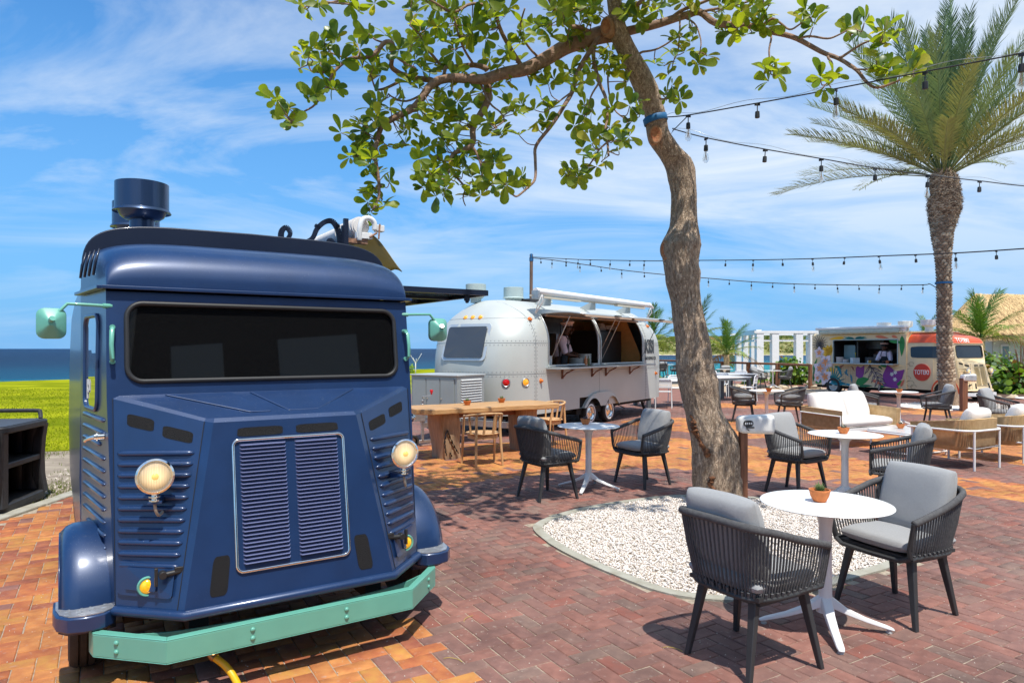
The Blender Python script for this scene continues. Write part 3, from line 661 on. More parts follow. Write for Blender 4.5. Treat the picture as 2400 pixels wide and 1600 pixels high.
    # fenders, steps, wheels
    for s in sgn:
        b = MB()
        def fend(i, j):
            a = rad(-8+188*i)            # from the front round over the wheel to the back
            r = .385+.012*math.sin(j*PI); u = .79+(1.025-.79)*j; dr = -.035*max(0, (j-.75)/.25)**2
            return V3(s*u, -.215+(r+dr)*math.cos(a)*.98, .335+(r+dr)*math.sin(a))
        k = 0; b.grid(fend, 26, 9)
        def lipf(i, j):
            a = rad(-8+188*i); r = .375-.03-.03*j; return V3(s*(1.025+.002*(1-j)-.006*j), -.215+(r+.006)*math.cos(a)*.98, .335+(r+.006)*math.sin(a))
        b.grid(lipf, 26, 2); b.build('fender', P, root, smooth=60, solid=.006)
        b = MB(); uu = (.80, .86, .93, .98, 1.005)
        pr = [(.795,-.02),(.795,.235),(.84,.280),(.92,.292),(.99,.270),(1.035,.21),(1.05,.12),(1.05,-.02)]
        b.prism([(s*x, -y) for x, y in (pr if s < 0 else pr)], .325, .398); b.build('step', P, root, smooth=30, bevel=.008)
        b = MB(); pr2 = [(.80,.0),(.80,.228),(.845,.268),(.92,.280),(.985,.258),(1.022,.20),(1.038,.12),(1.038,.0)]
        b.prism([(s*x, -y) for x, y in pr2], .399, .403)
        for k in range(10):
            for q in range(4):
                b.box((s*(.84+.05*q), -.03-.022*k, .404), (.026,.005,.003), rz=.5 if (k+q) % 2 else -.5)
        b.build('tread_plate', mat('worn_aluminium', (.50,.51,.52), .35, .7, var=.2, vscale=30), root, smooth=0)
        wheel(root, V3(s*.905, -.205, .33), .33, .165, s, mat('rim_paint', (.45,.45,.43), .45, .3), 'front_wheel')
    # bumper
    b = MB(); T, Bz = .314, .213
    pth = [(-.905,.215),(-.890,.298),(-.612,.572),(.612,.572),(.890,.298),(.905,.215)]
    for (a, c), (d, e) in zip(pth[:-1], pth[1:]):
        p = Vector((a, -c)); q = Vector((d, -e)); t_ = (q-p).normalized(); n = Vector((-t_.y, t_.x))*.008
        b.hexa([(p.x,p.y,Bz),(q.x,q.y,Bz),(q.x+n.x,q.y+n.y,Bz),(p.x+n.x,p.y+n.y,Bz),(p.x,p.y,T),(q.x,q.y,T),(q.x+n.x,q.y+n.y,T),(p.x+n.x,p.y+n.y,T)])
    # top and bottom flanges as one polygon each
    def off(pth, d):
        o = []
        for k, (x, y) in enumerate(pth):
            a = Vector(pth[max(k-1, 0)]); c = Vector(pth[min(k+1, len(pth)-1)]); t_ = (c-a).normalized(); n = Vector((t_.y, -t_.x)); o.append((x+n.x*d, y+n.y*d))
        return o
    inn = off(pth, .045)
    for z0, z1 in ((T, T+.006), (Bz-.006, Bz)):
        for k in range(len(pth)-1):
            b.prism([(pth[k][0], -pth[k][1]), (pth[k+1][0], -pth[k+1][1]), (inn[k+1][0], -inn[k+1][1]), (inn[k][0], -inn[k][1])], z0, z1)
    bo = b.build('bumper', bump_m, root, smooth=0, bevel=.003)
    for u in (-.80, -.235, .235, .80):
        for z in (.285, .243):
            v = .572 if abs(u) < .6 else .298+(.89-abs(u))*(.572-.298)/(.89-.612); d = Vector((0, -1, 0)) if abs(u) < .6 else Vector((math.copysign(.70, u), -.714, 0)).normalized()
            b = MB(); b.lathe([(.0125,0),(.0115,.004),(.007,.008),(0,.0095)], 10, M=Matrix.Translation(Vector(V3(u, v, z))) @ d.to_track_quat('Z', 'Y').to_matrix().to_4x4()); b.build('rivet', bump_m, bo, smooth=180)
    for s in sgn:                                  # hairpin strap behind the bumper
        b = MB(); pts = [(.86,.27),(.60,.40),(.30,.445),(.19,.455),(.115,.475),(.085,.505),(.095,.54),(.13,.56)]
        pp = smoothpath([(s*x, -y, .26) for x, y in pts], 5)
        for p, q in zip(pp[:-1], pp[1:]):
            t_ = (q-p).normalized(); n = Vector((-t_.y, t_.x, 0))*.004; z = Vector((0,0,.035))
            b.hexa([p-n-z, q-n-z, q+n-z, p+n-z, p-n+z, q-n+z, q+n+z, p+n+z])
        b.build('bumper_strap', bump_m, bo, smooth=40)
        for q in (.30, .42):
            b = MB(); b.cyl(V3(s*q, .432 if q > .35 else .45, .266), V3(s*q, .442 if q > .35 else .458, .266), .013, 10); b.build('strap_bolt', bump_m, bo, smooth=40)
    # underbody
    b = MB(); b.box(V3(0,-1.9,.34), (1.5,3.9,.18)); b.box(V3(-.45,.1,.30), (.09,.6,.09)); b.box(V3(.45,.1,.30), (.09,.6,.09)); b.cyl(V3(-.8,-.15,.33), V3(.8,-.15,.33), .05, 10); b.box(V3(0,.02,.36), (1.3,.4,.12))
    b.build('underbody', M_dark, root, smooth=0)
def wheel(root, c, R_, w, s, rim_m, name='wheel', white=False, n=36):
    """tyre with grooves and a pressed rim; s is the side the face looks to (+u or -u)"""
    wr = empty(name, c); wr.parent = root
    Rm = Matrix.Rotation(s*PI/2, 4, 'Y')
    h = w/2; b = MB()
    b.lathe([(R_*.60,-h*.9),(R_*.66,-h),(R_*.85,-h),(R_*.95,-h*.9),(R_*.985,-h*.7),(R_,-h*.5),(R_*.965,-h*.47),(R_*.965,-h*.41),(R_,-h*.38),(R_,-h*.06),(R_*.965,-h*.04),(R_*.965,h*.04),(R_,h*.06),(R_,h*.38),(R_*.965,h*.41),(R_*.965,h*.47),(R_,h*.5),(R_*.985,h*.7),(R_*.95,h*.9),(R_*.85,h),(R_*.66,h),(R_*.60,h*.9)], n, M=Rm, cap=False)
    b.build('tyre', M_rubber, wr, smooth=40)
    b = MB(); b.lathe([(R_*.62,h*.88),(R_*.60,h*.80),(R_*.56,h*.62),(R_*.48,h*.52),(R_*.40,h*.58),(R_*.30,h*.74),(R_*.18,h*.70),(R_*.17,h*.84),(0,h*.9)], n, M=Rm, cap=False); b.build('rim', rim_m, wr, smooth=50)
    if white: b = MB(); b.lathe([(R_*.62,h*1.0),(R_*.64,h*1.03),(R_*.74,h*1.04),(R_*.76,h*1.0)], n, M=Rm, cap=False); b.build('white_wall', M_whitepl, wr, smooth=50)
    return wr
# ---------------------------------------------------------------- blue truck
O1 = Vector((-1.375, 3.925, 0)); YAW1 = rad(33.11)
blue = mat('blue_paint', (.0085,.034,.110), .40, .15, var=.10, vscale=7, coat=.55, coatr=.16, spec=.5, bump=.03, bscale=700, detail=9)
t = blue.node_tree; Bb = t.nodes['Principled BSDF']; old = Bb.inputs['Base Color'].links[0].from_socket; co = t.nodes.new('ShaderNodeTexCoord'); ns = t.nodes.new('ShaderNodeTexNoise'); ns.inputs['Scale'].default_value = 190; ns.inputs['Detail'].default_value = 3; t.links.new(co.outputs['Object'], ns.inputs[0])
rs_ = t.nodes.new('ShaderNodeValToRGB'); rs_.color_ramp.elements[0].position = .67; rs_.color_ramp.elements[1].position = .76; t.links.new(ns.outputs[0], rs_.inputs[0]); gn = t.nodes.new('ShaderNodeNewGeometry'); sn2 = t.nodes.new('ShaderNodeSeparateXYZ'); t.links.new(gn.outputs['True Normal'], sn2.inputs[0]); up_ = t.nodes.new('ShaderNodeMapRange'); up_.inputs[1].default_value = .15; up_.inputs[2].default_value = .8; up_.inputs[3].default_value = .12; up_.inputs[4].default_value = 1; t.links.new(sn2.outputs[2], up_.inputs[0])
mu_ = t.nodes.new('ShaderNodeMath'); mu_.operation = 'MULTIPLY'; t.links.new(rs_.outputs[0], mu_.inputs[0]); t.links.new(up_.outputs[0], mu_.inputs[1]); md_ = t.nodes.new('ShaderNodeMix'); md_.data_type = 'RGBA'; md_.inputs[7].default_value = (.22,.26,.34,1); t.links.new(mu_.outputs[0], md_.inputs[0]); t.links.new(old, md_.inputs[6]); t.links.new(md_.outputs[2], Bb.inputs['Base Color'])
dblue = mat('dark_blue_paint', (.007,.014,.036), .42, .1, coat=.25)
mint = mat('mint_paint', (.13,.40,.31), .38, var=.05, coat=.4)
glassd = mat('dark_tinted_glass', (.0035,.0035,.004), .02, spec=.62, c2=(.007,.007,.007), vscale=130, detail=8)
t1 = empty('food_truck', O1, YAW1, 'dark blue vintage food truck with corrugated nose, lit round headlamps and mint bumper', 'food truck')
cab(t1, blue, blue, glassd, mint, mat('louvre_highlight_blue', (.20,.23,.42), .38, .35, coat=.6), M_chrome)  # louvres: same blue paint, lightened so the sunlit bands sit in the colour
# body behind
b = MB()
prof = [(-.965,.34),(-.975,.9),(-.965,1.6),(-.95,1.96),(-.92,2.14),(-.80,2.23),(-.4,2.28),(0,2.295),(.4,2.28),(.80,2.23),(.92,2.14),(.95,1.96),(.965,1.6),(.975,.9),(.965,.34)]
vs = []; fs = []; st = (-.62, -4.55)
for v in st: vs += [V3(u*(.955 if v > -1 else 1), v, z) for u, z in prof]
n_ = len(prof)
fs = [(k, n_+k, n_+k+1, k+1) for k in range(n_-1)]+[tuple(range(n_))[::-1], tuple(range(n_, 2*n_)), (0, n_-1, 2*n_-1, n_)]
b.add(vs, fs); b.build('body', blue, t1, smooth=35)
# parapet behind the dome
b = MB(); arch = []
for k in range(33):
    a = -PI/2+PI*k/32; x = math.copysign(abs(math.sin(a))**(2/6.5), a)*.925; z = 2.02+.365*abs(math.cos(a))**(2/4.2)+(-.02)*abs(x)**2; arch.append((x, z))
poly = [(x, z) for x, z in arch]+[(.925,1.97),(-.925,1.97)]; poly = poly[::-1]; nn = len(poly)
b.add([V3(x, -.545-.25*abs(x)**3*.0, z) for x, z in poly]+[V3(x, -.60, z) for x, z in poly], [tuple(range(nn)), tuple(range(2*nn-1, nn-1, -1))]+[(k, nn+k, nn+(k+1) % nn, (k+1) % nn) for k in range(nn)])
b.build('roof_parapet', dblue, t1, smooth=35, bevel=.006)
# side windows with bright glass, ribs, handle
for s in (-1, 1):
    def sp_(v, z, o=0):          # a point on the flared cab side
        zc = 1.405; v0 = (1.942-z)*.148; uf = .826 if z > zc else .797+.029*(z-.36)/(zc-.36); a = (v0-v)/(v0+.62); return Vector(V3(s*(uf+(.925-uf)*a+o), v, z))
    b = MB(); lp = rrect(.34, .50, .06, 5, -.30, 1.575); b.tube([sp_(v, z, .004) for v, z in lp], .012, 7, closed=True); wf = b.build('window_frame', blue, t1, smooth=180)
    b = MB(); nn = len(lp); b.add([sp_(v, z, .002) for v, z in lp]+[sp_(v, z, -.004) for v, z in lp], [tuple(range(nn)), tuple(range(2*nn-1, nn-1, -1))]+[(k, (k+1) % nn, nn+(k+1) % nn, nn+k) for k in range(nn)])
    b.build('window_glass', mat('mirror_glass', (.62,.66,.68), .015, .92), wf, smooth=0)
    b = MB()
    for v0, v1, z0, z1 in ((-.405,-.385,1.375,1.48), (-.385,-.345,1.45,1.48), (-.35,-.335,1.42,1.47), (-.385,-.345,1.41,1.43)): b.hexa([sp_(v0,z0,.003), sp_(v1,z0,.003), sp_(v1,z0,.006), sp_(v0,z0,.006), sp_(v0,z1,.003), sp_(v1,z1,.003), sp_(v1,z1,.006), sp_(v0,z1,.006)])
    if s < 0: b.build('sticker', M_whitepl, wf, smooth=0)
    for k in range(12):
        z = 1.285-.0645*k; b = MB(); e0 = .03 if k != 2 else -.06; e1 = -.52 if k < 9 else -.52+.09*(k-8)
        b.tube([sp_(v, z, .001) for v in (e0-.0, e0-.03, (e0+e1)/2, e1+.03, e1)], [.004,.013,.013,.013,.004], 8); b.build('side_rib', mat('rib_blue', (.04,.07,.15), .3, .4, coat=.5), t1, smooth=180)
    b = MB(); b.tube([Vector(V3(s*.80, .06, 1.755)), Vector(V3(s*.803,.085,1.74)), Vector(V3(s*.806,.095,1.67)), Vector(V3(s*.803,.105,1.60)), Vector(V3(s*.80,.078,1.585))], [.009,.012,.011,.012,.009], 8, sy=.7)
    for z in (1.757, 1.583): b.cyl(V3(s*.80,.02,z), V3(s*.80,.068,z), .013, 10)
    b.build('grab_handle', mint, t1, smooth=60)
    b = MB(); b.tube([V3(s*.835,.01,1.865), V3(s*.90,.012,1.868), V3(s*.99,.02,1.870), V3(s*1.05,.02,1.80)], .0085, 8); b.cyl(V3(s*.80,.0,1.865), V3(s*.84,.01,1.865), .013, 10)
    mi_ = b.build('mirror_arm', mint, t1, smooth=60)
    b = MB(); rr = rrect(.122, .148, .034, 4); n2 = len(rr); lay = [(1, -.030), (1.02, -.012), (1, .0), (.60, .026), (.14, .048)]
    vs = []; 
    for sc_, dv in lay: vs += [V3(s*1.056+x*sc_, .015+dv, 1.772+z*sc_) for x, z in rr]
    fs = []
    for j in range(len(lay)-1): fs += [(j*n2+k, (j+1)*n2+k, (j+1)*n2+(k+1) % n2, j*n2+(k+1) % n2) for k in range(n2)]
    fs += [tuple(range((len(lay)-1)*n2, len(lay)*n2))[::-1], tuple(range(n2))]
    b.add(vs, fs); b.cyl(V3(s*1.056,.06,1.785), V3(s*1.05,.075,1.795), .014, 10); b.build('mirror_housing', mint, mi_, smooth=28)
    b = MB(); b.prism(rrect(.108,.134,.03,4), 0, .003); b.build('mirror_glass', mat('mirror_glass2', (.7,.72,.74), .02, 1), mi_, smooth=0, loc=V3(s*1.056,-.020,1.772), rot=(-PI/2,0,0))
    b = MB(); z = 1.205; p = sp_(.02, z, 0); b.cyl(p, sp_(.02, z, .045), .017, 12); b.cyl(sp_(.02, z, .03), sp_(.02, z, .036), .026, 14); b.tube([sp_(.02,z,.04), sp_(.0,z-.006,.055), sp_(-.06,z-.02,.062), sp_(-.10,z-.03,.062)], [.012,.010,.008,.010], 8)
    b.build('door_handle', M_chrome, t1, smooth=60)
for k in range(4):
    b = MB(); v = -.12-.075*k; b.tube([V3(-.872-.018*k-.005, v, 2.03), V3(-.868-.018*k, v, 2.10), V3(-.850-.018*k, v, 2.17)], [.006,.008,.004], 6); b.build('air_slot', dblue, t1, smooth=180)
# roof extractors
for (u, v, zt, zb) in ((-.50,-2.0,2.93,2.23), (-.47,-2.95,2.95,2.23)):
    er = empty('roof_extractor', V3(u, v, zb)); er.parent = t1; h = zt-zb
    b = MB(); b.lathe([(.088,0),(.088,h-.278)], 28); b.build('duct', mat('extractor_blue', (.022,.050,.115), .35, .5, coat=.4), er, smooth=40)
    b = MB(); b.lathe([(.082,h-.282),(.12,h-.280),(.155,h-.255),(.178,h-.20)], 32); b.build('bowl', MATS['extractor_blue'], er, smooth=60)
    b = MB(); b.lathe([(.188,h-.215),(.206,h-.223),(.197,h-.205),(.190,h-.20),(.189,h),(.175,h+.004),(.0,h+.004)], 36); b.build('drum', MATS['extractor_blue'], er, smooth=40)
# open service flap on the right
b = MB(); z = 2.115
fr = [(.98,-.90),(1.97,-.90),(1.97,-3.4),(.98,-3.4)]
for (a, c), (d, e) in zip(fr, fr[1:]+fr[:1]):
    p = Vector(V3(a, c, z)); q = Vector(V3(d, e, z)); t_ = (q-p).normalized(); n = Vector((-t_.y, t_.x, 0))*.02
    b.hexa([p-n-Vector((0,0,.022)), q-n-Vector((0,0,.022)), q+n-Vector((0,0,.022)), p+n-Vector((0,0,.022)), p-n+Vector((0,0,.022)), q-n+Vector((0,0,.022)), q+n+Vector((0,0,.022)), p+n+Vector((0,0,.022))])
for v in (-1.55, -2.2, -2.85): b.box(V3(1.475, v, z-.006), (.96,.04,.028))
fl = b.build('service_flap', dblue, t1, smooth=0)
b = MB(); b.box(V3(1.475,-2.15,z+.012), (.96,2.46,.006)); b.build('flap_glass', mat('smoky_glass', (.16,.19,.16), .05, trans=.75, ior=1.3), fl, smooth=0)
for u in (1.05, 1.80):
    b = MB(); b.box(V3(u,-.93,z-.045), (.05,.012,.05)); b.cyl(V3(u,-.92,z-.075), V3(u,-.935,z-.075), .015, 10); b.build('flap_lug', dblue, fl, smooth=0)
b = MB(); b.cyl(V3(.97,-1.1,1.8), V3(1.18,-1.1,z-.01), .012, 8); b.cyl(V3(.97,-3.2,1.8), V3(1.18,-3.2,z-.01), .012, 8); b.build('gas_strut', M_black, fl, smooth=60)
# scrolled iron bracket lying on the roof edge and rolled-up awning
SB = empty('scroll_bracket', O1, YAW1, 'dark blue scrolled iron bracket standing on the blue truck roof edge', 'iron bracket'); b = MB(); Z0 = 2.33
def flat(path, w, th=.018):
    pts = smoothpath(path, 6); 
    for (p, q), wa, wb in zip(zip(pts[:-1], pts[1:]), w(len(pts))[:-1], w(len(pts))[1:]):
        t_ = (q-p).normalized(); n = Vector((0,1,0)).cross(t_).normalized(); y_ = Vector((0,th/2,0))
        b.hexa([p-n*wa-y_, q-n*wb-y_, q-n*wb+y_, p-n*wa+y_, p+n*wa-y_, q+n*wb-y_, q+n*wb+y_, p+n*wa+y_])
lin = lambda a, c: (lambda n: [a+(c-a)*k/(n-1) for k in range(n)])
X = lambda u, z: Vector((.75-(.75-u)*.60, 1.03, z-.03))
flat([X(.74,2.40), X(.735,2.55), X(.66,2.635), X(.56,2.63), X(.46,2.575), X(.40,2.50), X(.30,2.46), X(.22,2.42)], lin(.022,.014)); 
b.build('arm_scroll', dblue, SB, smooth=40); b = MB()
flat([X(.62,2.42), X(.59,2.46), X(.61,2.495), X(.655,2.49), X(.665,2.455), X(.645,2.44)], lin(.018,.010))
b.build('inner_scroll', dblue, SB, smooth=40); b = MB()
flat([X(.10,2.40), X(.03,2.44), X(.02,2.52), X(.075,2.56), X(.125,2.53), X(.115,2.495), X(.09,2.50)], lin(.024,.012))
b.cyl((.42,1.03,2.30), (.42,1.03,2.41), .012, 8); b.build('end_scroll', dblue, SB, smooth=40); b = MB()
flat([X(.48,2.57), X(.45,2.60), X(.43,2.585)], lin(.016,.004)); flat([X(.70,2.58), X(.72,2.62), X(.74,2.60)], lin(.012,.006))
b.box((.795,1.03,2.455), (.035,.03,.37)); b.box((.770,1.03,2.435), (.02,.02,.30)); b.cyl((.6,1.03,2.3), (.6,1.03,2.44), .012, 8)
b.build('bracket_post', dblue, SB, smooth=40)
aw = empty('rolled_awning', O1+Vector((0,0,.12)), YAW1, 'worn white rolled awning with a loose beige flap on the blue truck roof', 'awning')
b = MB(); b.cyl((.96,1.15,2.50), (.96,4.2,2.50), .062, 20)
for k in range(9): b.cyl((.96,1.16+.05*k,2.50), (.96,1.185+.05*k,2.50), .074, 20)
b.build('awning_roll', M_wfab, aw, smooth=50)
b = MB(); b.tube(smoothpath([(.94,1.13,2.38),(.94,1.12,2.47),(.965,1.12,2.545),(1.02,1.12,2.56),(1.06,1.12,2.53),(1.065,1.12,2.47)]), .022, 8); b.box((.98,1.14,2.42), (.13,.05,.05)); b.box((1.11,1.14,2.49), (.07,.06,.05)); b.build('end_bracket', M_white, aw, smooth=50, bevel=.004)
b = MB(); b.box((.93,1.16,2.375), (.16,.06,.035)); b.cyl((1.02,1.11,2.41), (1.08,1.11,2.45), .008, 8); b.cyl((1.09,1.10,2.40), (1.10,1.10,2.52), .007, 8); b.build('hinge', mat('rusty_metal', (.30,.16,.10), .8, var=.4, vscale=40), aw, smooth=40)
b = MB(); b.grid(lambda i, j: (.96+.36*i, 1.16+.5*j, 2.46-.13*i-.14*i*i+.03*math.sin(i*5+j*3)+.02*math.sin(j*7)), 12, 8); b.build('loose_flap', mat('aged_canvas', (.42,.38,.25), .85, var=.15, vscale=8, transl=.3), aw, smooth=180, solid=.006)
# gas hose under the truck
gh = empty('gas_hose', (0,0,0), 0, 'yellow gas hose with brass coupling trailing from under the blue truck', 'hose')
hp_ = smoothpath([(-1.53,3.40,.20),(-1.475,3.345,.155),(-1.40,3.33,.105),(-1.34,3.30,.055),(-1.28,3.22,.022),(-1.18,3.0,.020),(-.9,2.6,.020)], 6)
b = MB(); b.tube(hp_[7:], .017, 10); b.build('hose', mat('yellow_rubber', (.72,.42,.01), .45), gh, smooth=180)
b = MB(); b.tube(hp_[:9], [.012,.012,.013,.018,.018,.015,.021,.022,.022], 10); b.build('brass_coupling', mat('brass', (.42,.22,.09), .35, .9, var=.3, vscale=50), gh, smooth=40)
# ================================================================ silver trailer
S0 = Vector((.244, 12.6, 0)); YAW2 = math.atan2(.813, .582)
silver = mat('silver_paint', (.50,.525,.50), .46, .10, var=.05, vscale=1.5, coat=.2, coatr=.2)
silver_d = mat('silver_seam', (.26,.27,.28), .45, .5)
tr = empty('food_trailer', S0, YAW2, 'rounded silver food trailer with two open serving hatches and white-walled twin wheels', 'food trailer')
TA, TB, SW, RC = -.42, 6.72, 2.3, .80
def inset(z): return 0. if z < 1.75 else .86*(1-math.sqrt(max(0, 1-((z-1.75)/.86)**2)))
def einset(z):
    a = 0. if z < 1.25 else 1.0*(1-math.sqrt(max(0, 1-((z-1.25)/1.37)**2)))
    return a+.07*max(0, (.9-z))
def hullpt(t, z, off=0):           # point on the serving side (also round the corners)
    i, e = inset(z), einset(z); r = min(RC, (SW-2*i)/2); lo, hi = TA+e+r, TB-e-r
    s = i
    if t > hi: s = i+r-math.sqrt(max(0, r*r-(t-hi)**2))
    elif t < lo: s = i+r-math.sqrt(max(0, r*r-(lo-t)**2))
    return Vector((t, s-off, z))
tb = [.79, 1.2, 1.6, 2.0, 2.4, 2.80, 2.92, 3.3, 3.8, 4.3, 4.7, 5.05]
def ringpts(z, nA=8, off=0):
    i, e = inset(z), einset(z); r = max(.02, min(RC, (SW-2*i)/2-.01)); lo, hi = TA+e+r, TB-e-r; P = []
    ts = [min(max(t, lo), hi) for t in tb]
    P += [(t, i-off) for t in ts]
    for k in range(nA+1): a = -PI/2+PI/2*k/nA; P.append((hi+(r+off)*math.cos(a), i+r+(r+off)*math.sin(a)))
    for k in range(1, nA+1): a = PI/2*k/nA; P.append((hi+(r+off)*math.cos(a), SW-i-r+(r+off)*math.sin(a)))
    for k in range(1, 6): P.append((hi+(lo-hi)*k/6, SW-i+off))
    for k in range(nA+1): a = PI/2+PI/2*k/nA; P.append((lo+(r+off)*math.cos(a), SW-i-r+(r+off)*math.sin(a)))
    for k in range(1, nA+1): a = PI+PI/2*k/nA; P.append((lo+(r+off)*math.cos(a), i+r+(r+off)*math.sin(a)))
    return P
zs = [.40,.44,.62,.8,1.0,1.17,1.31,1.5,1.75,1.85,1.98,2.12,2.22,2.30,2.38,2.46,2.52,2.57,2.60,2.609]
b = MB(); rows = [ringpts(z) for z in zs]; n_ = len(rows[0])
vs = [(x, y, z) for z, P in zip(zs, rows) for x, y in P]; fs = []
for j in range(len(zs)-1):
    for k in range(n_):
        q = (k+1) % n_
        if 1.31 <= zs[j] < 2.30 and k < 11 and k != 5: continue
        if zs[j] < .62 and 3 <= k <= 6 : continue
        fs.append((j*n_+k, j*n_+q, (j+1)*n_+q, (j+1)*n_+k))
fs += [tuple(range((len(zs)-1)*n_, len(zs)*n_)), tuple(range(n_))[::-1]]
b.add(vs, fs); b.build('body', silver, tr, smooth=60)
# opening frames, centre post
b = MB()
for a, c in ((.79, 2.80), (2.92, 5.05)):
    zz = [1.31+(2.30-1.31)*k/8 for k in range(9)]
    loop = [hullpt(a, z, .006) for z in zz]+[hullpt(c, z, .006) for z in zz[::-1]]
    b.tube(loop, .020, 6, closed=True)
b.build('hatch_frame', M_steel, tr, smooth=180)
# seams
for z in (1.17, 1.75, 2.22):
    P = ringpts(z, 8, .001); k0 = 11 if z > 1.2 else 0
    b = MB(); b.tube([(x, y, z) for x, y in (P[k0:]+P[:1])], .0035, 4); b.build('seam', silver_d, tr, smooth=0)
for t in (.36, 5.26):
    b = MB(); b.tube([hullpt(t, z, .001) for z in zs[:18]], .0035, 4); b.build('seam', silver_d, tr, smooth=0)
b = MB(); b.tube([hullpt(2.86, z, .001) for z in (.66,.8,1.0,1.25)], .0035, 4); b.build('seam', silver_d, tr, smooth=0)
b = MB(); rv = [(.009,0),(.006,.0045),(0,.006)]
def rivet(p, q): n_r = Vector((q.y-p.y, -(q.x-p.x), 0)).normalized(); b.lathe(rv, 5, M=Matrix.Translation(p) @ n_r.to_track_quat('Z', 'Y').to_matrix().to_4x4(), cap=False)
for z in (1.13, 1.21, 1.71, 1.79):
    P = ringpts(z, 8, .001); P = P[11:]+P[:1]
    for (x0, y0), (x1, y1) in zip(P[:-1], P[1:]):
        L0_ = math.hypot(x1-x0, y1-y0); n_r = max(1, int(L0_/.07))
        for q in range(n_r): tt = q/n_r; rivet(Vector((x0+(x1-x0)*tt, y0+(y1-y0)*tt, z)), Vector((x1, y1, z)) if tt < 1 else Vector((x1+.01, y1, z)))
for t in (.32, .40, 5.22, 5.30):
    for q in range(26): p = hullpt(t, .48+.07*q, .001); rivet(p, p+Vector((.02,0,0)))
b.build('rivets', silver_d, tr, smooth=0)['kind'] = 'stuff'
# rear end: window, marker lights, tail lights
def endpt(s, z, off=0):           # on the rear end
    i, e = inset(z), einset(z); r = max(.02, min(RC, (SW-2*i)/2-.01)); lo = TA+e+r
    y0, y1 = i+r, SW-i-r
    t = TA+e
    if s < y0: t = lo-math.sqrt(max(0, r*r-(y0-s)**2))
    if s > y1: t = lo-math.sqrt(max(0, r*r-(s-y1)**2))
    return Vector((t-off, s, z))
def endplate(s0, s1, z0, z1, r, off, th, name, m, par, bev=.0):
    rr = rrect(s1-s0, z1-z0, r, 5, (s0+s1)/2, (z0+z1)/2); n = len(rr); b = MB()
    c0 = endpt((s0+s1)/2, (z0+z1)/2)
    pts = [endpt(s, z) for s, z in rr]
    vs = [p-Vector((off, 0, 0)) for p in pts]+[p-Vector((off-th, 0, 0)) for p in pts]+[c0-Vector((off+.004, 0, 0))]
    fs = [(k, (k+1) % n, 2*n) for k in range(n)]+[(k, n+k, n+(k+1) % n, (k+1) % n) for k in range(n)]
    b.add(vs, fs); return b.build(name, m, par, smooth=60)
wf = endplate(.62, 1.70, 1.42, 2.12, .09, .022, .04, 'rear_window_frame', mat('silver_trim', (.56,.60,.62), .3, .4), tr)
endplate(.69, 1.63, 1.475, 2.065, .05, .034, .02, 'window_pane', mat('grey_tinted_pane', (.055,.065,.08), .08, spec=.6), wf)
amber = mat('amber_lamp', (.85,.36,.02), .2, coat=.8, emit=.25, ecol=(1,.4,.02)); M_red = mat('red_lens', (.60,.006,.008), .18, coat=.9)
orange_l = mat('orange_marker', (.75,.20,.02), .2, coat=.8)
def lampdisc(p, nrm, r, m, name, ringm=None):
    M = Matrix.Translation(p) @ Vector(nrm).to_track_quat('Z', 'Y').to_matrix().to_4x4()
    e = empty(name, (0,0,0)); e.parent = tr
    b = MB(); b.lathe([(r,-.01),(r*.96,.012),(r*.6,.022),(0,.026)], 20, M=M, cap=False); b.build('lens', m, e, smooth=60)
    if ringm: b = MB(); b.lathe([(r*1.22,-.01),(r*1.25,.008),(r*1.1,.018),(r*.98,.012)], 24, M=M, cap=False); b.build('lamp_rim', ringm, e, smooth=60)
for s in (1.34, 1.16, .97): lampdisc(endpt(s, 2.25, .0), (-.75,0,.66), .045, amber, 'marker_lamp')
for s, m in ((.275, M_red), (.055, amber)):
    p = endpt(s, 1.02, 0); q = endpt(s+.02, 1.02, 0); t_ = (q-p).normalized(); lampdisc(p, (-t_.y, t_.x, 0) if -t_.y < 0 else (t_.y, -t_.x, 0), .066, m, 'tail_lamp', M_steel)
def lampside(t, z, m=orange_l):
    p = hullpt(t, z); q = hullpt(t+.03, z); t_ = (q-p).normalized(); M = Matrix.Translation(p) @ Vector((t_.y, -t_.x, 0)).to_track_quat('Z', 'Y').to_matrix().to_4x4()
    b = MB(); b.lathe([(.05,-.005),(.048,.008),(.034,.012),(.024,.05),(0,.058)], 14, M=M, cap=False); b.build('side_marker', m, tr, smooth=50)
for t, z in ((.40, 2.20), (.52, 1.03), (5.62, 2.2), (5.85, 1.02)): lampside(t, z)
# interior
b = MB(); IB = 1.72; T0_ = .62; T1_ = 5.2
b.add([(T0_,IB,.5),(T1_,IB,.5),(T1_,IB,2.34),(T0_,IB,2.34)], [(0,3,2,1)], 0)
b.add([(T0_,.12,.5),(T1_,.12,.5),(T1_,IB,.5),(T0_,IB,.5)], [(0,1,2,3)], 1)
b.add([(T0_,.5,2.34),(T1_,.5,2.34),(T1_,IB,2.34),(T0_,IB,2.34)], [(0,3,2,1)], 2)
b.add([(T0_,.12,.5),(T0_,IB,.5),(T0_,IB,2.34),(T0_,.5,2.34),(T0_,.12,1.5)], [(0,4,3,2,1)], 0); b.add([(T1_,.12,.5),(T1_,IB,.5),(T1_,IB,2.34),(T1_,.5,2.34),(T1_,.12,1.5)], [(0,1,2,3,4)], 0)
b.build('interior_lining', [mat('ochre_wall', (.85,.42,.13), .7, var=.08), mat('steel_floor', (.45,.43,.40), .5), mat('cabin_ceiling', (.62,.52,.46), .7)], tr, smooth=0)
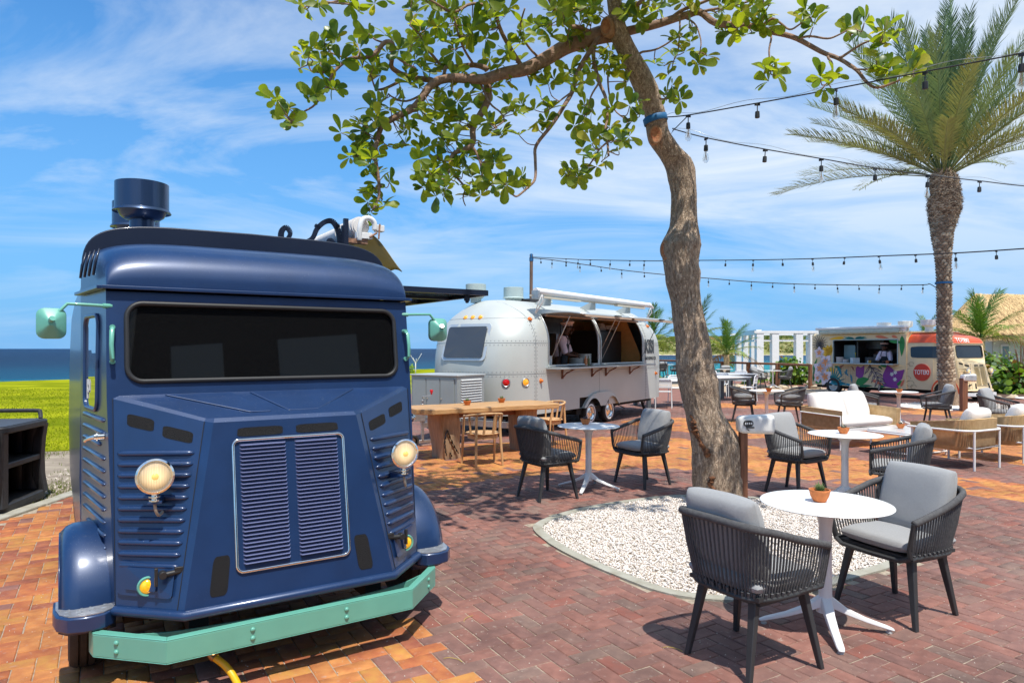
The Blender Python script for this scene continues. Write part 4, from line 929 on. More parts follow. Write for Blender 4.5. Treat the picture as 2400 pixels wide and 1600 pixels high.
b = MB(); b.box((1.75,1.25,2.15), (1.9,.85,.32)); b.box((1.75,.84,2.10), (1.9,.03,.26)); b.build('extractor_hood', mat('dark_steel', (.06,.055,.055), .35, .7, var=.3), tr, smooth=0, bevel=.01)
b = MB(); b.box((4.55,1.0,1.25), (1.15,.8,1.65)); b.box((4.55,.59,1.3), (1.08,.02,1.5)); b.build('black_cabinet', mat('cabinet_black', (.018,.018,.02), .35), tr, smooth=0, bevel=.01)
b = MB(); b.box((4.9,.9,2.16), (.55,.3,.11)); b.lathe([(.16,0),(.15,.1),(.05,.16)], 14, M=Matrix.Translation((4.52,.9,2.12)) @ Matrix.Rotation(PI/2,4,'X')); b.build('ceiling_fan_lamp', mat('cream_case', (.45,.36,.31), .6), tr, smooth=40, bevel=.01)
b = MB(); b.box((3.15,1.69,1.80), (.62,.04,.5)); b.build('red_board', mat('dark_red_board', (.22,.02,.03), .6), tr, smooth=0, bevel=.01)
b = MB(); b.box((2.98,1.66,1.83), (.10,.02,.15)); b.build('white_note', M_whitepl, tr, smooth=0)
b = MB(); b.box((2.52,1.1,1.55), (.14,.5,1.5)); b.box((2.62,.82,1.55), (.03,.03,1.5)); b.build('steel_pillar', mat('grey_pillar', (.20,.21,.23), .4, .6), tr, smooth=0, bevel=.01)
b = MB(); b.box((2.9,.42,1.24), (4.5,.50,.03)); b.box((2.9,.52,.87), (4.4,.40,.72)); b.build('worktop', M_steel, tr, smooth=0, bevel=.004)
def thing_mesh(b, name, m, label, cat, group=None, parent=None, smooth=40, bevel=0):
    o = b.build(name, m, None, smooth=smooth, bevel=bevel)
    if parent is not None: o.matrix_world = parent.matrix_basis
    return tag(o, label, cat, group)
# fold-down counter, brackets, hatches, struts
b = MB(); b.box((2.92,-.15,1.262), (4.42,.36,.035)); b.build('serving_counter', mat('counter_steel', (.50,.53,.53), .35, .6), tr, smooth=0, bevel=.004)
for t in (1.30, 2.52, 3.15, 4.35):
    b = MB(); b.box((t,-.012,1.14), (.05,.02,.20)); b.box((t,-.15,1.236), (.04,.28,.018)); b.tube([(t,-.02,1.06),(t,-.10,1.15),(t,-.26,1.225)], .014, 6); b.build('counter_bracket', mat('rust_brown', (.20,.09,.055), .7, var=.3, vscale=30), tr, smooth=0)
for a, c in ((.80, 2.80), (2.92, 5.06)):
    b = MB(); 
    def hf(i, j): return (a+(c-a)*i, inset(2.30)-.02-.98*j, 2.315-.055*j+.05*math.sin(j*PI*.9))
    b.grid(hf, 6, 7); h_ = b.build('hatch', mat('hatch_skin', (.52,.56,.57), .35, .5), tr, smooth=60, solid=.03)
    b = MB(); b.box(((a+c)/2,-.80,2.262), (c-a-.05,.03,.03)); b.box(((a+c)/2,.10,2.29), (c-a-.1,.03,.03)); b.build('hatch_rail', mat('worn_beige', (.50,.36,.26), .6), h_, smooth=0)
    b = MB(); b.box(((a+c)/2+.3,-.84,2.30), (.22,.05,.02)); b.build('hatch_handle', M_black, h_, smooth=0)
    for t in (a+.06, c-.06):
        b = MB(); p = Vector((t,-.45,2.27)); q = hullpt(t, 1.42, .01); b.cyl(p, p+(q-p)*.55, .008, 8); b.cyl(p+(q-p)*.5, q, .004, 8); b.build('gas_strut', M_steel if t < 4.5 else M_black, h_, smooth=60)
# awning roll on three brackets
awr = empty('awning_cassette', S0, YAW2, 'long white rolled awning mounted above the silver trailer hatches', 'awning')
b = MB(); b.cyl((.52,.12,2.75), (5.75,.12,2.74), .062, 20); b.cyl((5.75,.12,2.74), (5.98,.12,2.68), .06, 16, r2=.02); b.build('awning_tube', mat('bright_canvas', (.82,.82,.82), .6), awr, smooth=50)
b = MB()
for a, c in ((.75, 2.2), (3.9, 5.4)): b.box(((a+c)/2,.12,2.645), (c-a,.09,.035))
b.box((3.0,.2,2.67), (5.0,.10,.03)); b.build('awning_arm', mat('cream_metal', (.62,.56,.45), .5), awr, smooth=0)
b = MB(); b.box((.53,.12,2.68), (.06,.16,.16)); b.box((.62,.06,2.65), (.16,.05,.05)); b.build('end_cap', M_steel, awr, smooth=0, bevel=.01)
for t in (.60, 5.62):
    b = MB(); b.tube([(t,.02,2.68),(t,.0,2.55),(t+.02,.18,2.33)], .014, 6); b.tube([(t,.02,2.68),(t-.10,.05,2.50),(t+.0,.18,2.33)], .011, 6); b.build('awning_stay', M_white, awr, smooth=60)
for t in (1.15, 3.0, 4.75):
    b = MB(); b.prism([(.18,-.0),(.62,.0),(.62,.03),(.30,.17),(.18,.17)], t-.02, t+.02, M=Matrix(((0,0,1,0),(1,0,0,0),(0,1,0,2.50),(0,0,0,1)))); b.build('awning_support', silver, awr, smooth=0)
# roof extractors
for t, s, h in ((.42, 1.5, .34), (1.1, 1.05, .30), (2.05, .95, .26)):
    e = empty('roof_extractor', (t, s, 2.57)); e.parent = tr; m = mat('pale_green_grey', (.42,.52,.51), .5, var=.06)
    b = MB(); b.lathe([(.11,0),(.11,h-.26),(.16,h-.23),(.19,h-.17)], 24); b.build('duct', m, e, smooth=50)
    b = MB(); b.lathe([(.20,h-.19),(.225,h-.19),(.205,h-.17),(.205,h+.03),(.19,h+.035),(0,h+.035)], 28); b.build('drum', m, e, smooth=40)
b = MB(); b.box((1.6,1.0,2.63), (.6,.5,.10)); b.build('roof_hatch', mat('dark_roof_hatch', (.03,.03,.035), .5), tr, smooth=0, bevel=.02)
# wheels and arch
for t in (2.52, 3.37): wheel(tr, Vector((t, .10, .26)), .26, .17, -1, M_chrome, 'wheel', True)
for o in [x for x in COL.objects if x.parent == tr and x.name.startswith('wheel')]: o.rotation_euler = (0, 0, PI/2)
b = MB(); ar = []
for k in range(25):
    t = 2.12+(3.77-2.12)*k/24; q = abs((k-12)/12); ar.append((t, .70-.30*q**3.2))
inn = []
for k in range(25):
    t = 2.19+(3.70-2.19)*k/24
    zc_ = max(.26+math.sqrt(max(0, .325**2-(t-2.52)**2)) if abs(t-2.52) < .325 else .40, .26+math.sqrt(max(0, .325**2-(t-3.37)**2)) if abs(t-3.37) < .325 else .40)
    inn.append((t, max(.40, zc_)))
vs = [(t,-.05,z) for t, z in ar]+[(t,-.06,z) for t, z in inn]+[(t,.02,z) for t, z in ar]
b.add(vs, [(k, k+1, 26+k, 25+k) for k in range(24)]+[(50+k, 51+k, k+1, k) for k in range(24)]); b.f = [f[::-1] for f in b.f]; b.build('wheel_arch', silver, tr, smooth=50)
b = MB(); b.box((2.95,1.15,.36), (6.0,1.9,.10)); b.box((2.9,.5,.50), (1.7,.8,.5)); b.cyl((2.52,.1,.26), (2.52,2.2,.26), .04, 8); b.cyl((3.37,.1,.26), (3.37,2.2,.26), .04, 8)
b.cyl((5.5,.25,.38), (5.75,.22,.02), .035, 6); b.cyl((5.9,.3,.38), (5.55,.22,.15), .012, 6); b.cyl((4.6,.6,.2), (5.3,.6,.33), .012, 6); b.cyl((4.6,.6,.33), (5.3,.6,.15), .012, 6); b.cyl((.7,.4,.38), (.7,.4,.02), .03, 6); b.box((.9,.6,.2), (.25,.3,.3))
b.cyl((-.1,.5,.38), (.15,.5,.05), .018, 6); b.cyl((.2,.5,.38), (-.1,.5,.05), .018, 6); b.build('chassis', M_dark, tr, smooth=0)
# lettering
black_p = mat('grey_lettering', (.045,.055,.062), .5)
def letfn(t0, z0, tilt): return lambda p: hullpt(t0+p.x, z0+p.y+tilt*p.x, .006+p.z)
text_obj('lettering', 'KISI', .43, black_p, tr, fn=letfn(5.19, 1.55, .0), sx=.80, depth=.001, bold=.022)
text_obj('lettering', 'BAD BOWLS CO.', .105, black_p, tr, fn=letfn(5.22, 1.37, .0), sx=.80, depth=.001, bold=.004)
# things on the trailer counter
WB = Matrix.Translation(S0) @ Matrix.Rotation(YAW2, 4, 'Z')
def at(t, s, z): return WB @ Vector((t, s, z))
b = MB()
for k in range(9): b.box((0,0,.012+.024*k), (.24-.004*(k % 2),.24,.021))
o = b.build('box_stack', M_whitepl, None, smooth=0, bevel=.003, loc=at(1.02,.25,1.282), rot=(0,0,YAW2)); tag(o, 'stack of white takeaway boxes at the left end of the silver trailer counter', 'boxes')
b = MB(); 
for k in range(7): b.lathe([(.10,.0),(.16,.035),(.165,.045),(.155,.045),(.10,.012),(0,.012)], 20, M=Matrix.Translation((0,0,.022*k)), cap=False)
bw = b.build('bowl_stack', M_whitepl, None, smooth=50, loc=at(2.62,.45,1.26)); tag(bw, 'stack of white bowls left of the trailer centre post', 'bowls')
o = bw.copy(); COL.objects.link(o); o.location = at(3.22,.6,1.26); o.scale = (1.1,1.1,1.5); tag(o, 'stack of white bowls in the right-hand trailer hatch', 'bowls')
for t, m, lab in ((2.22, mat('orange_sauce', (.72,.26,.10), .4), 'orange squeeze bottle on the silver trailer counter'), (2.34, mat('green_sauce', (.14,.15,.05), .35), 'dark olive sauce bottle beside the orange squeeze bottle')):
    b = MB(); b.lathe([(.033,0),(.036,.01),(.036,.13),(.03,.15),(.013,.16),(.011,.18),(.004,.215),(0,.215)], 14); tag(b.build('sauce_bottle', m, None, smooth=50, loc=at(t,-.02,1.282)), lab, 'bottle')
b = MB(); b.lathe([(.04,0),(.06,.05),(.055,.05),(.037,.01),(0,.01)], 16, cap=False); tag(b.build('sauce_cup', M_whitepl, None, smooth=50, loc=at(2.50,-.04,1.282)), 'small white cup at the right of the squeeze bottles', 'cup')
for t, lab in ((1.68, 'white oval plate in front of the trailer cook, nearest the boxes'), (1.98, 'white oval plate in front of the trailer cook, nearest the bottles')):
    b = MB(); b.lathe([(.08,0),(.15,.018),(.155,.024),(.145,.024),(.08,.008),(0,.008)], 24, sx=1.05, sy=.8, cap=False); tag(b.build('plate', M_whitepl, None, smooth=50, loc=at(t,-.06,1.282), rot=(0,0,YAW2)), lab, 'plate')
# ---------------------------------------------------------------- generator cabinet, jack
CB = Vector((-.928, 11.6, 0)); cabm = mat('pale_grey_steel', (.36,.40,.40), .42, .3, var=.05, vscale=3)
gc = empty('generator_cabinet', CB, math.atan2(.55, -.83)-PI, 'grey steel cabinet with three doors and louvred side at the trailer tail', 'cabinet')
# local: x runs from the near corner back along -x (left), y goes away from us along the louvred side
W_, D_, z0, z1 = 1.04, .78, .40, 1.17
b = MB(); b.box((-W_/2, D_/2, (z0+z1)/2), (W_, D_, z1-z0)); b.build('case', cabm, gc, smooth=0, bevel=.006)
b = MB(); b.box((-W_/2, D_/2-.01, z1+.012), (W_+.04, D_+.05, .024)); b.build('lid', mat('cabinet_lid', (.50,.53,.53), .4, .3), gc, smooth=0, bevel=.004)
for k in range(3):
    b = MB(); b.box((-W_+.045+.315*k+.15, -.008, (z0+z1)/2-.01), (.30, .014, z1-z0-.07)); d = b.build('door', cabm, gc, smooth=0, bevel=.003)
    b = MB(); b.cyl((-W_+.045+.315*k+(.27 if k < 1 else .03), -.014, .78), (-W_+.045+.315*k+(.27 if k < 1 else .03), -.026, .78), .014, 12); b.build('door_knob', M_chrome, d, smooth=50)
lm = None
for k in range(15):
    if lm is None:
        b = MB(); b.add([(.0,-.30,-.014),(.0,.30,-.014),(.022,.29,-.012),(.022,-.29,-.012),(0,-.30,.016),(0,.30,.016)], [(0,1,2,3),(3,2,5,4),(0,3,4),(1,5,2)]); lm = b.build('louvre', mat('louvre_white', (.56,.57,.57), .4, .2), gc, smooth=0); o = lm
    else: o = lm.copy(); COL.objects.link(o); o.parent = gc
    o.location = (.002, D_/2, z0+.06+.046*k)
b = MB(); b.box((-.3, .5, .34), (2.0,.08,.10)); b.box((-W_/2,.3,.34), (.08,1.2,.08)); b.build('tow_frame', M_steel, gc, smooth=0)
jk = empty('jockey_wheel', G(989, 1047, 0)+Vector((0,.06,0)), .6, 'galvanised jockey wheel and crank with red grip beside the grey cabinet', 'jack')
b = MB(); b.cyl((0,0,.10), (0,0,.78), .028, 12); b.cyl((0,0,.38), (0,0,.72), .038, 12); b.box((-.06,0,.50), (.18,.10,.14)); b.box((.05,0,.085), (.26,.035,.05)); b.build('jack_post', M_steel, jk, smooth=40, bevel=.003)
b = MB(); b.cyl((0,0,.78), (0,0,.84), .008, 8); b.cyl((0,0,.84), (.17,0,.85), .006, 8); b.build('crank', M_steel, jk, smooth=60)
b = MB(); b.lathe([(.010,0),(.030,.07),(.022,.085),(0,.085)], 12, M=Matrix.Translation((.17,0,.865))); b.build('red_grip', mat('red_plastic', (.62,.015,.02), .35), jk, smooth=50)
wheel(jk, Vector((-.17,0,.10)), .10, .05, 1, M_steel, 'small_wheel').rotation_euler = (0,0,PI/2)
# ================================================================ cream truck with flowers
O2 = None
psi = rad(26); SC2 = .93
P1 = Vector((.646*21.3, 21.3)); Rv = Vector((math.cos(psi), math.sin(psi))); Fv = Vector((math.sin(psi), -math.cos(psi)))
o2 = P1+Rv*.83*SC2
t2 = empty('flower_food_truck', (o2.x, o2.y, -.02), psi, 'cream vintage food truck painted with tropical flowers, with orange roof dome', 'food truck', sc=SC2)
cream = mat('cream_paint', (.80,.62,.36), .45, var=.04, vscale=3, coat=.15); orange = mat('orange_paint', (.86,.11,.025), .42, coat=.2)
cab(t2, cream, orange, mat('black_glass', (.014,.018,.024), .06, spec=.5), M_white, mat('cream_louvre', (.62,.50,.26), .5), mat('cream_frame', (.45,.38,.22), .5), 1.25, accent=M_white)
BW = .965
b = MB(); prof = [(-BW,.34),(-BW,2.30),(-.90,2.37),(-.5,2.41),(0,2.42),(.5,2.41),(.90,2.37),(BW,2.30),(BW,.34)]
# body with the serving hatch cut in the viewer-side wall (u = -BW)
va, vb = -1.55, -5.55; oz0, oz1, ov0, ov1 = 1.24, 2.12, -1.86, -4.55
n_ = len(prof)
b.add([V3(u, v, z) for v in (va, vb) for u, z in prof], [(k, n_+k, n_+k+1, k+1) for k in range(1, n_-1)]+[tuple(range(n_))[::-1], tuple(range(n_, 2*n_)), (0, n_-1, 2*n_-1, n_)])
for a0, a1, c0, c1 in ((va, vb, .34, oz0), (va, vb, oz1, 2.30), (va, ov0, oz0, oz1), (ov1, vb, oz0, oz1)):
    b.add([V3(-BW, a0, c0), V3(-BW, a1, c0), V3(-BW, a1, c1), V3(-BW, a0, c1)], [(0,1,2,3)])
b.f[-4:] = [f for f in b.f[-4:]]
b.build('body', cream, t2, smooth=30)
# the cab's middle part
b = MB(); pr = [(-.925,.36),(-.93,1.0),(-.925,1.95),(-.88,2.16),(-.75,2.27),(0,2.37),(.75,2.27),(.88,2.16),(.925,1.95),(.93,1.0),(.925,.36)]; n_ = len(pr)
b.add([V3(u, v, z) for v in (-.60, -1.56) for u, z in pr], [(k, n_+k, n_+k+1, k+1) for k in range(n_-1)]+[tuple(range(n_))[::-1]]); b.build('cab_body', cream, t2, smooth=40)
b = MB(); pr2 = [(-.932,1.99),(-.89,2.165),(-.76,2.285),(0,2.38),(.76,2.285),(.89,2.165),(.932,1.99)]; n_ = len(pr2)
b.add([V3(u, v, z) for v in (-.55, -1.50) for u, z in pr2]+[V3(u*.985, v, z-.03) for v in (-.55,-1.50) for u, z in pr2], [(k, n_+k, n_+k+1, k+1) for k in range(n_-1)]+[(n_+k, 3*n_+k, 3*n_+k+1, n_+k+1) for k in range(n_-1)]); b.build('orange_roof', orange, t2, smooth=60)
b = MB(); b.box(V3(0,-1.1,2.36), (1.3,.9,.06)); b.build('roof_cap', cream, t2, smooth=0, bevel=.03)
# wall x-coordinate plane helper: (distance back, height) -> decals stand 4 mm proud of the corrugations
def wall(v, z, o=.0): return Vector(V3(-BW-o, v, z))
for k in range(13):
    z = .50+.056*k; b = MB(); b.tube([wall(-1.62, z), wall(-5.48, z)], [.012,.012], 6); b.build('corrugation', cream, t2, smooth=180)
b = MB(); 
for v0 in (ov0, ov1): b.box(V3(-BW+.01, v0, (oz0+oz1)/2), (.06,.03,oz1-oz0))
b.box(V3(-BW+.01,(ov0+ov1)/2,oz1), (.06,ov0-ov1,.03)); b.build('hatch_frame', M_steel, t2, smooth=0)
b = MB(); b.box(V3(-BW-.16,(ov0+ov1)/2,oz0-.02), (.36,ov0-ov1+.1,.04)); b.build('serving_counter', M_steel, t2, smooth=0, bevel=.004)
b = MB(); X0 = .75
b.add([V3(X0,va-.02,.6),V3(X0,vb+.02,.6),V3(X0,vb+.02,2.25),V3(X0,va-.02,2.25)], [(0,1,2,3)], 0); b.add([V3(-BW+.02,va-.02,.6),V3(-BW+.02,vb+.02,.6),V3(X0,vb+.02,.6),V3(X0,va-.02,.6)], [(0,1,2,3)], 0)
b.add([V3(-BW+.02,va-.02,2.25),V3(-BW+.02,vb+.02,2.25),V3(X0,vb+.02,2.25),V3(X0,va-.02,2.25)], [(0,1,2,3)], 1)
b.add([V3(-BW+.02,va-.02,.6),V3(X0,va-.02,.6),V3(X0,va-.02,2.25),V3(-BW+.02,va-.02,2.25)], [(0,1,2,3)], 0); b.add([V3(-BW+.02,ov1-.05,.6),V3(X0,ov1-.05,.6),V3(X0,ov1-.05,2.25),V3(-BW+.02,ov1-.05,2.25)], [(0,1,2,3)], 1)
b.build('interior_lining', [mat('brushed_steel_wall', (.42,.36,.34), .35, .8, var=.15, vscale=2), mat('dark_steel_wall', (.08,.07,.07), .4, .7)], t2, smooth=0)
b = MB(); b.box(V3(.2,-3.55,1.95), (.8,1.2,.35)); b.build('extractor_hood', MATS['dark_steel'], t2, smooth=0)
b = MB(); b.box(V3(-.3,-4.15,1.55), (.5,.5,.75)); b.build('glass_fridge', mat('fridge_glass', (.20,.30,.30), .1), t2, smooth=0, bevel=.01)
b = MB(); b.box(V3(-.35,-3.72,1.5), (.6,.05,1.1)); b.build('dark_post', MATS['dark_steel'], t2, smooth=0)
b = MB(); b.box(V3(.1,-3.2,1.45), (.5,.45,.28)); b.box(V3(.1,-3.2,1.63), (.4,.3,.06)); b.build('grill', mat('brown_grill', (.16,.06,.04), .4, .3), t2, smooth=0, bevel=.01)
b = MB(); b.box(V3(-.75,-3.2,oz0-.05), (.4,2.6,.04)); b.build('worktop', M_steel, t2, smooth=0)
# awning box over the hatch, side flap rail
a2 = empty('truck_awning', (o2.x, o2.y, -.02), psi, 'pale awning box with scalloped valance over the flower truck hatch', 'awning', sc=SC2)
b = MB(); b.box(V3(-BW-.02,-3.4,2.57), (.30,3.75,.10)); b.box(V3(-BW+.02,-3.4,2.47), (.20,3.6,.12)); b.build('awning_case', mat('pale_blue_metal', (.78,.84,.85), .5), a2, smooth=0, bevel=.03)
b = MB(); n_ = 60; vs = []
for k in range(n_+1):
    v = -1.7-3.4*k/n_; vs += [V3(-BW-.14, v, 2.54), V3(-BW-.16+.01*math.sin(k), v, 2.36-.015*abs(math.sin(k*PI/4)))]
b.add(vs, [(2*k, 2*k+2, 2*k+3, 2*k+1) for k in range(n_)]); b.build('valance', mat('pale_canvas', (.60,.66,.60), .8, var=.1, transl=.2), a2, smooth=180, solid=.008)
for v, z in ((-1.65, 2.5), (-1.85, 2.48)):
    b = MB(); b.box(V3(-.8,v,z), (.16,.08,.16)); b.build('awning_motor', M_steel, a2, smooth=0, bevel=.02)
for u, v, h in ((.1,-2.3,.36),(.3,-3.3,.34)):
    e = empty('roof_extractor', V3(u, v, 2.40)); e.parent = t2; b = MB(); b.lathe([(.13,0),(.13,h-.2),(.24,h-.16),(.25,h+.04),(0,h+.06)], 20); b.build('duct', M_white, e, smooth=50)
e = empty('roof_extractor', V3(-.3,-1.15,2.35)); e.parent = t2; b = MB(); b.lathe([(.13,0),(.13,.2),(.26,.26),(.27,.45),(0,.47)], 20); b.build('duct', M_white, e, smooth=50)
b = MB(); b.box(V3(.15,-3.4,2.46), (1.0,1.1,.08)); b.box(V3(.0,-3.4,2.53), (.8,.9,.06)); b.build('roof_hatch', M_white, t2, smooth=0, bevel=.04)
# cab side window + round sign
wv0, wv1 = -.22, -1.42
b = MB(); R1 = rrect(wv0-wv1, .40, .08, 6, 0, 0); n_ = len(R1)
def cs(v, z, o=0): return Vector(V3(-(.826+(.925-.826)*min(1, max(0, -v/.62)))-o if v > -.62 else -.930-o, v, z))
b.tube([cs((wv0+wv1)/2+x, 1.66+y, .004) for x, y in R1], .014, 6, closed=True); fw = b.build('window_frame', cream, t2, smooth=180)
b = MB(); b.grid(lambda i, j: tuple(cs(wv1+(wv0-wv1)*i, 1.66+.40*(j-.5)*(1-.35*max(0,abs(2*i-1)-.88)/.12), .008)), 41, 5); b.build('window_glass', mat('blue_black_glass', (.03,.055,.09), .12, spec=.5), fw, smooth=0)
b = MB(); n_ = 40; b.add([cs(-1.0+.30*math.cos(2*PI*k/n_), .96+.30*math.sin(2*PI*k/n_), .020) for k in range(n_)]+[cs(-1.0+.30*math.cos(2*PI*k/n_), .96+.30*math.sin(2*PI*k/n_), .002) for k in range(n_)], [tuple(range(n_)), tuple(range(2*n_-1, n_-1, -1))]+[(k, n_+k, n_+(k+1) % n_, (k+1) % n_) for k in range(n_)])
b.build('round_emblem', mat('red_orange_disc', (.66,.05,.02), .5), t2, smooth=0)
M_let = mat('white_lettering', (.85,.82,.78), .5)
text_obj('lettering', 'TOTEKI', .22, M_let, t2, fn=lambda p: cs(-1.26+p.x, .89+p.y, .024+p.z), sx=.70, bold=.002)
def domef(u, z, o):
    h = min(1, max(0, (z-1.968)/.29)); cx = max(0, 1-abs(u/.84)**5.2)**(1/5.2); h = min(1, h/max(.05, cx)); return Vector(V3(u, -.55+.56*(1-h**2.6)**(1/2.6)+o, z))
text_obj('lettering', 'TOTEKI', .19, M_let, t2, fn=lambda p: domef(-.66+p.x, 2.02+p.y-.03*p.x, .012+p.z), sx=1.1, bold=.003, depth=.004)
for k in range(8):
    z = .45+.105*k
    for sg, vv in ((1, -.52),): pass
b = MB(); b.cyl(V3(.84,.35,1.045), V3(.95,.36,1.045), .02, 8); b.build('lamp_arm', M_steel, t2, smooth=60)
wheel(t2, V3(-.90,-4.55,.33), .33, .17, -1, mat('grey_rim', (.48,.48,.45), .45, .3), 'rear_wheel'); wheel(t2, V3(.90,-4.55,.33), .33, .17, 1, MATS['grey_rim'], 'rear_wheel')
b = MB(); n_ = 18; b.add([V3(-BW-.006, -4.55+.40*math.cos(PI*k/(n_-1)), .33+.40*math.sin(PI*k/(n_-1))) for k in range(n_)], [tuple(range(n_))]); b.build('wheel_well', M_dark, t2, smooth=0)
b = MB(); n_ = 24; vs = []
for k in range(n_):
    a = -.1+3.3*k/(n_-1); 
    for r in (.39, .47): vs.append(V3(-1.0, -.15+r*math.cos(a), .33+r*math.sin(a)))
b.add(vs, [(2*k, 2*k+2, 2*k+3, 2*k+1) for k in range(n_-1)]); b.build('arch_trim', orange, t2, smooth=0, solid=.02)
b = MB(); b.box(V3(0,-3,.30), (1.5,5,.16)); 
for k in range(3): b.cyl(V3(-.9,-3.2-.4*k,.34), V3(-.9,-3.4-.4*k,.05), .02, 5)
b.build('chassis', M_dark, t2, smooth=0)
# painted flowers and leaves: flat paint on the wall
def paint(polys, name, c, o=.016, per=1):
    m = mat('paint_'+name, c, .55)
    for q0 in range(0, len(polys), per):
      b = MB()
      for P in polys[q0:q0+per]:
        n = len(P); cx = sum(p[0] for p in P)/n; cz = sum(p[1] for p in P)/n
        b.add([wall(v, z, o) for v, z in P]+[wall(cx, cz, o)], [(k, (k+1) % n, n) for k in range(n)])
      b.build('painted_'+name, m, t2, smooth=0)
def petal(cx, cz, a, L_, w, n=9):
    P = []; 
    for k in range(n): t = k/(n-1); P.append((t*L_, w*math.sin(PI*t**.8)))
    for k in range(n-2, 0, -1): t = k/(n-1); P.append((t*L_, -w*math.sin(PI*t**.8)))
    return [(cx+x*math.cos(a)-y*math.sin(a), cz+x*math.sin(a)+y*math.cos(a)) for x, y in P]
def leafblade(P0, P1, w, n=9, jag=0):
    v = Vector((P1[0]-P0[0], P1[1]-P0[1])); nn = Vector((-v.y, v.x)).normalized(); A = []; Bq = []
    for k in range(n):
        t = k/(n-1); ww = w*math.sin(PI*t**.75)*(1-(jag if k % 2 else 0)); p = Vector(P0)+v*t+nn*.15*w*math.sin(PI*t); A.append(tuple(p+nn*ww)); Bq.append(tuple(p-nn*ww))
    return A+Bq[::-1][1:-1]
# v runs from -1.6 (near the cab, right in the picture) to -5.5 (tail, left in the picture)
paint([petal(-5.18, 1.86, a*PI/9, .32, .012) for a in range(18)]+[petal(-5.18, 1.98, a*PI/9+.17, .40, .014) for a in range(18)], 'palm_fan', (.05,.045,.05), .010, 36)
paint([petal(-4.80, 1.62, a, .32, .11) for a in (.7,1.6,2.4,4.0,4.9)]+[leafblade((-4.65,1.95),(-4.78,1.30),.09), leafblade((-4.05,2.22),(-4.75,2.16),.07), petal(-4.75,.86,.4,.3,.13), petal(-4.75,.86,3.3,.2,.13)], 'yellow_flower', (.82,.46,.02), .012)
fl_ = []; fo = []
for cx, cz, r, a0 in ((-5.20,1.62,.26,.3),(-4.90,1.24,.36,.9),(-5.16,.98,.36,.1),(-4.92,.66,.36,.6),(-5.28,.60,.2,1.2)):
    for k in range(5): fl_.append(petal(cx, cz, a0+k*2*PI/5, r, r*.36)); fo.append(petal(cx, cz, a0+k*2*PI/5, r*.5, r*.12))
paint([leafblade((-5.5,.5),(-5.1,.95),.1), leafblade((-5.5,.9),(-5.3,1.4),.05), leafblade((-5.4,.40),(-5.0,.52),.09), leafblade((-3.55,.45),(-2.98,.66),.15), leafblade((-1.70,2.25),(-1.72,1.50),.10), leafblade((-2.2,2.06),(-1.6,1.98),.06), leafblade((-2.2,.42),(-1.62,.62),.12), leafblade((-2.55,1.17),(-2.15,1.10),.05)], 'green_leaf', (.02,.24,.05), .013)
paint(fl_, 'white_flower', (.80,.68,.72), .018, 5); paint(fo, 'flower_throat', (.80,.30,.12), .021, 5)
paint([leafblade((-4.98,.64),(-4.15,.36),.16), leafblade((-5.05,.68),(-4.5,.62),.09), leafblade((-4.5,.50),(-3.9,.37),.07), leafblade((-4.35,1.12),(-4.15,.66),.06), leafblade((-4.05,.90),(-3.86,.72),.045), leafblade((-3.78,.82),(-3.70,.42),.045), leafblade((-3.98,.42),(-3.72,.36),.04), leafblade((-3.92,1.0),(-4.02,.78),.04)], 'teal_leaf', (.0,.25,.34), .014)
paint([leafblade((-4.55,.42),(-4.55+.62*math.cos(a),.42+.75*math.sin(a)),.030) for a in (.05,.3,.6,.9,1.15,1.4,1.65,1.95)]+[leafblade((-3.6,2.15),(-3.6+x,2.15+z),.035) for x, z in ((-.5,.09),(.5,.08),(.55,.02),(-.55,.0),(.3,.1),(-.3,.1))], 'palm_frond', (.01,.20,.19), .014)
paint([[(-3.55,1.05),(-3.47,1.12),(-3.35,1.07),(-3.18,1.16),(-3.20,.85),(-3.26,.70),(-3.42,.66),(-3.55,.74)], [(-2.40,.42),(-2.44,.82),(-2.26,1.20),(-2.08,1.08),(-1.96,.96),(-1.60,1.04),(-1.70,.70),(-1.90,.52),(-1.80,.36),(-2.1,.36)]], 'purple_leaf', (.25,.035,.26), .014)
mons = []
for k in range(9):
    t_ = k/8; sd_ = 1 if k % 2 else -1; p0 = (-2.95+.42*t_, 1.16-.62*t_); mons.append(leafblade(p0, (p0[0]+sd_*(.34-.14*t_)+.10, p0[1]-.26+.10*sd_), .048))
mons.append(leafblade((-3.0,1.22),(-2.5,.42),.05))
paint(mons, 'leaf_outline', (.09,.065,.085), .014, 10); paint([[(sum(p[0] for p in P)/len(P)+(x-sum(p[0] for p in P)/len(P))*.55, sum(p[1] for p in P)/len(P)+(z-sum(p[1] for p in P)/len(P))*.55) for x, z in P] for P in mons], 'leaf_fill', (.50,.36,.28), .018, 10)
paint([petal(x, z, a0+k*1.05, .085, .025) for x, z, a0 in ((-2.08,.86,.2),(-1.95,.93,.6),(-1.96,.68,.1)) for k in range(6)], 'small_flower', (.80,.76,.70), .020, 6)
paint([leafblade((-2.75,2.24),(-2.2,2.16),.055), leafblade((-2.1,2.24),(-1.85,2.17),.05), leafblade((-5.45,.78),(-5.25,.42),.07), leafblade((-2.9,.62),(-2.4,.44),.06), leafblade((-1.75,.42),(-1.60,.70),.05)], 'coral_leaf', (.75,.20,.10), .014)
paint([leafblade((-5.5,.42),(-5.42,1.1),.05), leafblade((-3.42,.36),(-2.85,.40),.05), leafblade((-2.62,.36),(-2.2,.50),.08), leafblade((-4.5,1.10),(-4.15,.98),.05), leafblade((-2.62,1.14),(-2.45,1.02),.04)], 'deep_green', (.02,.16,.06), .013)
paint([leafblade((-4.35,.98),(-4.05,1.16),.05), leafblade((-3.74,1.12),(-3.60,.92),.035)], 'brown_pod', (.30,.12,.08), .013)
b = MB()
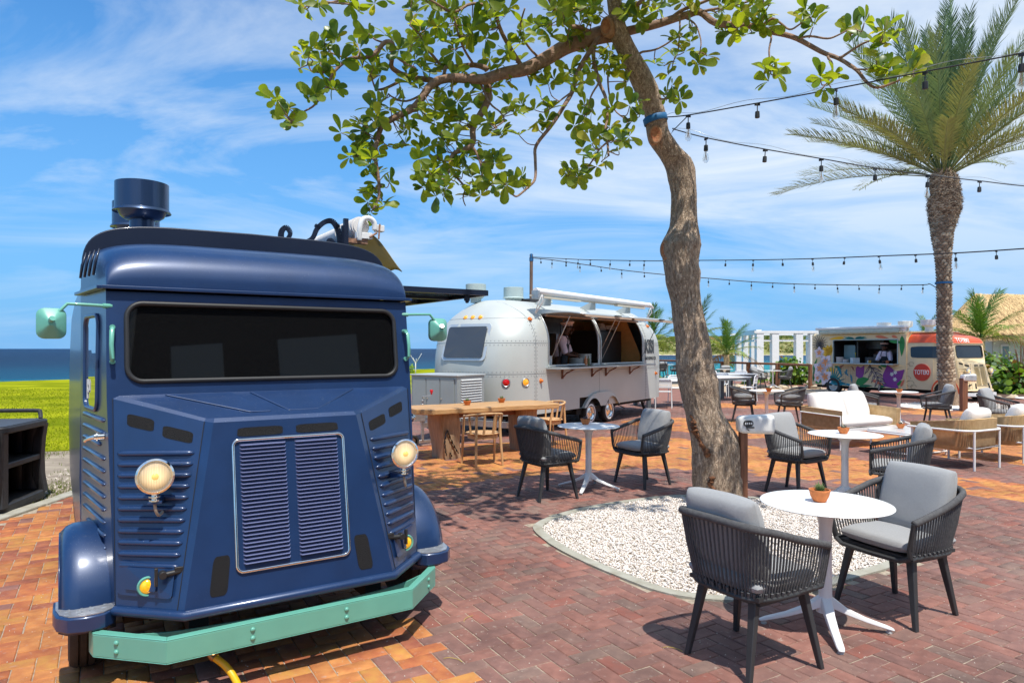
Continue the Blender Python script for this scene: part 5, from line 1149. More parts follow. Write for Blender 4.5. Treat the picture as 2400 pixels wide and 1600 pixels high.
for v in [-4.15+.075*k for k in range(9)]: b.box(wall(v, .80, .015), (.002,.006,.62))
for z in [.5+.06*k for k in range(11)]: b.box(wall(-3.86, z, .016), (.002,.66,.005))
b.build('painted_grid', mat('paint_thin_red', (.42,.16,.12), .6), t2, smooth=0)
b = MB()
for cx, cz, r in ((-1.52,.72,.12),(-1.42,.55,.14),(-1.30,.44,.10),(-1.55,1.15,.12),(-1.38,1.24,.09),(-1.66,.95,.07)):
    b.tube([wall(cx+r*math.cos(a*PI/8), cz+r*.8*math.sin(a*PI/8), .010 if cx < -1.56 else -.030) for a in range(15)], .005, 4)
b.build('painted_outline', mat('paint_brown', (.20,.12,.08), .6), t2, smooth=0)
# ================================================================ people
def skinmesh(name, nodes, edges, m, parent, sub=2, root=0):
    me = bpy.data.meshes.new(name); me.from_pydata([n[0] for n in nodes], edges, []); me.materials.append(m)
    o = bpy.data.objects.new(name, me); COL.objects.link(o); o.parent = parent
    sk = o.modifiers.new('skin', 'SKIN'); sk.use_smooth_shade = True
    for i, n in enumerate(nodes):
        v = me.skin_vertices[0].data[i]; v.radius = n[1] if isinstance(n[1], tuple) else (n[1], n[1]); v.use_root = (i == root)
    s_ = o.modifiers.new('sub', 'SUBSURF'); s_.levels = sub; s_.render_levels = sub
    return o
def cook(name_loc, rz, label, sc, lean, skin, hands, cap_band):
    """standing cook looking down at the work in front (local +Y); hands = target points (x, y, z) for the two hands"""
    r = empty('person', name_loc, rz, label, 'person', sc=sc)
    hip = Vector((0,0,.92)); ch = Vector((0,.06*lean,1.28)); nk = Vector((0,.11*lean,1.45)); hd = Vector((0,.20*lean,1.60)); sh = [Vector((s*.17,.08*lean,1.385)) for s in (-1, 1)]
    nodes = [(hip,(.15,.11)), (Vector((0,.02,1.08)),(.15,.11)), (ch,(.16,.11)), (nk,(.055,.055)), (nk.lerp(hd,.5),(.058,.062)), (hd,(.078,.092)), (hd+Vector((0,.01,.09)),(.06,.075))]
    edges = [(0,1),(1,2),(2,3),(3,4),(4,5),(5,6)]
    up = []
    for s, H, S_ in zip((-1, 1), hands, sh):
        H = Vector(H); el = S_.lerp(H, .5)+Vector((s*.09,-.04,-.14)); k = len(nodes)
        nodes += [(S_,(.07,.07)), (el,(.045,.045)), (H.lerp(el,.12),(.028,.026)), (H,(.036,.020))]; edges += [(2,k),(k,k+1),(k+1,k+2),(k+2,k+3)]; up.append((S_, el))
        d = (H-el).normalized(); side = d.cross(Vector((0,0,1))).normalized()
        for q in range(4):
            off = side*(q-1.5)*.019; L_ = (.060,.068,.064,.052)[q if s > 0 else 3-q]; m0 = len(nodes)
            nodes += [(H+d*.045+off,(.009,.009)), (H+d*(.045+L_*.5)+off+Vector((0,0,-.008)),(.0085,.0085)), (H+d*(.04+L_*.8)+off+Vector((0,0,-.032)),(.0075,.0075))]; edges += [(k+3,m0),(m0,m0+1),(m0+1,m0+2)]
        m0 = len(nodes); nodes += [(H+d*.01-side*s*.040+Vector((0,0,-.01)),(.011,.011)), (H+d*.045-side*s*.045+Vector((0,0,-.025)),(.009,.009))]; edges += [(k+3,m0),(m0,m0+1)]
    for s in (-1, 1):
        k = len(nodes); nodes += [(Vector((s*.09,0,.80)),(.085,.085)), (Vector((s*.10,.01,.47)),(.055,.055)), (Vector((s*.10,0,.09)),(.038,.038)), (Vector((s*.11,.11,.04)),(.035,.03))]; edges += [(0,k),(k,k+1),(k+1,k+2),(k+2,k+3)]
    skinmesh('body', nodes, edges, skin, r)
    # face: brow, nose, lips, ears, eyes
    b = MB(); fwd = Vector((0,.093,0)); hb = hd+Vector((0,.0,.0))
    b.tube([hb+Vector((0,.088,.02)), hb+Vector((0,.103,-.005)), hb+Vector((0,.112,-.025)), hb+Vector((0,.095,-.035))], [.010,.013,.019,.012], 8)
    b.tube([hb+Vector((-.028,.088,-.062)), hb+Vector((0,.100,-.058)), hb+Vector((.028,.088,-.062))], [.006,.011,.006], 6)
    for s in (-1, 1): b.tube([hb+Vector((s*.084,.0,.03)), hb+Vector((s*.095,-.012,.0)), hb+Vector((s*.084,0,-.035))], [.012,.016,.010], 6)
    b.tube([hb+Vector((0,.055,-.085)), hb+Vector((0,.075,-.095))], [.035,.028], 8)
    b.build('face', skin, r, smooth=180)
    b = MB()
    for s in (-1, 1): b.lathe([(0,-.01),(.011,0),(0,.010)], 8, M=Matrix.Translation(hb+Vector((s*.032,.084,.018))), cap=False)
    b.build('eyes', M_dark, r, smooth=180)
    b = MB(); b.lathe([(.094,0),(.097,.03)], 18, M=Matrix.Translation(hb+Vector((0,-.012,-.02+.04))), sy=1.06, cap=False); b.build('hair', mat('black_hair', (.012,.010,.009), .9), r, smooth=180)
    # jacket: same chain a little thicker, ends above the elbows
    jn = [(Vector((0,0,.86)),(.175,.135)), (Vector((0,.02,1.06)),(.175,.135)), (ch,(.185,.14)), (Vector((0,.095*lean,1.415)),(.09,.085)), (nk+Vector((0,0,.0)),(.068,.066))]; je = [(0,1),(1,2),(2,3),(3,4)]
    for s, (S_, el) in zip((-1, 1), up):
        k = len(jn); jn += [(S_,(.088,.088)), (S_.lerp(el,.75),(.075,.075)), (S_.lerp(el,1.05)+Vector((s*.0,.01,.0)),(.072,.072))]; je += [(2,k),(k,k+1),(k+1,k+2)]
    skinmesh('jacket', jn, je, mat('pink_white_cloth', (.82,.68,.76), .9, var=.08, vscale=10, bump=.3, bscale=40), r)
    # apron: curved sheet with bib, neck strap
    b = MB()
    def ap(i, j):
        z = .55+(1.27-.55)*j; w = .205 if z < 1.06 else .205-(.205-.105)*((z-1.06)/.21); a = (2*i-1)
        y0 = .150+(.06*lean*(z-.9)/.4 if z > .9 else 0)+.004
        return (w*math.sin(a*1.25), y0*math.cos(a*1.0)+.01, z)
    b.grid(ap, 13, 16); b.build('apron', mat('black_apron', (.016,.018,.024), .85, bump=.3, bscale=30), r, smooth=180, solid=.006)
    b = MB(); 
    for s in (-1, 1): b.tube([(s*.095,.16+.05*lean,1.26), (s*.085,.145+.07*lean,1.37), (s*.075,.06+.10*lean,1.455), (s*.03,.02+.1*lean,1.475)], .012, 6)
    b.build('apron_strap', MATS['black_apron'], r, smooth=180)
    # soft cap with band
    b = MB(); Mh = Matrix.Translation(hb+Vector((0,-.01,.045))) @ Matrix.Rotation(.12, 4, 'X')
    b.lathe([(.098,0),(.101,.045)], 24, M=Mh, sy=1.12, cap=False); b.build('cap_band', mat('black_band', (.02,.02,.022), .8) if cap_band else mat('pink_band', (.55,.42,.40), .85), r, smooth=60)
    b = MB()
    def cp(i, j):
        a = 2*PI*i; t = j; rr = (.101+.040*math.sin(min(1, t*1.6)*PI*.5)) * math.sqrt(max(0, 1-max(0, (t-.45)/.55)**2)) ; wv = 1+.04*math.sin(a*7+j*3)
        return tuple(Mh @ Vector((rr*math.cos(a)*wv, rr*1.12*math.sin(a)*wv-.012*t, .040+.085*t+.008*math.sin(a*3)*t)))
    b.grid(cp, 28, 10, wrap=True); b.build('cap', mat('pale_pink_cap', (.66,.47,.42), .9, var=.12, vscale=30), r, smooth=180)
    return r
skin_d = mat('dark_skin', (.085,.035,.020), .5, var=.12, vscale=20); 
# cook in the trailer
pc = at(2.0, .50, .47); cook(pc, rad(-108), 'cook in pink-white jacket, black apron and soft cap, working inside the silver trailer', 1.0, 1.0, skin_d, ((-.10,.36,1.06),(.17,.40,1.02)), False)
pd = (t2.matrix_basis @ Vector(V3(-.40,-2.72,.36))); cook(Vector((pd.x, pd.y, .14)), rad(130), 'cook in pink-white jacket and black-banded cap at the flower truck counter', .97, .8, mat('brown_skin', (.17,.075,.042), .5, var=.1, vscale=20), ((-.10,.36,1.10),(.12,.38,1.10)), True)
TW = lambda v, u, z: t2.matrix_basis @ Vector(V3(u, v, z))
def small(b, name, m, p, label, cat, smooth=40, group=None): o = b.build(name, m, None, smooth=smooth, loc=p); return tag(o, label, cat, group)
b = MB(); b.lathe([(.13,0),(.13,.24)], 18); small(b, 'paper_stack', mat('cup_cream', (.62,.50,.44), .8), TW(-4.38,-.80,1.20), 'tall stack of pale paper bowls at the tail end of the flower truck counter', 'bowls')
b = MB(); b.lathe([(.11,0),(.10,.16)], 18); small(b, 'paper_stack', MATS['cup_cream'], TW(-4.13,-.78,1.20), 'shorter stack of paper bowls beside the tall one in the flower truck', 'bowls')
b = MB(); b.box((0,0,.09), (.24,.2,.18)); small(b, 'white_box', M_whitepl, TW(-3.72,-.80,1.24), 'white box with yellow flower on the flower truck counter', 'box', 0)
b = MB(); b.lathe([(0,-.03),(.03,0),(0,.03)], 8, M=Matrix.Translation((0,0,.17)), cap=False); b.cyl((0,0,0), (0,0,.16), .004, 5); small(b, 'yellow_flower', mat('yellow_petal', (.8,.6,.02), .6), TW(-3.70,-.80,1.42), 'yellow flower standing above the white box in the flower truck', 'flower')
for k, (v, lab) in enumerate(((-3.35,'lower steel tray stack left of the flower truck cook'), (-3.15,'upper steel tray stack behind the flower truck cook'))):
    b = MB()
    for q in range(5): b.box((0,0,.02+.045*q), (.34,.26,.03))
    small(b, 'tray_stack', mat('tray_steel', (.5,.45,.42), .35, .7), TW(v,-.35+.2*k,1.22+.1*k), lab, 'trays', 0)
for k, (v, c, lab) in enumerate(((-2.98,(.6,.3,.05),'jar of amber sauce left of the flower truck cook'), (-3.03,(.45,.5,.5),'clear glass jar left of the amber jar in the flower truck'), (-2.28,(.55,.12,.04),'pile of red food at the cab end of the flower truck counter'))):
    b = MB(); b.lathe([(.05,0),(.055,.08),(.03,.10),(0,.10)], 12); small(b, 'jar', mat('jar_%s' % ('amber','clear','red')[k], c, .3), TW(v,-.95,1.24), lab, 'jar')
# ================================================================ furniture
def rope_chair(label, flat=False, light=False):
    r = empty('rope_chair', (0,0,0), 0, label, 'chair', 'charcoal rope armchairs')
    half = [(.292,.262,.632),(.302,.14,.665),(.303,.0,.702),(.292,-.13,.742),(.255,-.235,.768),(.17,-.282,.780),(0,-.292,.784)]
    rim = smoothpath(half+[(-x, y, z) for x, y, z in half[-2::-1]], 6)
    hb = [(.262,.245,.420),(.258,.12,.412),(.250,.0,.408),(.238,-.10,.405),(.205,-.18,.404),(.13,-.215,.403),(0,-.222,.403)]
    bot = smoothpath(hb+[(-x, y, z) for x, y, z in hb[-2::-1]], 6)
    b = MB(); b.tube(rim, .0185, 8, sy=1.15); b.build('rim', M_rope, r, smooth=180)
    b = MB(); b.tube(bot, .015, 6); b.tube([bot[0], Vector((.262,.262,.47)), rim[0]], .014, 6); b.tube([bot[-1], Vector((-.262,.262,.47)), rim[-1]], .014, 6)
    b.tube([bot[0], (.20,.262,.395), (0,.268,.392), (-.20,.262,.395), bot[-1]], .015, 6)
    b.build('frame', M_leg, r, smooth=60)
    n = 70; b = MB()
    def samp(P, t): x = t*(len(P)-1); i = min(int(x), len(P)-2); return P[i].lerp(P[i+1], x-i)
    for k in range(n):
        t = (k+.5)/n; p = samp(rim, t); q = samp(bot, t); m_ = p.lerp(q, .5); o = Vector((m_.x, m_.y, 0)).normalized()*.006
        b.tube([p, m_+o, q], .0055, 5)
        if k % 2 == 0: b.tube([q+Vector((0,0,-.012)), q.lerp(p, .10)+o*1.2], .0085, 5)
    b.build('ropes', M_rope, r, smooth=60)['kind'] = 'stuff'
    b = MB(); b.box((0,.02,.412), (.46,.44,.02)); b.box((0,.165,.383), (.42,.03,.034)); b.box((0,-.155,.383), (.34,.03,.034)); b.box((.19,0,.383), (.03,.32,.034)); b.box((-.19,0,.383), (.03,.32,.034)); b.build('seat_base', M_leg, r, smooth=0)
    for x0, y0, x1, y1 in ((.205,.165,.275,.222),(-.205,.165,-.275,.222),(.165,-.155,.205,-.242),(-.165,-.155,-.205,-.242)):
        b = MB(); a0, a1 = .024, .0135
        b.hexa([(x1-a1,y1-a1,0),(x1+a1,y1-a1,0),(x1+a1,y1+a1,0),(x1-a1,y1+a1,0),(x0-a0,y0-a0*.8,.398),(x0+a0,y0-a0*.8,.398),(x0+a0,y0+a0*.8,.398),(x0-a0,y0+a0*.8,.398)]); b.build('leg', M_leg, r, smooth=0, bevel=.003, seg=1)
    fab = M_grey
    pillow(.485,.475,.095, 14, .30).build('seat_cushion', fab, r, smooth=180, loc=(0,.015,.468))
    if flat: pillow(.45,.40,.13, 14, .42).build('back_cushion', fab, r, smooth=180, loc=(0,-.01,.565), rot=(.03,.02,.1))
    else: pillow(.47,.44,.15, 16, .36).build('back_cushion', fab, r, smooth=180, loc=(0,-.165,.690), rot=(rad(105),0,random.gauss(0,.03)))
    return r
ch_a = rope_chair('nearest rope armchair, seen from behind, left of the nearest white table')
ch_f = rope_chair('rope armchair with its back cushion lying flat, left of the white table behind the tree', flat=True)
def face(o, x, y, fx, fy): o.location = (x, y, 0); o.rotation_euler = (0, 0, math.atan2(fy, fx)-PI/2)
face(ch_a, 1.263, 3.645, .857, .515)
for x, y, fx, fy, lab in ((2.445,4.32,-.915,-.404,'rope armchair with upright grey cushion right of the nearest white table'),
    (.38,7.60,.84,.56,'rope armchair with its back to us, just right of the wooden table'),
    (1.60,8.31,-.862,-.507,'rope armchair with upright cushion directly left of the tree trunk'),
    (3.24,7.82,.573,-.82,'rope armchair with upright cushion right of the speaker by the tree'),
    (3.90,6.86,-.88,.47,'rope armchair seen side-on behind the cushion of the nearest right-hand chair'),
    (7.35,14.25,.86,-.50,'rope armchair with pale cushion between the wicker sofa and the flower truck'),
    (8.95,14.35,-.93,.36,'rope armchair in front of the palm trunk, its back towards us'),
    (9.05,12.72,.63,-.77,'rope armchair beyond the wicker lounge chairs near the right edge'),
    (10.1,28.0,.75,-.66,'small distant rope armchair left of the far table by the wooden railing'),
    (11.25,28.1,-.80,.35,'small distant rope armchair right of the far table by the wooden railing'),
    (9.30,30.2,-.4,.9,'distant rope armchair half hidden behind the white dining tables'),
    (8.35,38.2,-.3,.95,'farthest rope armchair, just right of the silver trailer nose against the sea'),
    (9.15,38.0,-.8,.5,'farthest rope armchair, with a white cushion, just left of the tree trunk')):
    dup(ch_a, (x, y, 0), math.atan2(fy, fx)-PI/2, lab)
face(ch_f, 5.22, 15.4, .93, -.36)
dup(ch_f, (6.15, 15.1, 0), math.atan2(.12, -.98)-PI/2, 'rope armchair with its back cushion lying flat, left of the wicker sofa')
def round_table(label):
    r = empty('round_table', (0,0,0), 0, label, 'table', 'round white pedestal tables')
    b = MB(); b.lathe([(0,.728),(.33,.728),(.345,.730),(.362,.735),(.365,.738),(.363,.741),(.358,.742),(0,.742)], 56, cap=False); b.build('tabletop', mat('white_laminate', (.80,.80,.79), .35), r, smooth=50)
    b = MB(); b.lathe([(.052,.10),(.042,.14),(.037,.20),(.0355,.45),(.037,.60),(.045,.66),(.10,.718),(.16,.727)], 28); b.build('column', M_white, r, smooth=60)
    for k in range(4):
        a = PI/2*k+PI/4; b = MB(); M = Matrix.Rotation(a, 4, 'Z'); secs = [(.0,.175,.035,.075),(.05,.150,.034,.055),(.12,.108,.030,.032),(.22,.068,.026,.022),(.34,.032,.023,.016),(.372,.022,.016,.010)]
        vs = []
        for x, z, w, h in secs: vs += [(x,-w,z-h/2),(x,w,z-h/2),(x,w*.8,z+h/2),(x,-w*.8,z+h/2)]
        fs = [(4*i+q, 4*i+(q+1) % 4, 4*i+4+(q+1) % 4, 4*i+4+q) for i in range(5) for q in range(4)]+[(3,2,1,0),(20,21,22,23)]
        fs = [f[::-1] for f in fs]
        b.add(vs, fs, 0, M); f_ = b.build('foot', M_white, r, smooth=50, bevel=.006, seg=2)
        b = MB(); b.lathe([(.017,0),(.017,.008),(.012,.012),(.012,.022)], 12, M=Matrix.Translation((.345*math.cos(a), .345*math.sin(a), .001))); b.build('glide', mat('clear_glide', (.5,.5,.48), .3), f_, smooth=50)
    return r
tb1 = round_table('nearest round white table on a white pedestal, in the right foreground')
tb1.location = (1.85, 4.03, 0); tb1.rotation_euler = (0,0,rad(33))
for x, y, a, lab in ((.90,8.03,rad(25),'round white table between the two rope chairs left of the tree'), (3.54,7.26,rad(40),'round white table right of the tree, second nearest on the right'), (5.50,14.75,rad(10),'round white table left of the wicker sofa, between chairs with flat cushions'),
    (8.13,14.35,rad(35),'round white table in front of the flower truck'), (10.7,28.0,rad(0),'distant round white table by the wooden railing'), (9.25,29.7,rad(20),'distant round white table near the small coconut palm'), (9.62,12.45,rad(20),'round white table cut by the right edge of the picture'), (8.8,38.6,0,'farthest round white table between the two farthest chairs')):
    dup(tb1, (x, y, 0), a, lab)
def pot(label, kind=0):
    r = empty('succulent_pot', (0,0,0), 0, label, 'potted plant', 'terracotta bowls with succulents')
    b = MB(); b.lathe([(0,.0),(.032,.0),(.038,.006),(.052,.032),(.058,.058),(.0605,.060),(.0605,.067),(.054,.067),(.050,.05),(0,.05)], 28, cap=False); b.build('bowl', M_terra, r, smooth=40)
    b = MB(); b.lathe([(.05,.053),(0,.056)], 16, cap=False); b.build('soil', mat('pot_soil', (.06,.04,.03), .95), r, smooth=0)
    b = MB()
    cols = [M_succ, mat('pale_succulent', (.30,.30,.22), .6, var=.3, vscale=60), mat('grey_purple_succulent', (.16,.13,.14), .6, var=.3, vscale=60)]
    for k in range(34 if kind == 0 else 40):
        a = k*2.4; t = k/34; tilt = .25+1.0*(1-t) if kind == 0 else random.uniform(.3,1.2); L_ = (.030+.022*t) if kind == 0 else random.uniform(.02,.05); w = .0055 if kind == 0 else .007
        d = Vector((math.cos(a)*math.sin(tilt), math.sin(a)*math.sin(tilt), math.cos(tilt))); s_ = Vector((-math.sin(a), math.cos(a), 0)); n = d.cross(s_); p0 = Vector((math.cos(a)*.008, math.sin(a)*.008, .055))+Vector((0,0,.004*t)); m_ = p0+d*L_*.45; e = p0+d*L_+Vector((0,0,.004))
        b.add([p0-s_*w*.6, p0+s_*w*.6, m_+s_*w, m_-s_*w, m_-n*w*.6, e], [(0,1,2,3),(3,2,5),(0,3,4),(1,4,2),(3,5,4),(2,4,5),(0,4,1)])
    b.build('succulent', cols[kind], r, smooth=0); return r
pA = pot('terracotta bowl with a green spiky succulent on the nearest round table'); pA.location = (1.825, 4.05, .742)
pA.scale = (1.0,1.0,1.08)
p3 = pot('terracotta bowl with a pale succulent on the second round table right of the tree', 1); p3.location = (3.53,7.27,.742)
p2 = pot('terracotta bowl with a dark purple succulent on the table left of the tree', 2); p2.location = G(1372, 994, .742)
for px, py, z, lab, src in ((1095,949,.765,'left terracotta bowl with succulent on the long wooden table',pA),(1175.5,943,.765,'right terracotta bowl with succulent on the long wooden table',pA),
    (2111,1003,.385,'terracotta bowl with succulent on the marble coffee table',p3),(1802,917,.742,'terracotta bowl on the white table between the chairs with flat cushions',pA),(2108,919,.742,'terracotta bowl on the white table in front of the flower truck',pA)):
    dup(src, G(px, py, z), random.random()*6, lab, .105/.1 if src is not pA else 1.05)
# ---------------------------------------------------------------- live-edge table
teak = mat('teak_wood', (.42,.22,.085), .55, c2=(.60,.35,.15), vscale=5, stretch=(.7,8,8), bump=.15, bscale=30, coat=.1, detail=8)
teak_d = mat('weathered_wood', (.30,.19,.11), .75, c2=(.46,.31,.19), vscale=6, stretch=(6,6,.8), bump=.5, bscale=12)
wt_ = empty('wooden_table', (-.54+.11,10.78-.02,0), math.atan2(.525,.85), 'long live-edge wooden slab table on two carved trunk legs', 'table')
b = MB(); n_ = 26; top = []
for k in range(n_+1): x = -1.10+2.25*k/n_; top.append((x, -.43+.035*math.sin(k*.5)+.012*math.sin(k*1.7)))
back = [(x, .44+.03*math.sin(x*4)) for x in [1.12-2.2*k/16 for k in range(17)]]
P = [(-1.25,-.20)]+top+[(1.20,.0),(1.19,.2)]+back+[(-1.24,.3)]
b.prism(P, .685, .765); tp = b.build('tabletop', teak, wt_, smooth=30, bevel=.012)
b = MB(); b.box((.98,-.34,.68), (.02,.03,.02)); b.build('joint', M_dark, tp, smooth=0)
b = MB(); b.box((0,0,.635), (1.7,.10,.10)); b.build('stretcher', mat('red_brown_wood', (.22,.085,.045), .6, var=.3, vscale=6, stretch=(.6,6,6)), wt_, smooth=0)
for sx, w in ((-.72, .30), (.70, .27)):
    b = MB(); vs = []; rows = 14; cols_ = 20
    for j in range(rows):
        t = j/(rows-1); z = .685*(1-t)
        for k in range(cols_):
            a = 2*PI*k/cols_; ww = w*(.58+.10*math.sin(t*3.4+1)+(.16 if sx < 0 else .03)*t**2); dd = .27-.04*t
            q = 1+.09*mnoise.noise(Vector((math.cos(a)*1.5+sx, math.sin(a)*1.5, z*3)))
            ex = lambda v: math.copysign(abs(v)**.45, v)
            vs.append((sx+ww*.9*ex(math.cos(a))*q+(.05*t if sx < 0 else 0), dd*ex(math.sin(a))*q, z))
    fs = [(j*cols_+k, j*cols_+(k+1) % cols_, (j+1)*cols_+(k+1) % cols_, (j+1)*cols_+k) for j in range(rows-1) for k in range(cols_)]+[tuple(range(cols_))[::-1], tuple(range((rows-1)*cols_, rows*cols_))]
    b.add(vs, [f[::-1] for f in fs]); lg = b.build('leg', teak_d, wt_, smooth=50)
    if sx < 0:
        b = MB()
        for path in (([(-.80,-.262,.42),(-.83,-.268,.30),(-.82,-.262,.18),(-.80,-.262,.06)]), ([(-.79,-.266,.44),(-.73,-.27,.30),(-.66,-.268,.17),(-.60,-.262,.08)]), ([(-.74,-.262,.10),(-.71,-.262,.04)])):
            pp = smoothpath(path, 6); b.tube([Vector((p.x+.006*math.sin(i*2), p.y-.004, p.z)) for i, p in enumerate(pp)], [.008+.016*abs(math.sin(i*.9+path[0][2]*9)) for i in range(len(pp))], 7, sy=.35)
        b.build('resin_crack', mat('black_resin', (.01,.008,.006), .3), lg, smooth=180)
def teak_chair(label):
    r = empty('teak_chair', (0,0,0), 0, label, 'chair', 'teak armchairs at the wooden table'); m = mat('light_teak', (.50,.28,.12), .6, c2=(.64,.40,.20), vscale=6, stretch=(3,3,1), bump=.1, bscale=60)
    arc = [( .27*math.cos(a), -.02+.26*math.sin(a)) for a in [rad(18-(216*k/16)) for k in range(17)]]
    pts = [(x, y, .695+.045*max(0, -math.sin(math.atan2(y+.02, x)))) for x, y in arc]
    b = MB(); b.tube(pts, [.017]+[.02]*15+[.017], 8, sy=.8); b.build('arm_rail', m, r, smooth=60)
    for x in (-.235, .235):
        b = MB(); b.tube([(x*1.08,.075,.69),(x*1.05,.13,.45),(x*1.08,.17,0)], [.017,.020,.016], 8); b.build('leg', m, r, smooth=60)
        b = MB(); b.tube([(x*.74,-.205,.725),(x*.78,-.21,.42),(x*.86,-.25,0)], [.015,.020,.016], 8); b.build('leg', m, r, smooth=60)
    for x in (-.07,.07):
        b = MB(); b.tube([(x*1.1,-.272,.73),(x,-.215,.44)], [.013,.014], 8, sy=1.4); b.build('back_slat', m, r, smooth=60)
    for x in (-.255,.255):
        b = MB(); b.tube([(x*.98,-.115,.70),(x*.85,-.09,.44)], [.012,.013], 8, sy=1.3); b.build('side_slat', m, r, smooth=60)
    b = MB(); b.lathe([(0,.425),(.20,.425),(.235,.437),(.24,.45),(.23,.458),(0,.452)], 32, sx=1.02, cap=False); b.build('seat', m, r, smooth=50)
    b = MB(); b.lathe([(.195,.375),(.215,.375),(.215,.425),(.195,.425),(.195,.375)], 28, cap=False); b.build('seat_ring', m, r, smooth=40)
    return r
tk = teak_chair('teak armchair with its back to us in front of the long wooden table'); face(tk, -.42, 9.75, -.42, .90)
dup(tk, (.62,11.62,0), math.atan2(-.52,-.85)-PI/2, 'teak armchair at the right-hand end of the long wooden table')
# ---------------------------------------------------------------- wicker lounge group
wick = mat('wicker', (.56,.35,.15), .75, c2=(.72,.50,.25), vscale=14); t = wick.node_tree
wv = t.nodes.new('ShaderNodeTexWave'); wv.inputs['Scale'].default_value = 18; wv.bands_direction = 'X'; wv2 = t.nodes.new('ShaderNodeTexWave'); wv2.inputs['Scale'].default_value = 26; wv2.bands_direction = 'Z'
ad = t.nodes.new('ShaderNodeMath'); ad.operation = 'MULTIPLY'; co = t.nodes.new('ShaderNodeTexCoord'); bp = t.nodes.new('ShaderNodeBump'); bp.inputs['Strength'].default_value = .9; bp.inputs['Distance'].default_value = .02
t.links.new(co.outputs['Object'], wv.inputs[0]); t.links.new(co.outputs['Object'], wv2.inputs[0]); t.links.new(wv.outputs[0], ad.inputs[0]); t.links.new(wv2.outputs[0], ad.inputs[1]); t.links.new(ad.outputs[0], bp.inputs['Height']); t.links.new(bp.outputs[0], t.nodes['Principled BSDF'].inputs['Normal'])
def shellU(w, d, z0, z1, zb, th, r, taper=.03, n=9, fr=0.):
    """U-shaped wicker shell: arms at +-w/2, back at -d/2, open to +y"""
    pts = [(w/2, d/2)]+[(w/2, d/2-(d-r)*k/6) for k in range(1, 7)]+[(w/2-r+r*math.cos(a), -d/2+r-r*math.sin(a)) for a in [PI/2*k/n for k in range(1, n+1)]]
    pts += [(w/2-r-(w-2*r)*k/8, -d/2) for k in range(1, 8)]; pts += [(-x, y) for x, y in pts[n+6::-1]]
    N_ = len(pts); b = MB(); out = []; inn = []
    vs = []; fs = []
    zt = lambda y: z1+(zb-z1)*min(1, max(0, (d/2-y)/d))
    for j, (f, ins) in enumerate(((0,taper),(.15,taper*.3),(1,0),(1,th),(.1,th+taper*.3))):
        for x, y in pts:
            s_ = 1-ins/(w/2); vs.append((x*s_, (y+d/2)*(1-ins/(d))-d/2+ins*.9*(1 if y < d/2-.01 else 0)-fr*0, z0+(zt(y)-z0)*f))
    M_ = 5
    for j in range(M_-1):
        for k in range(N_-1): fs.append((j*N_+k, (j+1)*N_+k, (j+1)*N_+k+1, j*N_+k+1))
    fs.append((0, N_, 2*N_, 3*N_, 4*N_)); e = N_-1; fs.append((e+4*N_, e+3*N_, e+2*N_, e+N_, e))
    b.add(vs, fs); return b, pts, zt
sf = empty('wicker_sofa', (5.80,11.72,0), math.atan2(-.89,.44)-PI/2, 'wicker two-seat sofa with white frame and thick white cushions', 'sofa')
b, pts, zt = shellU(1.46,.84,.29,.63,.66,.045,.05); b.build('wicker_shell', wick, sf, smooth=50)
b = MB(); b.box((0,.0,.31), (1.36,.76,.05)); 
for x in (-.745,.745): b.tube([(x,.40,0),(x,.40,.545),(x,-.38,.565),(x,-.38,0)], .014, 8)
b.build('white_frame', M_white, sf, smooth=50)
pillow(1.30,.72,.17, 18, .22).build('seat_cushion', M_wfab, sf, smooth=180, loc=(0,.02,.415))
for x, a in ((-.33,.10),(.34,-.10)): pillow(.68,.50,.24, 16, .34).build('back_cushion', M_wfab, sf, smooth=180, loc=(x,-.19,.655), rot=(rad(110),0,a))
ct = empty('coffee_table', (6.22,10.72,0), .42, 'low marble-topped coffee table with rounded corners and white metal frame', 'table')
b = MB(); b.prism(rrect(1.0,.75,.10,5), .355, .378); b.build('marble_top', mat('marble', (.72,.72,.71), .25, c2=(.60,.61,.62), vscale=3, detail=10, coat=.3), ct, smooth=30, bevel=.004)
b = MB(); rr = rrect(1.0,.75,.10,5); b.tube([(x, y, .345) for x, y in rr], .014, 8, closed=True); b.tube([(x*.93, y*.93, .06) for x, y in rr], .010, 6, closed=True)
for x in (-.44,.44):
    for y in (-.31,.31): b.cyl((x,y,0), (x,y,.35), .014, 8)
b.build('frame', M_white, ct, smooth=50)
def lounge(label, p, f):
    r = empty('wicker_armchair', (*p,0), math.atan2(f[1], f[0])-PI/2, label, 'armchair', 'wicker lounge chairs with white frames')
    b, pts, zt = shellU(.86,.80,.25,.60,.69,.05,.22,.07); b.build('wicker_shell', wick, r, smooth=50)
    b = MB(); b.box((0,.0,.34), (.66,.62,.04)); b.build('seat_base', wick, r, smooth=0)
    b = MB(); P_ = [(x*1.05, y*1.05, .535) for x, y in pts]; b.tube(P_, .0155, 8)
    for x, y in ((.44,.36),(-.44,.36),(.30,-.405),(-.30,-.405)): b.cyl((x,y,0), (x,y,.54), .0155, 8)
    b.tube([(.44,.36,.30),(.30,-.405,.30),(-.30,-.405,.30),(-.44,.36,.30)], .012, 8); b.build('white_frame', M_white, r, smooth=50)
    pillow(.68,.66,.15, 14, .25).build('seat_cushion', M_wfab, r, smooth=180, loc=(0,.03,.43)); pillow(.62,.42,.20, 14, .36).build('back_cushion', M_wfab, r, smooth=180, loc=(.05,-.20,.62), rot=(rad(112),0,.12))
    return r
l1 = lounge('wicker armchair with white tube frame seen from behind, nearest of the lounge set', (6.30,9.68), (-.46,.89))
dup(l1, (7.30,10.25,0), math.atan2(.80,-.60)-PI/2, 'wicker armchair cut by the right edge of the picture, beside the other lounge chair')
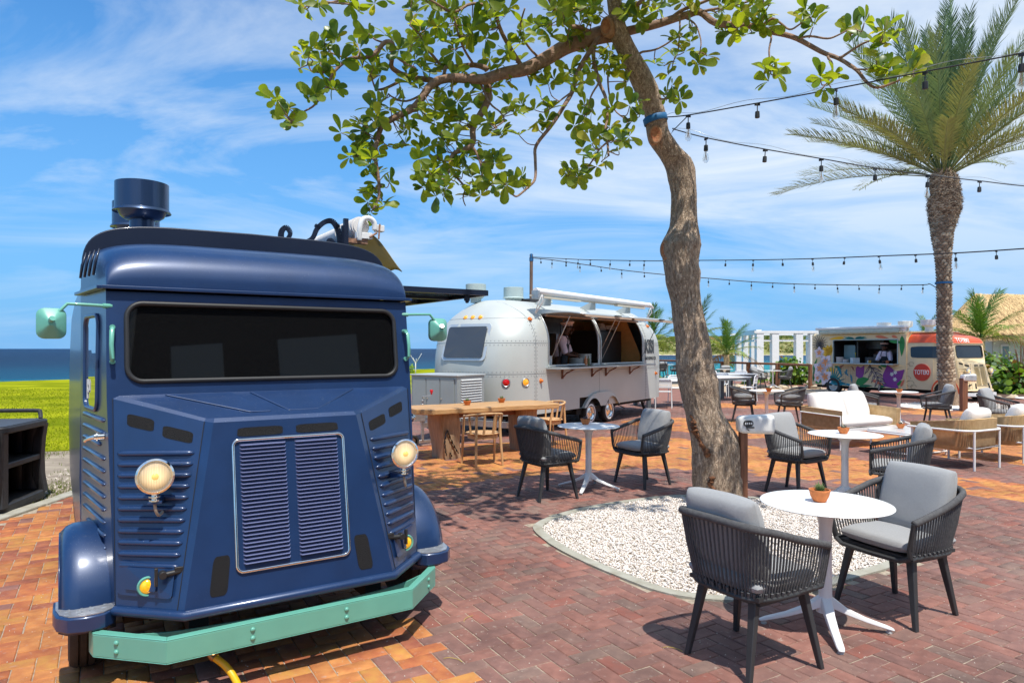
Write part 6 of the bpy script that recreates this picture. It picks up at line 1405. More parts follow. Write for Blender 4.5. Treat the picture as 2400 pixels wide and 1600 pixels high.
# ---------------------------------------------------------------- garden speakers on wooden posts
def speaker(label, loc, rz, w, zt, ps, plate):
    r = empty('garden_speaker', loc, rz, label, 'speaker')
    b = MB(); b.box((0,0,(zt-.10)/2), (ps,ps,zt-.10)); b.build('post', M_woodp, r, smooth=0, bevel=.004)
    b = MB(); h = .185; rr = rrect(.17, h, .045, 5); n = len(rr); vs = []
    secs = [(-.06,.55),(-.05,.80),(-.02,.97),(.10,1.03),(w-.06,1.10),(w-.05,1.10)]
    for x, s_ in secs: vs += [(x, y*s_, zt-h/2+z*s_) for y, z in rr]
    fs = [(i*n+k, i*n+(k+1) % n, (i+1)*n+(k+1) % n, (i+1)*n+k) for i in range(len(secs)-1) for k in range(n)]+[tuple(range(n))[::-1], tuple(range((len(secs)-1)*n, len(secs)*n))]
    b.add(vs, [f for f in fs]); hs = b.build('housing', M_whitepl, r, smooth=40, bevel=.004)
    if plate:
        b = MB(); b.prism(rrect(.105,.062,.03,6), 0, .004); b.build('control_plate', M_black, hs, smooth=0, loc=(.02,-.090,zt-.075), rot=(PI/2,0,0))
        b = MB()
        for x in (-.03,-.01,.012,.034): b.box((.02+x,-.0955,zt-.075), (.012,.003,.022))
        b.build('plate_marks', M_whitepl, hs, smooth=0)
        b = MB(); b.box((.045,-.088,zt-.118), (.08,.008,.012)); b.tube([(.0,-.09,zt-.10),(.0,-.10,zt-.13),(.03,-.09,zt-.15)], .004, 5); b.build('wire', M_black, hs, smooth=0)
    else:
        b = MB(); b.prism(rrect(.15,.15,.03,5), 0, .006); b.build('grille', mat('speaker_mesh', (.50,.52,.54), .5, bump=1, bscale=260), hs, smooth=0, loc=(w-.046,0,zt-h/2), rot=(PI/2,0,PI/2))
        b = MB(); b.prism(rrect(.28,.12,.02,5), 0, .005); b.build('grille', MATS['speaker_mesh'], hs, smooth=0, loc=(.14,-.094,zt-h/2), rot=(PI/2,0,0))
    return r
speaker('white garden speaker with black control plate on a brown post beside the tree trunk', (2.43,7.18,0), .05, .35, .945, .075, True)
speaker('white garden speaker on a brown post in front of the flower truck palm', (11.88,17.96,0), .0, .33, .965, .14, False)
bpy.data.objects['garden_speaker'].children
for o in [x for x in COL.objects if x.name == 'garden_speaker.001']: pass
# ---------------------------------------------------------------- black utility cart
cb = mat('cart_plastic', (.022,.022,.024), .55, var=.3, vscale=20, bump=.15, bscale=150)
uc = empty('utility_cart', (-5.50,7.08,-.03), rad(101), 'black plastic utility cart with two shelves and bowed handle beyond the kerb', 'cart')
b = MB()
L_, Wd = .46, .42
b.prism(rrect(2*L_, 2*Wd, .09, 5), .03, .13); b.build('base_tray', cb, uc, smooth=40, bevel=.015)
b = MB(); b.prism(rrect(1.9*L_, 1.9*Wd, .06, 5), .47, .53); b.build('middle_shelf', cb, uc, smooth=40, bevel=.012)
b = MB(); b.prism(rrect(2.1*L_, 2.1*Wd, .10, 5), .83, .90); b.build('top_tray', cb, uc, smooth=40, bevel=.015)
b = MB(); b.prism(rrect(1.95*L_, 1.95*Wd, .08, 5), .902, .905); b.build('top_inset', mat('cart_grey', (.05,.05,.052), .5), uc, smooth=0)
for x in (-1, 1):
    for y in (-1, 1):
        b = MB(); vs = []
        for z, o_ in ((.10,.02),(.3,-.015),(.5,-.02),(.7,-.005),(.85,.02)): 
            cx, cy = x*(L_-.06+o_), y*(Wd-.05+o_*.5); vs += [(cx-.055,cy-.045,z),(cx+.055,cy-.045,z),(cx+.055,cy+.045,z),(cx-.055,cy+.045,z)]
        b.add(vs, [(4*i+q, 4*i+(q+1) % 4, 4*i+4+(q+1) % 4, 4*i+4+q) for i in range(4) for q in range(4)]); b.build('corner_post', cb, uc, smooth=40, bevel=.01)
b = MB()
for z0 in (.14,.54):
    for k in range(5):
        x = -.30+.15*k; b.lathe([(.062,0),(.062,.30)], 10, M=Matrix.Translation((x,Wd-.06,z0)), sy=.5)
    for k in range(5): b.lathe([(.062,0),(.062,.30)], 10, M=Matrix.Translation((L_-.09,-.30+.15*k,z0)), sx=.5)
b.box((0,Wd-.04,.48), (2*L_-.1,.03,.72)); b.box((L_-.06,0,.48), (.03,2*Wd-.12,.72))
b.build('back_panel', mat('cart_panel', (.030,.031,.033), .6), uc, smooth=40)
b = MB(); b.prism(rrect(.11,2*Wd-.04,.03,4,-L_+.02,0), .10, .85); b.build('end_panel', cb, uc, smooth=40, bevel=.015)
b = MB(); b.tube(smoothpath([(L_-.03,-Wd+.06,.90),(L_+.05,-Wd+.10,.965),(L_+.07,-Wd*.6,.985),(L_+.07,Wd*.6,.985),(L_+.05,Wd-.10,.965),(L_-.03,Wd-.06,.90)]), .022, 8); b.build('handle', cb, uc, smooth=60)
# ---------------------------------------------------------------- dining tables with white chairs, far
def dining(label, c, L2_, W2, a):
    r = empty('dining_table', (*c,0), a, label, 'table', 'grey-legged dining tables with white tops'); b = MB(); b.box((0,0,.735), (L2_,W2,.03)); b.build('tabletop', M_white, r, smooth=0, bevel=.004)
    b = MB(); b.box((0,0,.685), (L2_-.02,W2-.02,.07)); b.build('apron_rail', mat('slate_metal', (.10,.115,.125), .5), r, smooth=0)
    for x in (-1,1):
        for y in (-1,1): b = MB(); b.box((x*(L2_/2-.06), y*(W2/2-.06), .33), (.10,.10,.66)); b.build('leg', MATS['slate_metal'], r, smooth=0)
dining('dining table between the silver trailer nose and the tree trunk', (4.55,19.6), 1.9, 1.0, .25)
dining('dining table immediately right of the tree trunk', (6.65,21.8), 1.5, 1.2, .55)
dining('dining table farther back right of the tree trunk', (7.75,24.3), 1.5, 1.2, .55)
def mchair():
    r = empty('white_chair', (0,0,0), 0, '', 'chair', 'white metal garden chairs'); b = MB()
    b.tube([(-.22,-.22,0),(-.21,-.19,.45),(-.21,-.24,.78),(-.15,-.255,.82),(.15,-.255,.82),(.21,-.24,.78),(.21,-.19,.45),(.22,-.22,0)], .014, 7); b.tube([(-.22,.22,0),(-.21,.18,.45),(-.21,-.19,.45)], .014, 7); b.tube([(.22,.22,0),(.21,.18,.45),(.21,-.19,.45)], .014, 7); b.build('frame', M_white, r, smooth=60)
    b = MB(); b.box((0,0,.455), (.40,.40,.015)); b.build('seat', M_white, r, smooth=0, bevel=.004)
    for z in (.60,.68,.76): b = MB(); b.box((0,-.225-.06*(z-.6),z), (.40,.012,.065)); b.build('back_slat', M_white, r, smooth=0)
    return r
wc = mchair(); wc['label'] = 'white metal chair with its back to us beside the silver trailer nose'; face(wc, 4.20, 18.9, .25, .97)
for x, y, fx, fy, lab in ((5.05,19.0,-.1,1,'white metal chair between the trailer chair and the tree trunk'),(4.0,20.5,.1,-1,'white metal chair on the far side of the left dining table'),(5.0,20.7,0,-1,'white metal chair on the far side of the left dining table, nearer the tree trunk'),
    (7.0,22.9,-.5,-1,'white metal chair behind the dining table right of the trunk'),(6.2,22.9,-.3,-1,'white metal chair hugging the right side of the tree trunk'),(7.35,25.4,-.5,-1,'white metal chair behind the farthest dining table, left one'),(8.4,25.2,-.6,-1,'white metal chair behind the farthest dining table, right one'),(7.3,21.1,-.8,.5,'white metal chair at the near right corner of the table by the trunk')):
    dup(wc, (x, y, 0), math.atan2(fy, fx)-PI/2, lab)
# ---------------------------------------------------------------- railing and pergola
rl = empty('wooden_railing', (0,0,0), 0, 'brown wooden railing with square posts along the water', 'railing')
RA, RB = Vector((12.12,27.7,0)), Vector((4.0,50.0,0)); RZ = .97
pa = Vector((12.12,27.7,0)); pb = Vector((8.3,38.6,0)); pcx = Vector((3.5,41.5,0))
b = MB(); b.cyl(pa+Vector((0,0,RZ)), pb+Vector((0,0,RZ)), .05, 6); b.cyl(pb+Vector((0,0,RZ)), pcx+Vector((0,0,RZ)), .05, 6); b.build('top_rail', M_woodp, rl, smooth=0)
for k in range(7):
    p = pa.lerp(pb, k/6); b = MB(); b.box((p.x,p.y,.5), (.15,.15,1.0)); b.build('post', M_woodp, rl, smooth=0)
for k in range(1, 4): p = pb.lerp(pcx, k/3); b = MB(); b.box((p.x,p.y,.5), (.15,.15,1.0)); b.build('post', M_woodp, rl, smooth=0)
pg = empty('white_pergola', (0,0,0), 0, 'white square-posted pergola frame standing in front of the inlet', 'pergola')
def ppost(px, y, w, z1=2.56):
    x = (px-1200)/F*y; b = MB(); b.box((x,y,z1/2-.6), (w,w,z1+1.2)); b.build('post', M_white, pg, smooth=0)
    return x
fx = [ppost(px, 40, .40) for px in (1779, 1815, 1871, 1904)]
bx = [ppost(px, y, .34) for px, y in ((1765,42.5),(1746,44.5),(1730,46.5))]
ppost(1836+60, 46.5, .3)
b = MB(); b.box(((fx[0]+fx[-1])/2+.4, 40.0, 2.60), (fx[-1]-fx[0]+1.5, .46, .14)); b.build('top_beam', M_white, pg, smooth=0)
b = MB(); b.box(((fx[0]+fx[-1])/2+.4, 40.0, 2.10), (fx[-1]-fx[0]+1.4, .12, .11)); b.build('middle_beam', M_white, pg, smooth=0)
b = MB(); a_, c_ = Vector((fx[0],40,2.60)), Vector((bx[-1],46.5,2.60)); b.tube([a_, c_], .20, 4); b.build('side_beam', M_white, pg, smooth=0)
b = MB(); a_, c_ = Vector((fx[0],40.2,2.10)), Vector((bx[-1],46.5,2.10)); b.tube([a_, c_], .07, 4); b.build('side_middle_beam', M_white, pg, smooth=0)
b = MB(); b.box((17.6,46.5,2.60), (5.6,.3,.14)); b.build('rear_beam', M_white, pg, smooth=0)
# ---------------------------------------------------------------- thatched house
hs = empty('thatched_house', (0,0,0), 0, 'grey-green boarded house with a shaggy thatched roof at the right edge', 'house')
hy = 33.0; hx0 = (2326-1200)/F*hy; wallm = mat('grey_green_boards', (.58,.65,.58), .7, var=.04); wallw = mat('white_boards', (.66,.70,.68), .7)
b = MB(); b.prism([(hx0+.03,hy+.01),(hx0+9.9,hy+.01),(hx0+9.9,hy+6),(hx0+2.9,hy+5.6)], 0, 2.5); b.build('wall_core', wallm, hs, smooth=0)
bm_ = None
for k in range(22):
    z = .0+.115*k; b = MB(); b.add([(hx0,hy-.0,z),(hx0+10,hy,z),(hx0+10,hy-.035,z),(hx0,hy-.035,z),(hx0,hy,z+.12),(hx0+10,hy,z+.12),(hx0+10,hy-.012,z+.12),(hx0,hy-.012,z+.12)], [(3,2,6,7),(0,3,7,4),(0,1,2,3)]); b.build('wall_board', wallm, hs, smooth=0)
    b = MB(); y0, y1 = hy, hy+4.6; x0 = hx0; x1 = hx0+2.3
    b.add([(x0-.02,y0-.02,z),(x1,y1,z),(x1-.03,y1-.02,z),(x0-.05,y0-.04,z),(x0-.02,y0-.02,z+.12),(x1,y1,z+.12),(x1-.01,y1-.01,z+.12),(x0-.03,y0-.03,z+.12)], [(3,0,1,2)[::-1],(2,1,5,6)[::-1],(3,2,6,7)[::-1],(3,7,4,0)]); b.build('side_board', wallw, hs, smooth=0)
wx = (2354-1200)/F*hy
b = MB(); b.box((wx,hy-.06,1.42), (.46,.06,.84)); wf_ = b.build('window', wallw, hs, smooth=0)
b = MB(); b.box((wx,hy-.095,1.42), (.30,.012,.66)); b.build('pane', mat('green_pane', (.16,.25,.24), .1, spec=.6), wf_, smooth=0)
for z in (1.05,): b = MB(); b.box((wx,hy-.10,z), (.50,.08,.05)); b.build('sill', wallw, wf_, smooth=0)
thm = mat('thatch', (.50,.33,.15), .95, c2=(.72,.50,.26), vscale=5, stretch=(3,3,.6), bump=1.2, bscale=10, detail=9)
th = MB(); ex0 = 20.9; ez = 2.35; rz_ = 4.40; yr = hy+2.3
A1 = [(ex0,hy-.9,ez),(hx0+11,hy-.9,ez),(hx0+11,yr,rz_),(ex0+3.1,yr,rz_),(ex0+2.2,yr-.6,rz_-.35),(ex0-.4,hy+9,ez)]
def rf(i, j):
    x = ex0+3.1*j**.8+(hx0+11-ex0-3.1*j**.8)*i; y = hy-.9+(yr-hy+.9)*j; n = mnoise.noise(Vector((x*1.2,y*1.2,0)))*.06
    return (x, y, ez+(rz_-ez)*(1-(1-j)**1.35)+n)
th.grid(rf, 60, 16)
def rs(i, j):
    y = hy-.9+5.8*i; jj = j; return (ex0+2.3*i*(1-jj)+3.1*jj**.8, y+(yr-y)*jj, ez+(rz_-ez)*(1-(1-jj)**1.35)+.04*math.sin(y*3))
th.grid(rs, 24, 16); th.build('roof', thm, hs, smooth=180)
V = []; Fq = []; k = 0
for _ in range(15000):
    i, j = random.random()**1.0*.75, random.random()**1.2; p = Vector(rf(i, j) if random.random() < .8 else rs(i, j)); w = random.uniform(.01,.03); L3 = random.uniform(.12,.40)
    d = Vector((random.gauss(0,.16), -.75, -.52-.2*random.random())).normalized()*L3; p += Vector((0,-.03,.04+.02*random.random()))
    V += [p+Vector((-w,0,0)), p+Vector((w,0,0)), p+d]; Fq.append((k,k+1,k+2)); k += 3
for _ in range(3000):
    i = random.random()*.75; p = Vector(rf(i, 0)); w = random.uniform(.015,.04); V += [p+Vector((-w,.1,.03)), p+Vector((w,.1,.03)), p+Vector((random.gauss(0,.05),-.12,-random.uniform(.1,.42)))]; Fq.append((k,k+1,k+2)); k += 3
tag(npmesh('thatch_straw', V, Fq, [mat('straw_light', (.66,.46,.22), .9), mat('straw_dark', (.36,.22,.10), .9)], np.random.choice([0,0,0,1], len(Fq)), hs), kind='stuff')
# ---------------------------------------------------------------- unseen building added behind the camera for the windscreens to mirror
tbg = empty('reflection_building', (10.6,-6.2,0), math.atan2(.668,-.744)-PI/2, 'dark building with pale panels added behind the viewer for the windscreen to mirror', 'building')
b = MB(); b.box((0,-.3,4.3), (17,.4,8.6)); b.box((0,-.9,8.7), (18,3.2,.18)); b.box((0,.4,3.0), (17,1.2,.15)); b.build('wall', mat('dark_timber', (.018,.015,.014), .7, var=.3), tbg, smooth=0)
for x, w in ((-6.6,2.3),(-2.6,1.3),(.6,2.2),(5.0,2.6)): b = MB(); b.box((x,-.06,5.0), (w,.06,3.0)); b.build('reflection_panel', mat('reflection_panel', (.55,.60,.58), .8), tbg, smooth=0)
b = MB()
for z in (4.0,4.2): b.cyl((-8,.6,z), (8,.6,z), .03, 6)
for x in range(-8, 9, 2): b.cyl((x,.6,3.0), (x,.6,4.2), .03, 6)
b.build('reflection_rail', M_dark, tbg, smooth=60)
b = MB()
for x in (-4.6, 2.9, 6.9): b.tube([(x,1.6,0),(x+.9,1.6,8)], .07, 8)
b.build('leaning_pole', mat('pale_pole', (.5,.5,.48), .6), tbg, smooth=60)
# ================================================================ the big leaning tree
bark = mat('bark', (.2,.13,.08), .92); t = bark.node_tree; L3_ = t.links.new; Bk = t.nodes['Principled BSDF']; co = t.nodes.new('ShaderNodeTexCoord'); mpb = t.nodes.new('ShaderNodeMapping'); mpb.inputs['Scale'].default_value = (1, 1, .30); L3_(co.outputs['Object'], mpb.inputs[0])
nd = t.nodes.new('ShaderNodeTexNoise'); nd.inputs['Scale'].default_value = 9; nd.inputs['Detail'].default_value = 6; L3_(mpb.outputs[0], nd.inputs[0])
va_ = t.nodes.new('ShaderNodeVectorMath'); va_.operation = 'SCALE'; va_.inputs[3].default_value = .34; L3_(nd.outputs['Color'], va_.inputs[0]); vb_ = t.nodes.new('ShaderNodeVectorMath'); vb_.operation = 'ADD'; L3_(mpb.outputs[0], vb_.inputs[0]); L3_(va_.outputs[0], vb_.inputs[1])
vo = t.nodes.new('ShaderNodeTexVoronoi'); vo.feature = 'DISTANCE_TO_EDGE'; vo.inputs['Scale'].default_value = 46; L3_(vb_.outputs[0], vo.inputs['Vector'])
n2_ = t.nodes.new('ShaderNodeTexNoise'); n2_.inputs['Scale'].default_value = 42; n2_.inputs['Detail'].default_value = 10; n2_.inputs['Roughness'].default_value = .7; L3_(mpb.outputs[0], n2_.inputs[0])
r1_ = t.nodes.new('ShaderNodeValToRGB'); r1_.color_ramp.elements[0].position = 0; r1_.color_ramp.elements[0].color = (.42,.38,.35,1); r1_.color_ramp.elements[1].position = .2; r1_.color_ramp.elements[1].color = (1,1,1,1); L3_(vo.outputs[0], r1_.inputs[0])
r2_ = t.nodes.new('ShaderNodeValToRGB'); r2_.color_ramp.elements[0].position = .34; r2_.color_ramp.elements[0].color = (.27,.175,.115,1); r2_.color_ramp.elements[1].position = .66; r2_.color_ramp.elements[1].color = (.80,.62,.45,1); L3_(n2_.outputs[0], r2_.inputs[0])
mb_ = t.nodes.new('ShaderNodeMix'); mb_.data_type = 'RGBA'; mb_.blend_type = 'MULTIPLY'; mb_.inputs[0].default_value = .6; L3_(r2_.outputs[0], mb_.inputs[6]); L3_(r1_.outputs[0], mb_.inputs[7]); L3_(mb_.outputs[2], Bk.inputs['Base Color'])
ad_ = t.nodes.new('ShaderNodeMath'); ad_.operation = 'MULTIPLY_ADD'; ad_.inputs[1].default_value = .55; L3_(n2_.outputs[0], ad_.inputs[0]); L3_(r1_.outputs[0], ad_.inputs[2]); bb_ = t.nodes.new('ShaderNodeBump'); bb_.inputs['Distance'].default_value = .014; bb_.inputs['Strength'].default_value = 1; L3_(ad_.outputs[0], bb_.inputs['Height']); L3_(bb_.outputs[0], Bk.inputs['Normal'])
barkb = mat('branch_bark', (.19,.11,.075), .85, c2=(.36,.23,.16), vscale=20, bump=.6, bscale=50)
TREE = empty('sea_almond_tree', (2.28,7.35,0), 0, 'large leaning tree with rough bark and round green leaves standing in the white gravel bed', 'tree')
TI = Matrix.Translation((-2.28,-7.35,0))
TD = 7.35
trunk_px = [(1689,1195,122),(1688,1165,117),(1684,1100,113),(1681,1038,112),(1664,998,96),(1649,961,84),(1640,920,86),(1636,892,93),(1629,859,86),(1625,808,78),(1616,757,74),(1608,706,68),(1602,668,75),(1601,640,80),(1596,610,79),(1597,573,88),(1601,548,72),(1603,527,62),(1603,490,58),(1602.5,451,57),(1598,420,64),(1594,395,68),(1583,372,69),(1565,351,62),(1550,330,62),(1540,305,52),(1535,271,49),(1524,240,54),(1512,205,56),(1490,159,54),(1472,125,48),(1456,92,46),(1448,60,36),(1443,32,34),(1439,0,34),(1432,-60,32),(1420,-140,30),(1400,-230,26),(1385,-330,20)]
def tdep(y): return TD-(0 if y > 400 else (400-y)*.0016)
tp = [PY(x, y, tdep(y)) for x, y, w in trunk_px]; tr_ = [w/2/F*tdep(y) for x, y, w in trunk_px]
b = MB(); NS = 88; vs = []; sub_ = 9; P_ = smoothpath(tp, sub_); Rr = []
for i in range(len(tr_)-1): Rr += [tr_[i]+(tr_[i+1]-tr_[i])*q/sub_ for q in range(sub_)]
Rr.append(tr_[-1])
for i, (p, r) in enumerate(zip(P_, Rr)):
    for k in range(NS):
        a = 2*PI*k/NS; d = Vector((math.cos(a), math.sin(a), 0)); q = mnoise.noise(Vector((math.cos(a)*1.6, math.sin(a)*1.6, p.z*.9)))*.10+((1-abs(mnoise.noise(Vector((math.cos(a)*6+p.z*.5, math.sin(a)*6, p.z*3.4)))*2.2))*.05+(1-abs(mnoise.noise(Vector((math.cos(a)*14, math.sin(a)*14, p.z*8)))*2.2))*.032-.03)*(1 if p.z < 3.4 else .35)
        fl = 0
        vs.append(p+d*r*(1+q+fl))
n_ = len(P_); fs = [(j*NS+k, j*NS+(k+1) % NS, (j+1)*NS+(k+1) % NS, (j+1)*NS+k) for j in range(n_-1) for k in range(NS)]
b.M = TI; b.add(vs, fs); b.build('trunk', bark, TREE, smooth=180)
# pruned knots with bare heartwood
kn = mat('heartwood', (.30,.075,.025), .7, c2=(.52,.24,.10), vscale=30, bump=.4, bscale=50); knr = mat('callus_wood', (.36,.19,.10), .75, var=.25, vscale=40)
def knot(px, py, rr, nx, off):
    d = tdep(py); c = PY(px, py, d-off); M = TI @ Matrix.Translation(c) @ Vector((nx, -1, -.12)).to_track_quat('Z', 'X').to_matrix().to_4x4()
    b = MB(); b.lathe([(rr*1.0,-.08),(rr*1.06,.0),(rr*.95,.018),(rr*.72,.010)], 22, M=M, sy=.68, cap=False); k_ = b.build('knot', knr, TREE, smooth=180)
    b = MB(); b.lathe([(rr*.74,.011),(rr*.35,.002),(0,-.002)], 22, M=M, sy=.68, cap=False); b.build('cut_wood', kn, k_, smooth=180)
knot(1536,316,.098,.0,.115); knot(1422,63,.095,-.75,.055); knot(1560,586,.10,-1.4,.06)
b = MB(); b.M = TI
for pts in ([(1612,968,.010),(1618,982,.040),(1622,1002,.052),(1630,1022,.032),(1638,1042,.050),(1650,1062,.014)], [(1652,1098,.010),(1655,1110,.036),(1650,1124,.030),(1660,1140,.010)]):
    pp = []; rr = []
    for px, py, w in pts:
        i = min(range(len(P_)), key=lambda i: abs(HY0-F*(P_[i].z-CAM_H)/P_[i].y-py)); kx = (px-1200)/F*TD-P_[i].x; rr_ = Rr[i]*1.0; pp.append(Vector((P_[i].x+kx, P_[i].y-math.sqrt(max(.01, rr_**2-kx**2))-.008, P_[i].z))); rr.append(w)
    sp_ = smoothpath(pp, 5); b.tube([p+Vector((random.gauss(0,.008),0,0)) for p in sp_], [(rr+[rr[-1]])[min(len(rr)-1, i//5)]*random.uniform(.9,1.7) for i in range(len(sp_))], 8, sy=.5)
b.build('bark_scar', mat('scar_wood', (.075,.028,.012), .9, c2=(.24,.10,.04), vscale=30, bump=.8, bscale=40), TREE, smooth=0)
# blue strap
b = MB(); c0 = PY(1536, 281, tdep(281)); rS = 48/2/F*7.2+.012; b.M = TI
for dz in (0,): b.lathe([(rS,-.035),(rS+.006,-.03),(rS+.006,.03),(rS,.035)], 32, M=Matrix.Translation(c0) @ Matrix.Rotation(rad(-14), 4, 'Y'), cap=False)
stp = b.build('strap', mat('blue_strap', (.012,.12,.30), .6), None, smooth=60); stp.location = TREE.location; tag(stp, 'blue ratchet strap wrapped round the leaning tree trunk below the fork', 'strap')
# branches: photo polylines with distances
BR = []
def br(pts, d0, d1, r0, r1, k=4):
    n = len(pts); W3 = [PY(x, y, d0+(d1-d0)*i/(n-1)) for i, (x, y) in enumerate(pts)]; P3 = smoothpath(W3, k); m = len(P3)
    P3 = [p+Vector((mnoise.noise(p*3)*.018, mnoise.noise(p*3+Vector((9,0,0)))*.03, mnoise.noise(p*3+Vector((0,9,0)))*.018))*(1 if 0 < i < m-1 else 0) for i, p in enumerate(P3)]
    BR.append((P3, [r0+(r1-r0)*(i/(m-1))**.8 for i in range(m)]))
br([(1440,75),(1406,83),(1365,98),(1323,112),(1270,140),(1227,163),(1185,170),(1141,186),(1126,187),(1062,182),(1014,198),(976,249),(919,280),(890,300),(880,351),(884,398),(887,462),(876,490)], 6.95,6.3,.098,.009)
br([(1139,190),(1142,239),(1110,296),(1107,338),(1062,360),(1053,398),(1040,420),(1011,430)], 6.85,6.5,.045,.010)
br([(1142,165),(1110,153),(1046,156),(1030,148),(998,115),(960,105)], 6.85,6.9,.032,.009); br([(1046,156),(1036,192),(1012,210),(980,230),(944,237),(910,220)], 6.8,6.5,.020,.007)
br([(1014,190),(975,185),(944,176),(925,165),(916,155),(918,140),(922,127)], 6.75,6.4,.030,.020); br([(922,127),(919,100),(900,98),(880,121),(855,137),(820,140),(782,169),(766,204),(740,245),(708,265),(683,284)], 6.4,6.2,.028,.006)
br([(820,140),(795,131),(772,120)], 6.35,6.3,.012,.006); br([(782,167),(735,171),(722,152)], 6.3,6.3,.012,.006); br([(940,190),(905,204),(884,206),(874,190),(870,178)], 6.6,6.4,.016,.006)
br([(922,127),(950,150),(975,160)], 6.4,6.3,.014,.007); br([(900,98),(880,92),(865,80)], 6.4,6.35,.010,.006)
br([(1053,398),(1085,430),(1090,445),(1086,465),(1091,482)], 6.5,6.45,.012,.005); br([(1107,345),(1125,380),(1135,415),(1165,440),(1200,448)], 6.5,6.4,.014,.005)
br([(1406,90),(1390,110),(1355,165),(1342,215),(1325,245),(1294,290),(1258,340),(1254,375),(1256,415),(1245,435),(1215,459),(1200,455),(1185,440)], 6.85,6.1,.030,.006)
br([(1392,112),(1392,150),(1403,195),(1420,230),(1425,270),(1420,300),(1425,335),(1427,365)], 6.8,6.3,.022,.010); br([(1425,330),(1405,350),(1380,385),(1360,398),(1340,405)], 6.3,6.2,.010,.005); br([(1403,195),(1385,225),(1375,262),(1350,300)], 6.6,6.4,.011,.005)
br([(1440,130),(1425,170),(1425,215),(1440,255),(1470,280)], 6.9,6.5,.012,.006); br([(1342,215),(1310,240),(1290,255)], 6.5,6.4,.010,.006); br([(1126,195),(1148,240),(1170,262),(1180,285),(1160,300)], 6.7,6.5,.012,.006)
br([(1450,78),(1473,75),(1514,64),(1578,45),(1610,37),(1642,31),(1678,56),(1746,61),(1811,75),(1872,92),(1926,122),(1967,136),(2008,163),(2030,195),(2059,207),(2117,184),(2140,170)], 6.9,5.7,.050,.007)
br([(1570,45),(1600,25),(1644,10),(1700,-10)], 6.7,6.4,.020,.012); br([(1967,136),(2008,112),(2040,98),(2069,88)], 6.0,5.8,.013,.006); br([(1872,93),(1900,86),(1940,91),(1967,82),(2001,65)], 6.1,5.9,.012,.006)
br([(1780,66),(1807,44),(1825,52),(1852,71),(1875,60),(1898,42)], 6.3,6.1,.014,.006); br([(1804,76),(1808,90),(1801,120),(1803,150),(1806,167)], 6.3,6.1,.011,.006); br([(1940,132),(1952,148),(1948,175),(1940,194)], 6.0,5.9,.011,.005)
br([(1972,138),(2000,160),(2040,164),(2065,162)], 5.95,5.8,.010,.006); br([(1610,45),(1632,62),(1642,95),(1636,128)], 6.6,6.4,.010,.005); br([(1592,40),(1592,80),(1588,120),(1578,145)], 6.6,6.5,.010,.005); br([(1500,125),(1535,118),(1570,98),(1590,85)], 6.7,6.5,.012,.006)
br([(1545,230),(1566,229),(1580,222)], 6.7,6.6,.010,.006); br([(1400,83),(1340,60),(1320,30),(1310,-20),(1290,-80)], 6.9,6.6,.030,.018); br([(1406,86),(1360,66),(1330,62),(1300,20),(1270,-40)], 6.9,6.2,.024,.014)
br([(1440,40),(1500,10),(1540,-40)], 6.8,6.3,.03,.016); br([(1227,163),(1200,120),(1170,60),(1160,0),(1150,-60)], 6.8,6.2,.026,.014); br([(1160,20),(1110,10),(1060,30),(1000,0),(930,-20)], 6.4,6.0,.016,.008)
br([(1020,-20),(900,-30),(760,10),(715,18)], 6.2,5.9,.014,.006); br([(760,5),(825,10),(835,20)], 6.0,6.0,.010,.006); br([(1270,140),(1240,110),(1220,70),(1230,20)], 6.8,6.5,.014,.008); br([(1323,112),(1335,60),(1330,20)], 6.8,6.5,.014,.008)
br([(1110,153),(1085,110),(1070,60),(1060,10)], 6.8,6.5,.014,.007); br([(998,115),(985,85),(960,60)], 6.8,6.6,.010,.006); br([(1642,31),(1700,20),(1760,5),(1810,-10)], 6.5,6.3,.014,.007)
# limbs above the picture, reaching towards us: they throw the dappled shade
def br3(pts, r0, r1): P3 = smoothpath(pts, 4); m = len(P3); BR.append((P3, [r0+(r1-r0)*i/(m-1) for i in range(m)]))
top = P_[-1]
UP = [[tuple(P_[-20]),(1.0,6.0,5.3),(.6,5.2,5.2),(.2,4.6,5.0)],[tuple(P_[-14]),(.4,6.6,5.9),(-.6,6.2,5.7),(-1.4,5.9,5.2)],[tuple(P_[-24]),(1.7,6.0,5.3),(2.0,5.4,5.4)],[tuple(top),(.6,7.0,7.0),(0,6.8,7.1)],[tuple(top),(1.3,6.2,7.0),(1.7,5.7,6.9)],[tuple(P_[-14]),(1.7,6.9,5.9),(2.6,6.6,6.2),(3.2,6.4,6.0)]]
for u in UP: br3(u, .045, .012)
b = MB(); b.M = TI
for P3, R3 in BR: b.tube(P3, R3, 9)
b.build('branches', barkb, TREE, smooth=180)
BP = [p for P3, R3 in BR for p in P3[::2]]; BPa = np.array([tuple(p) for p in BP])
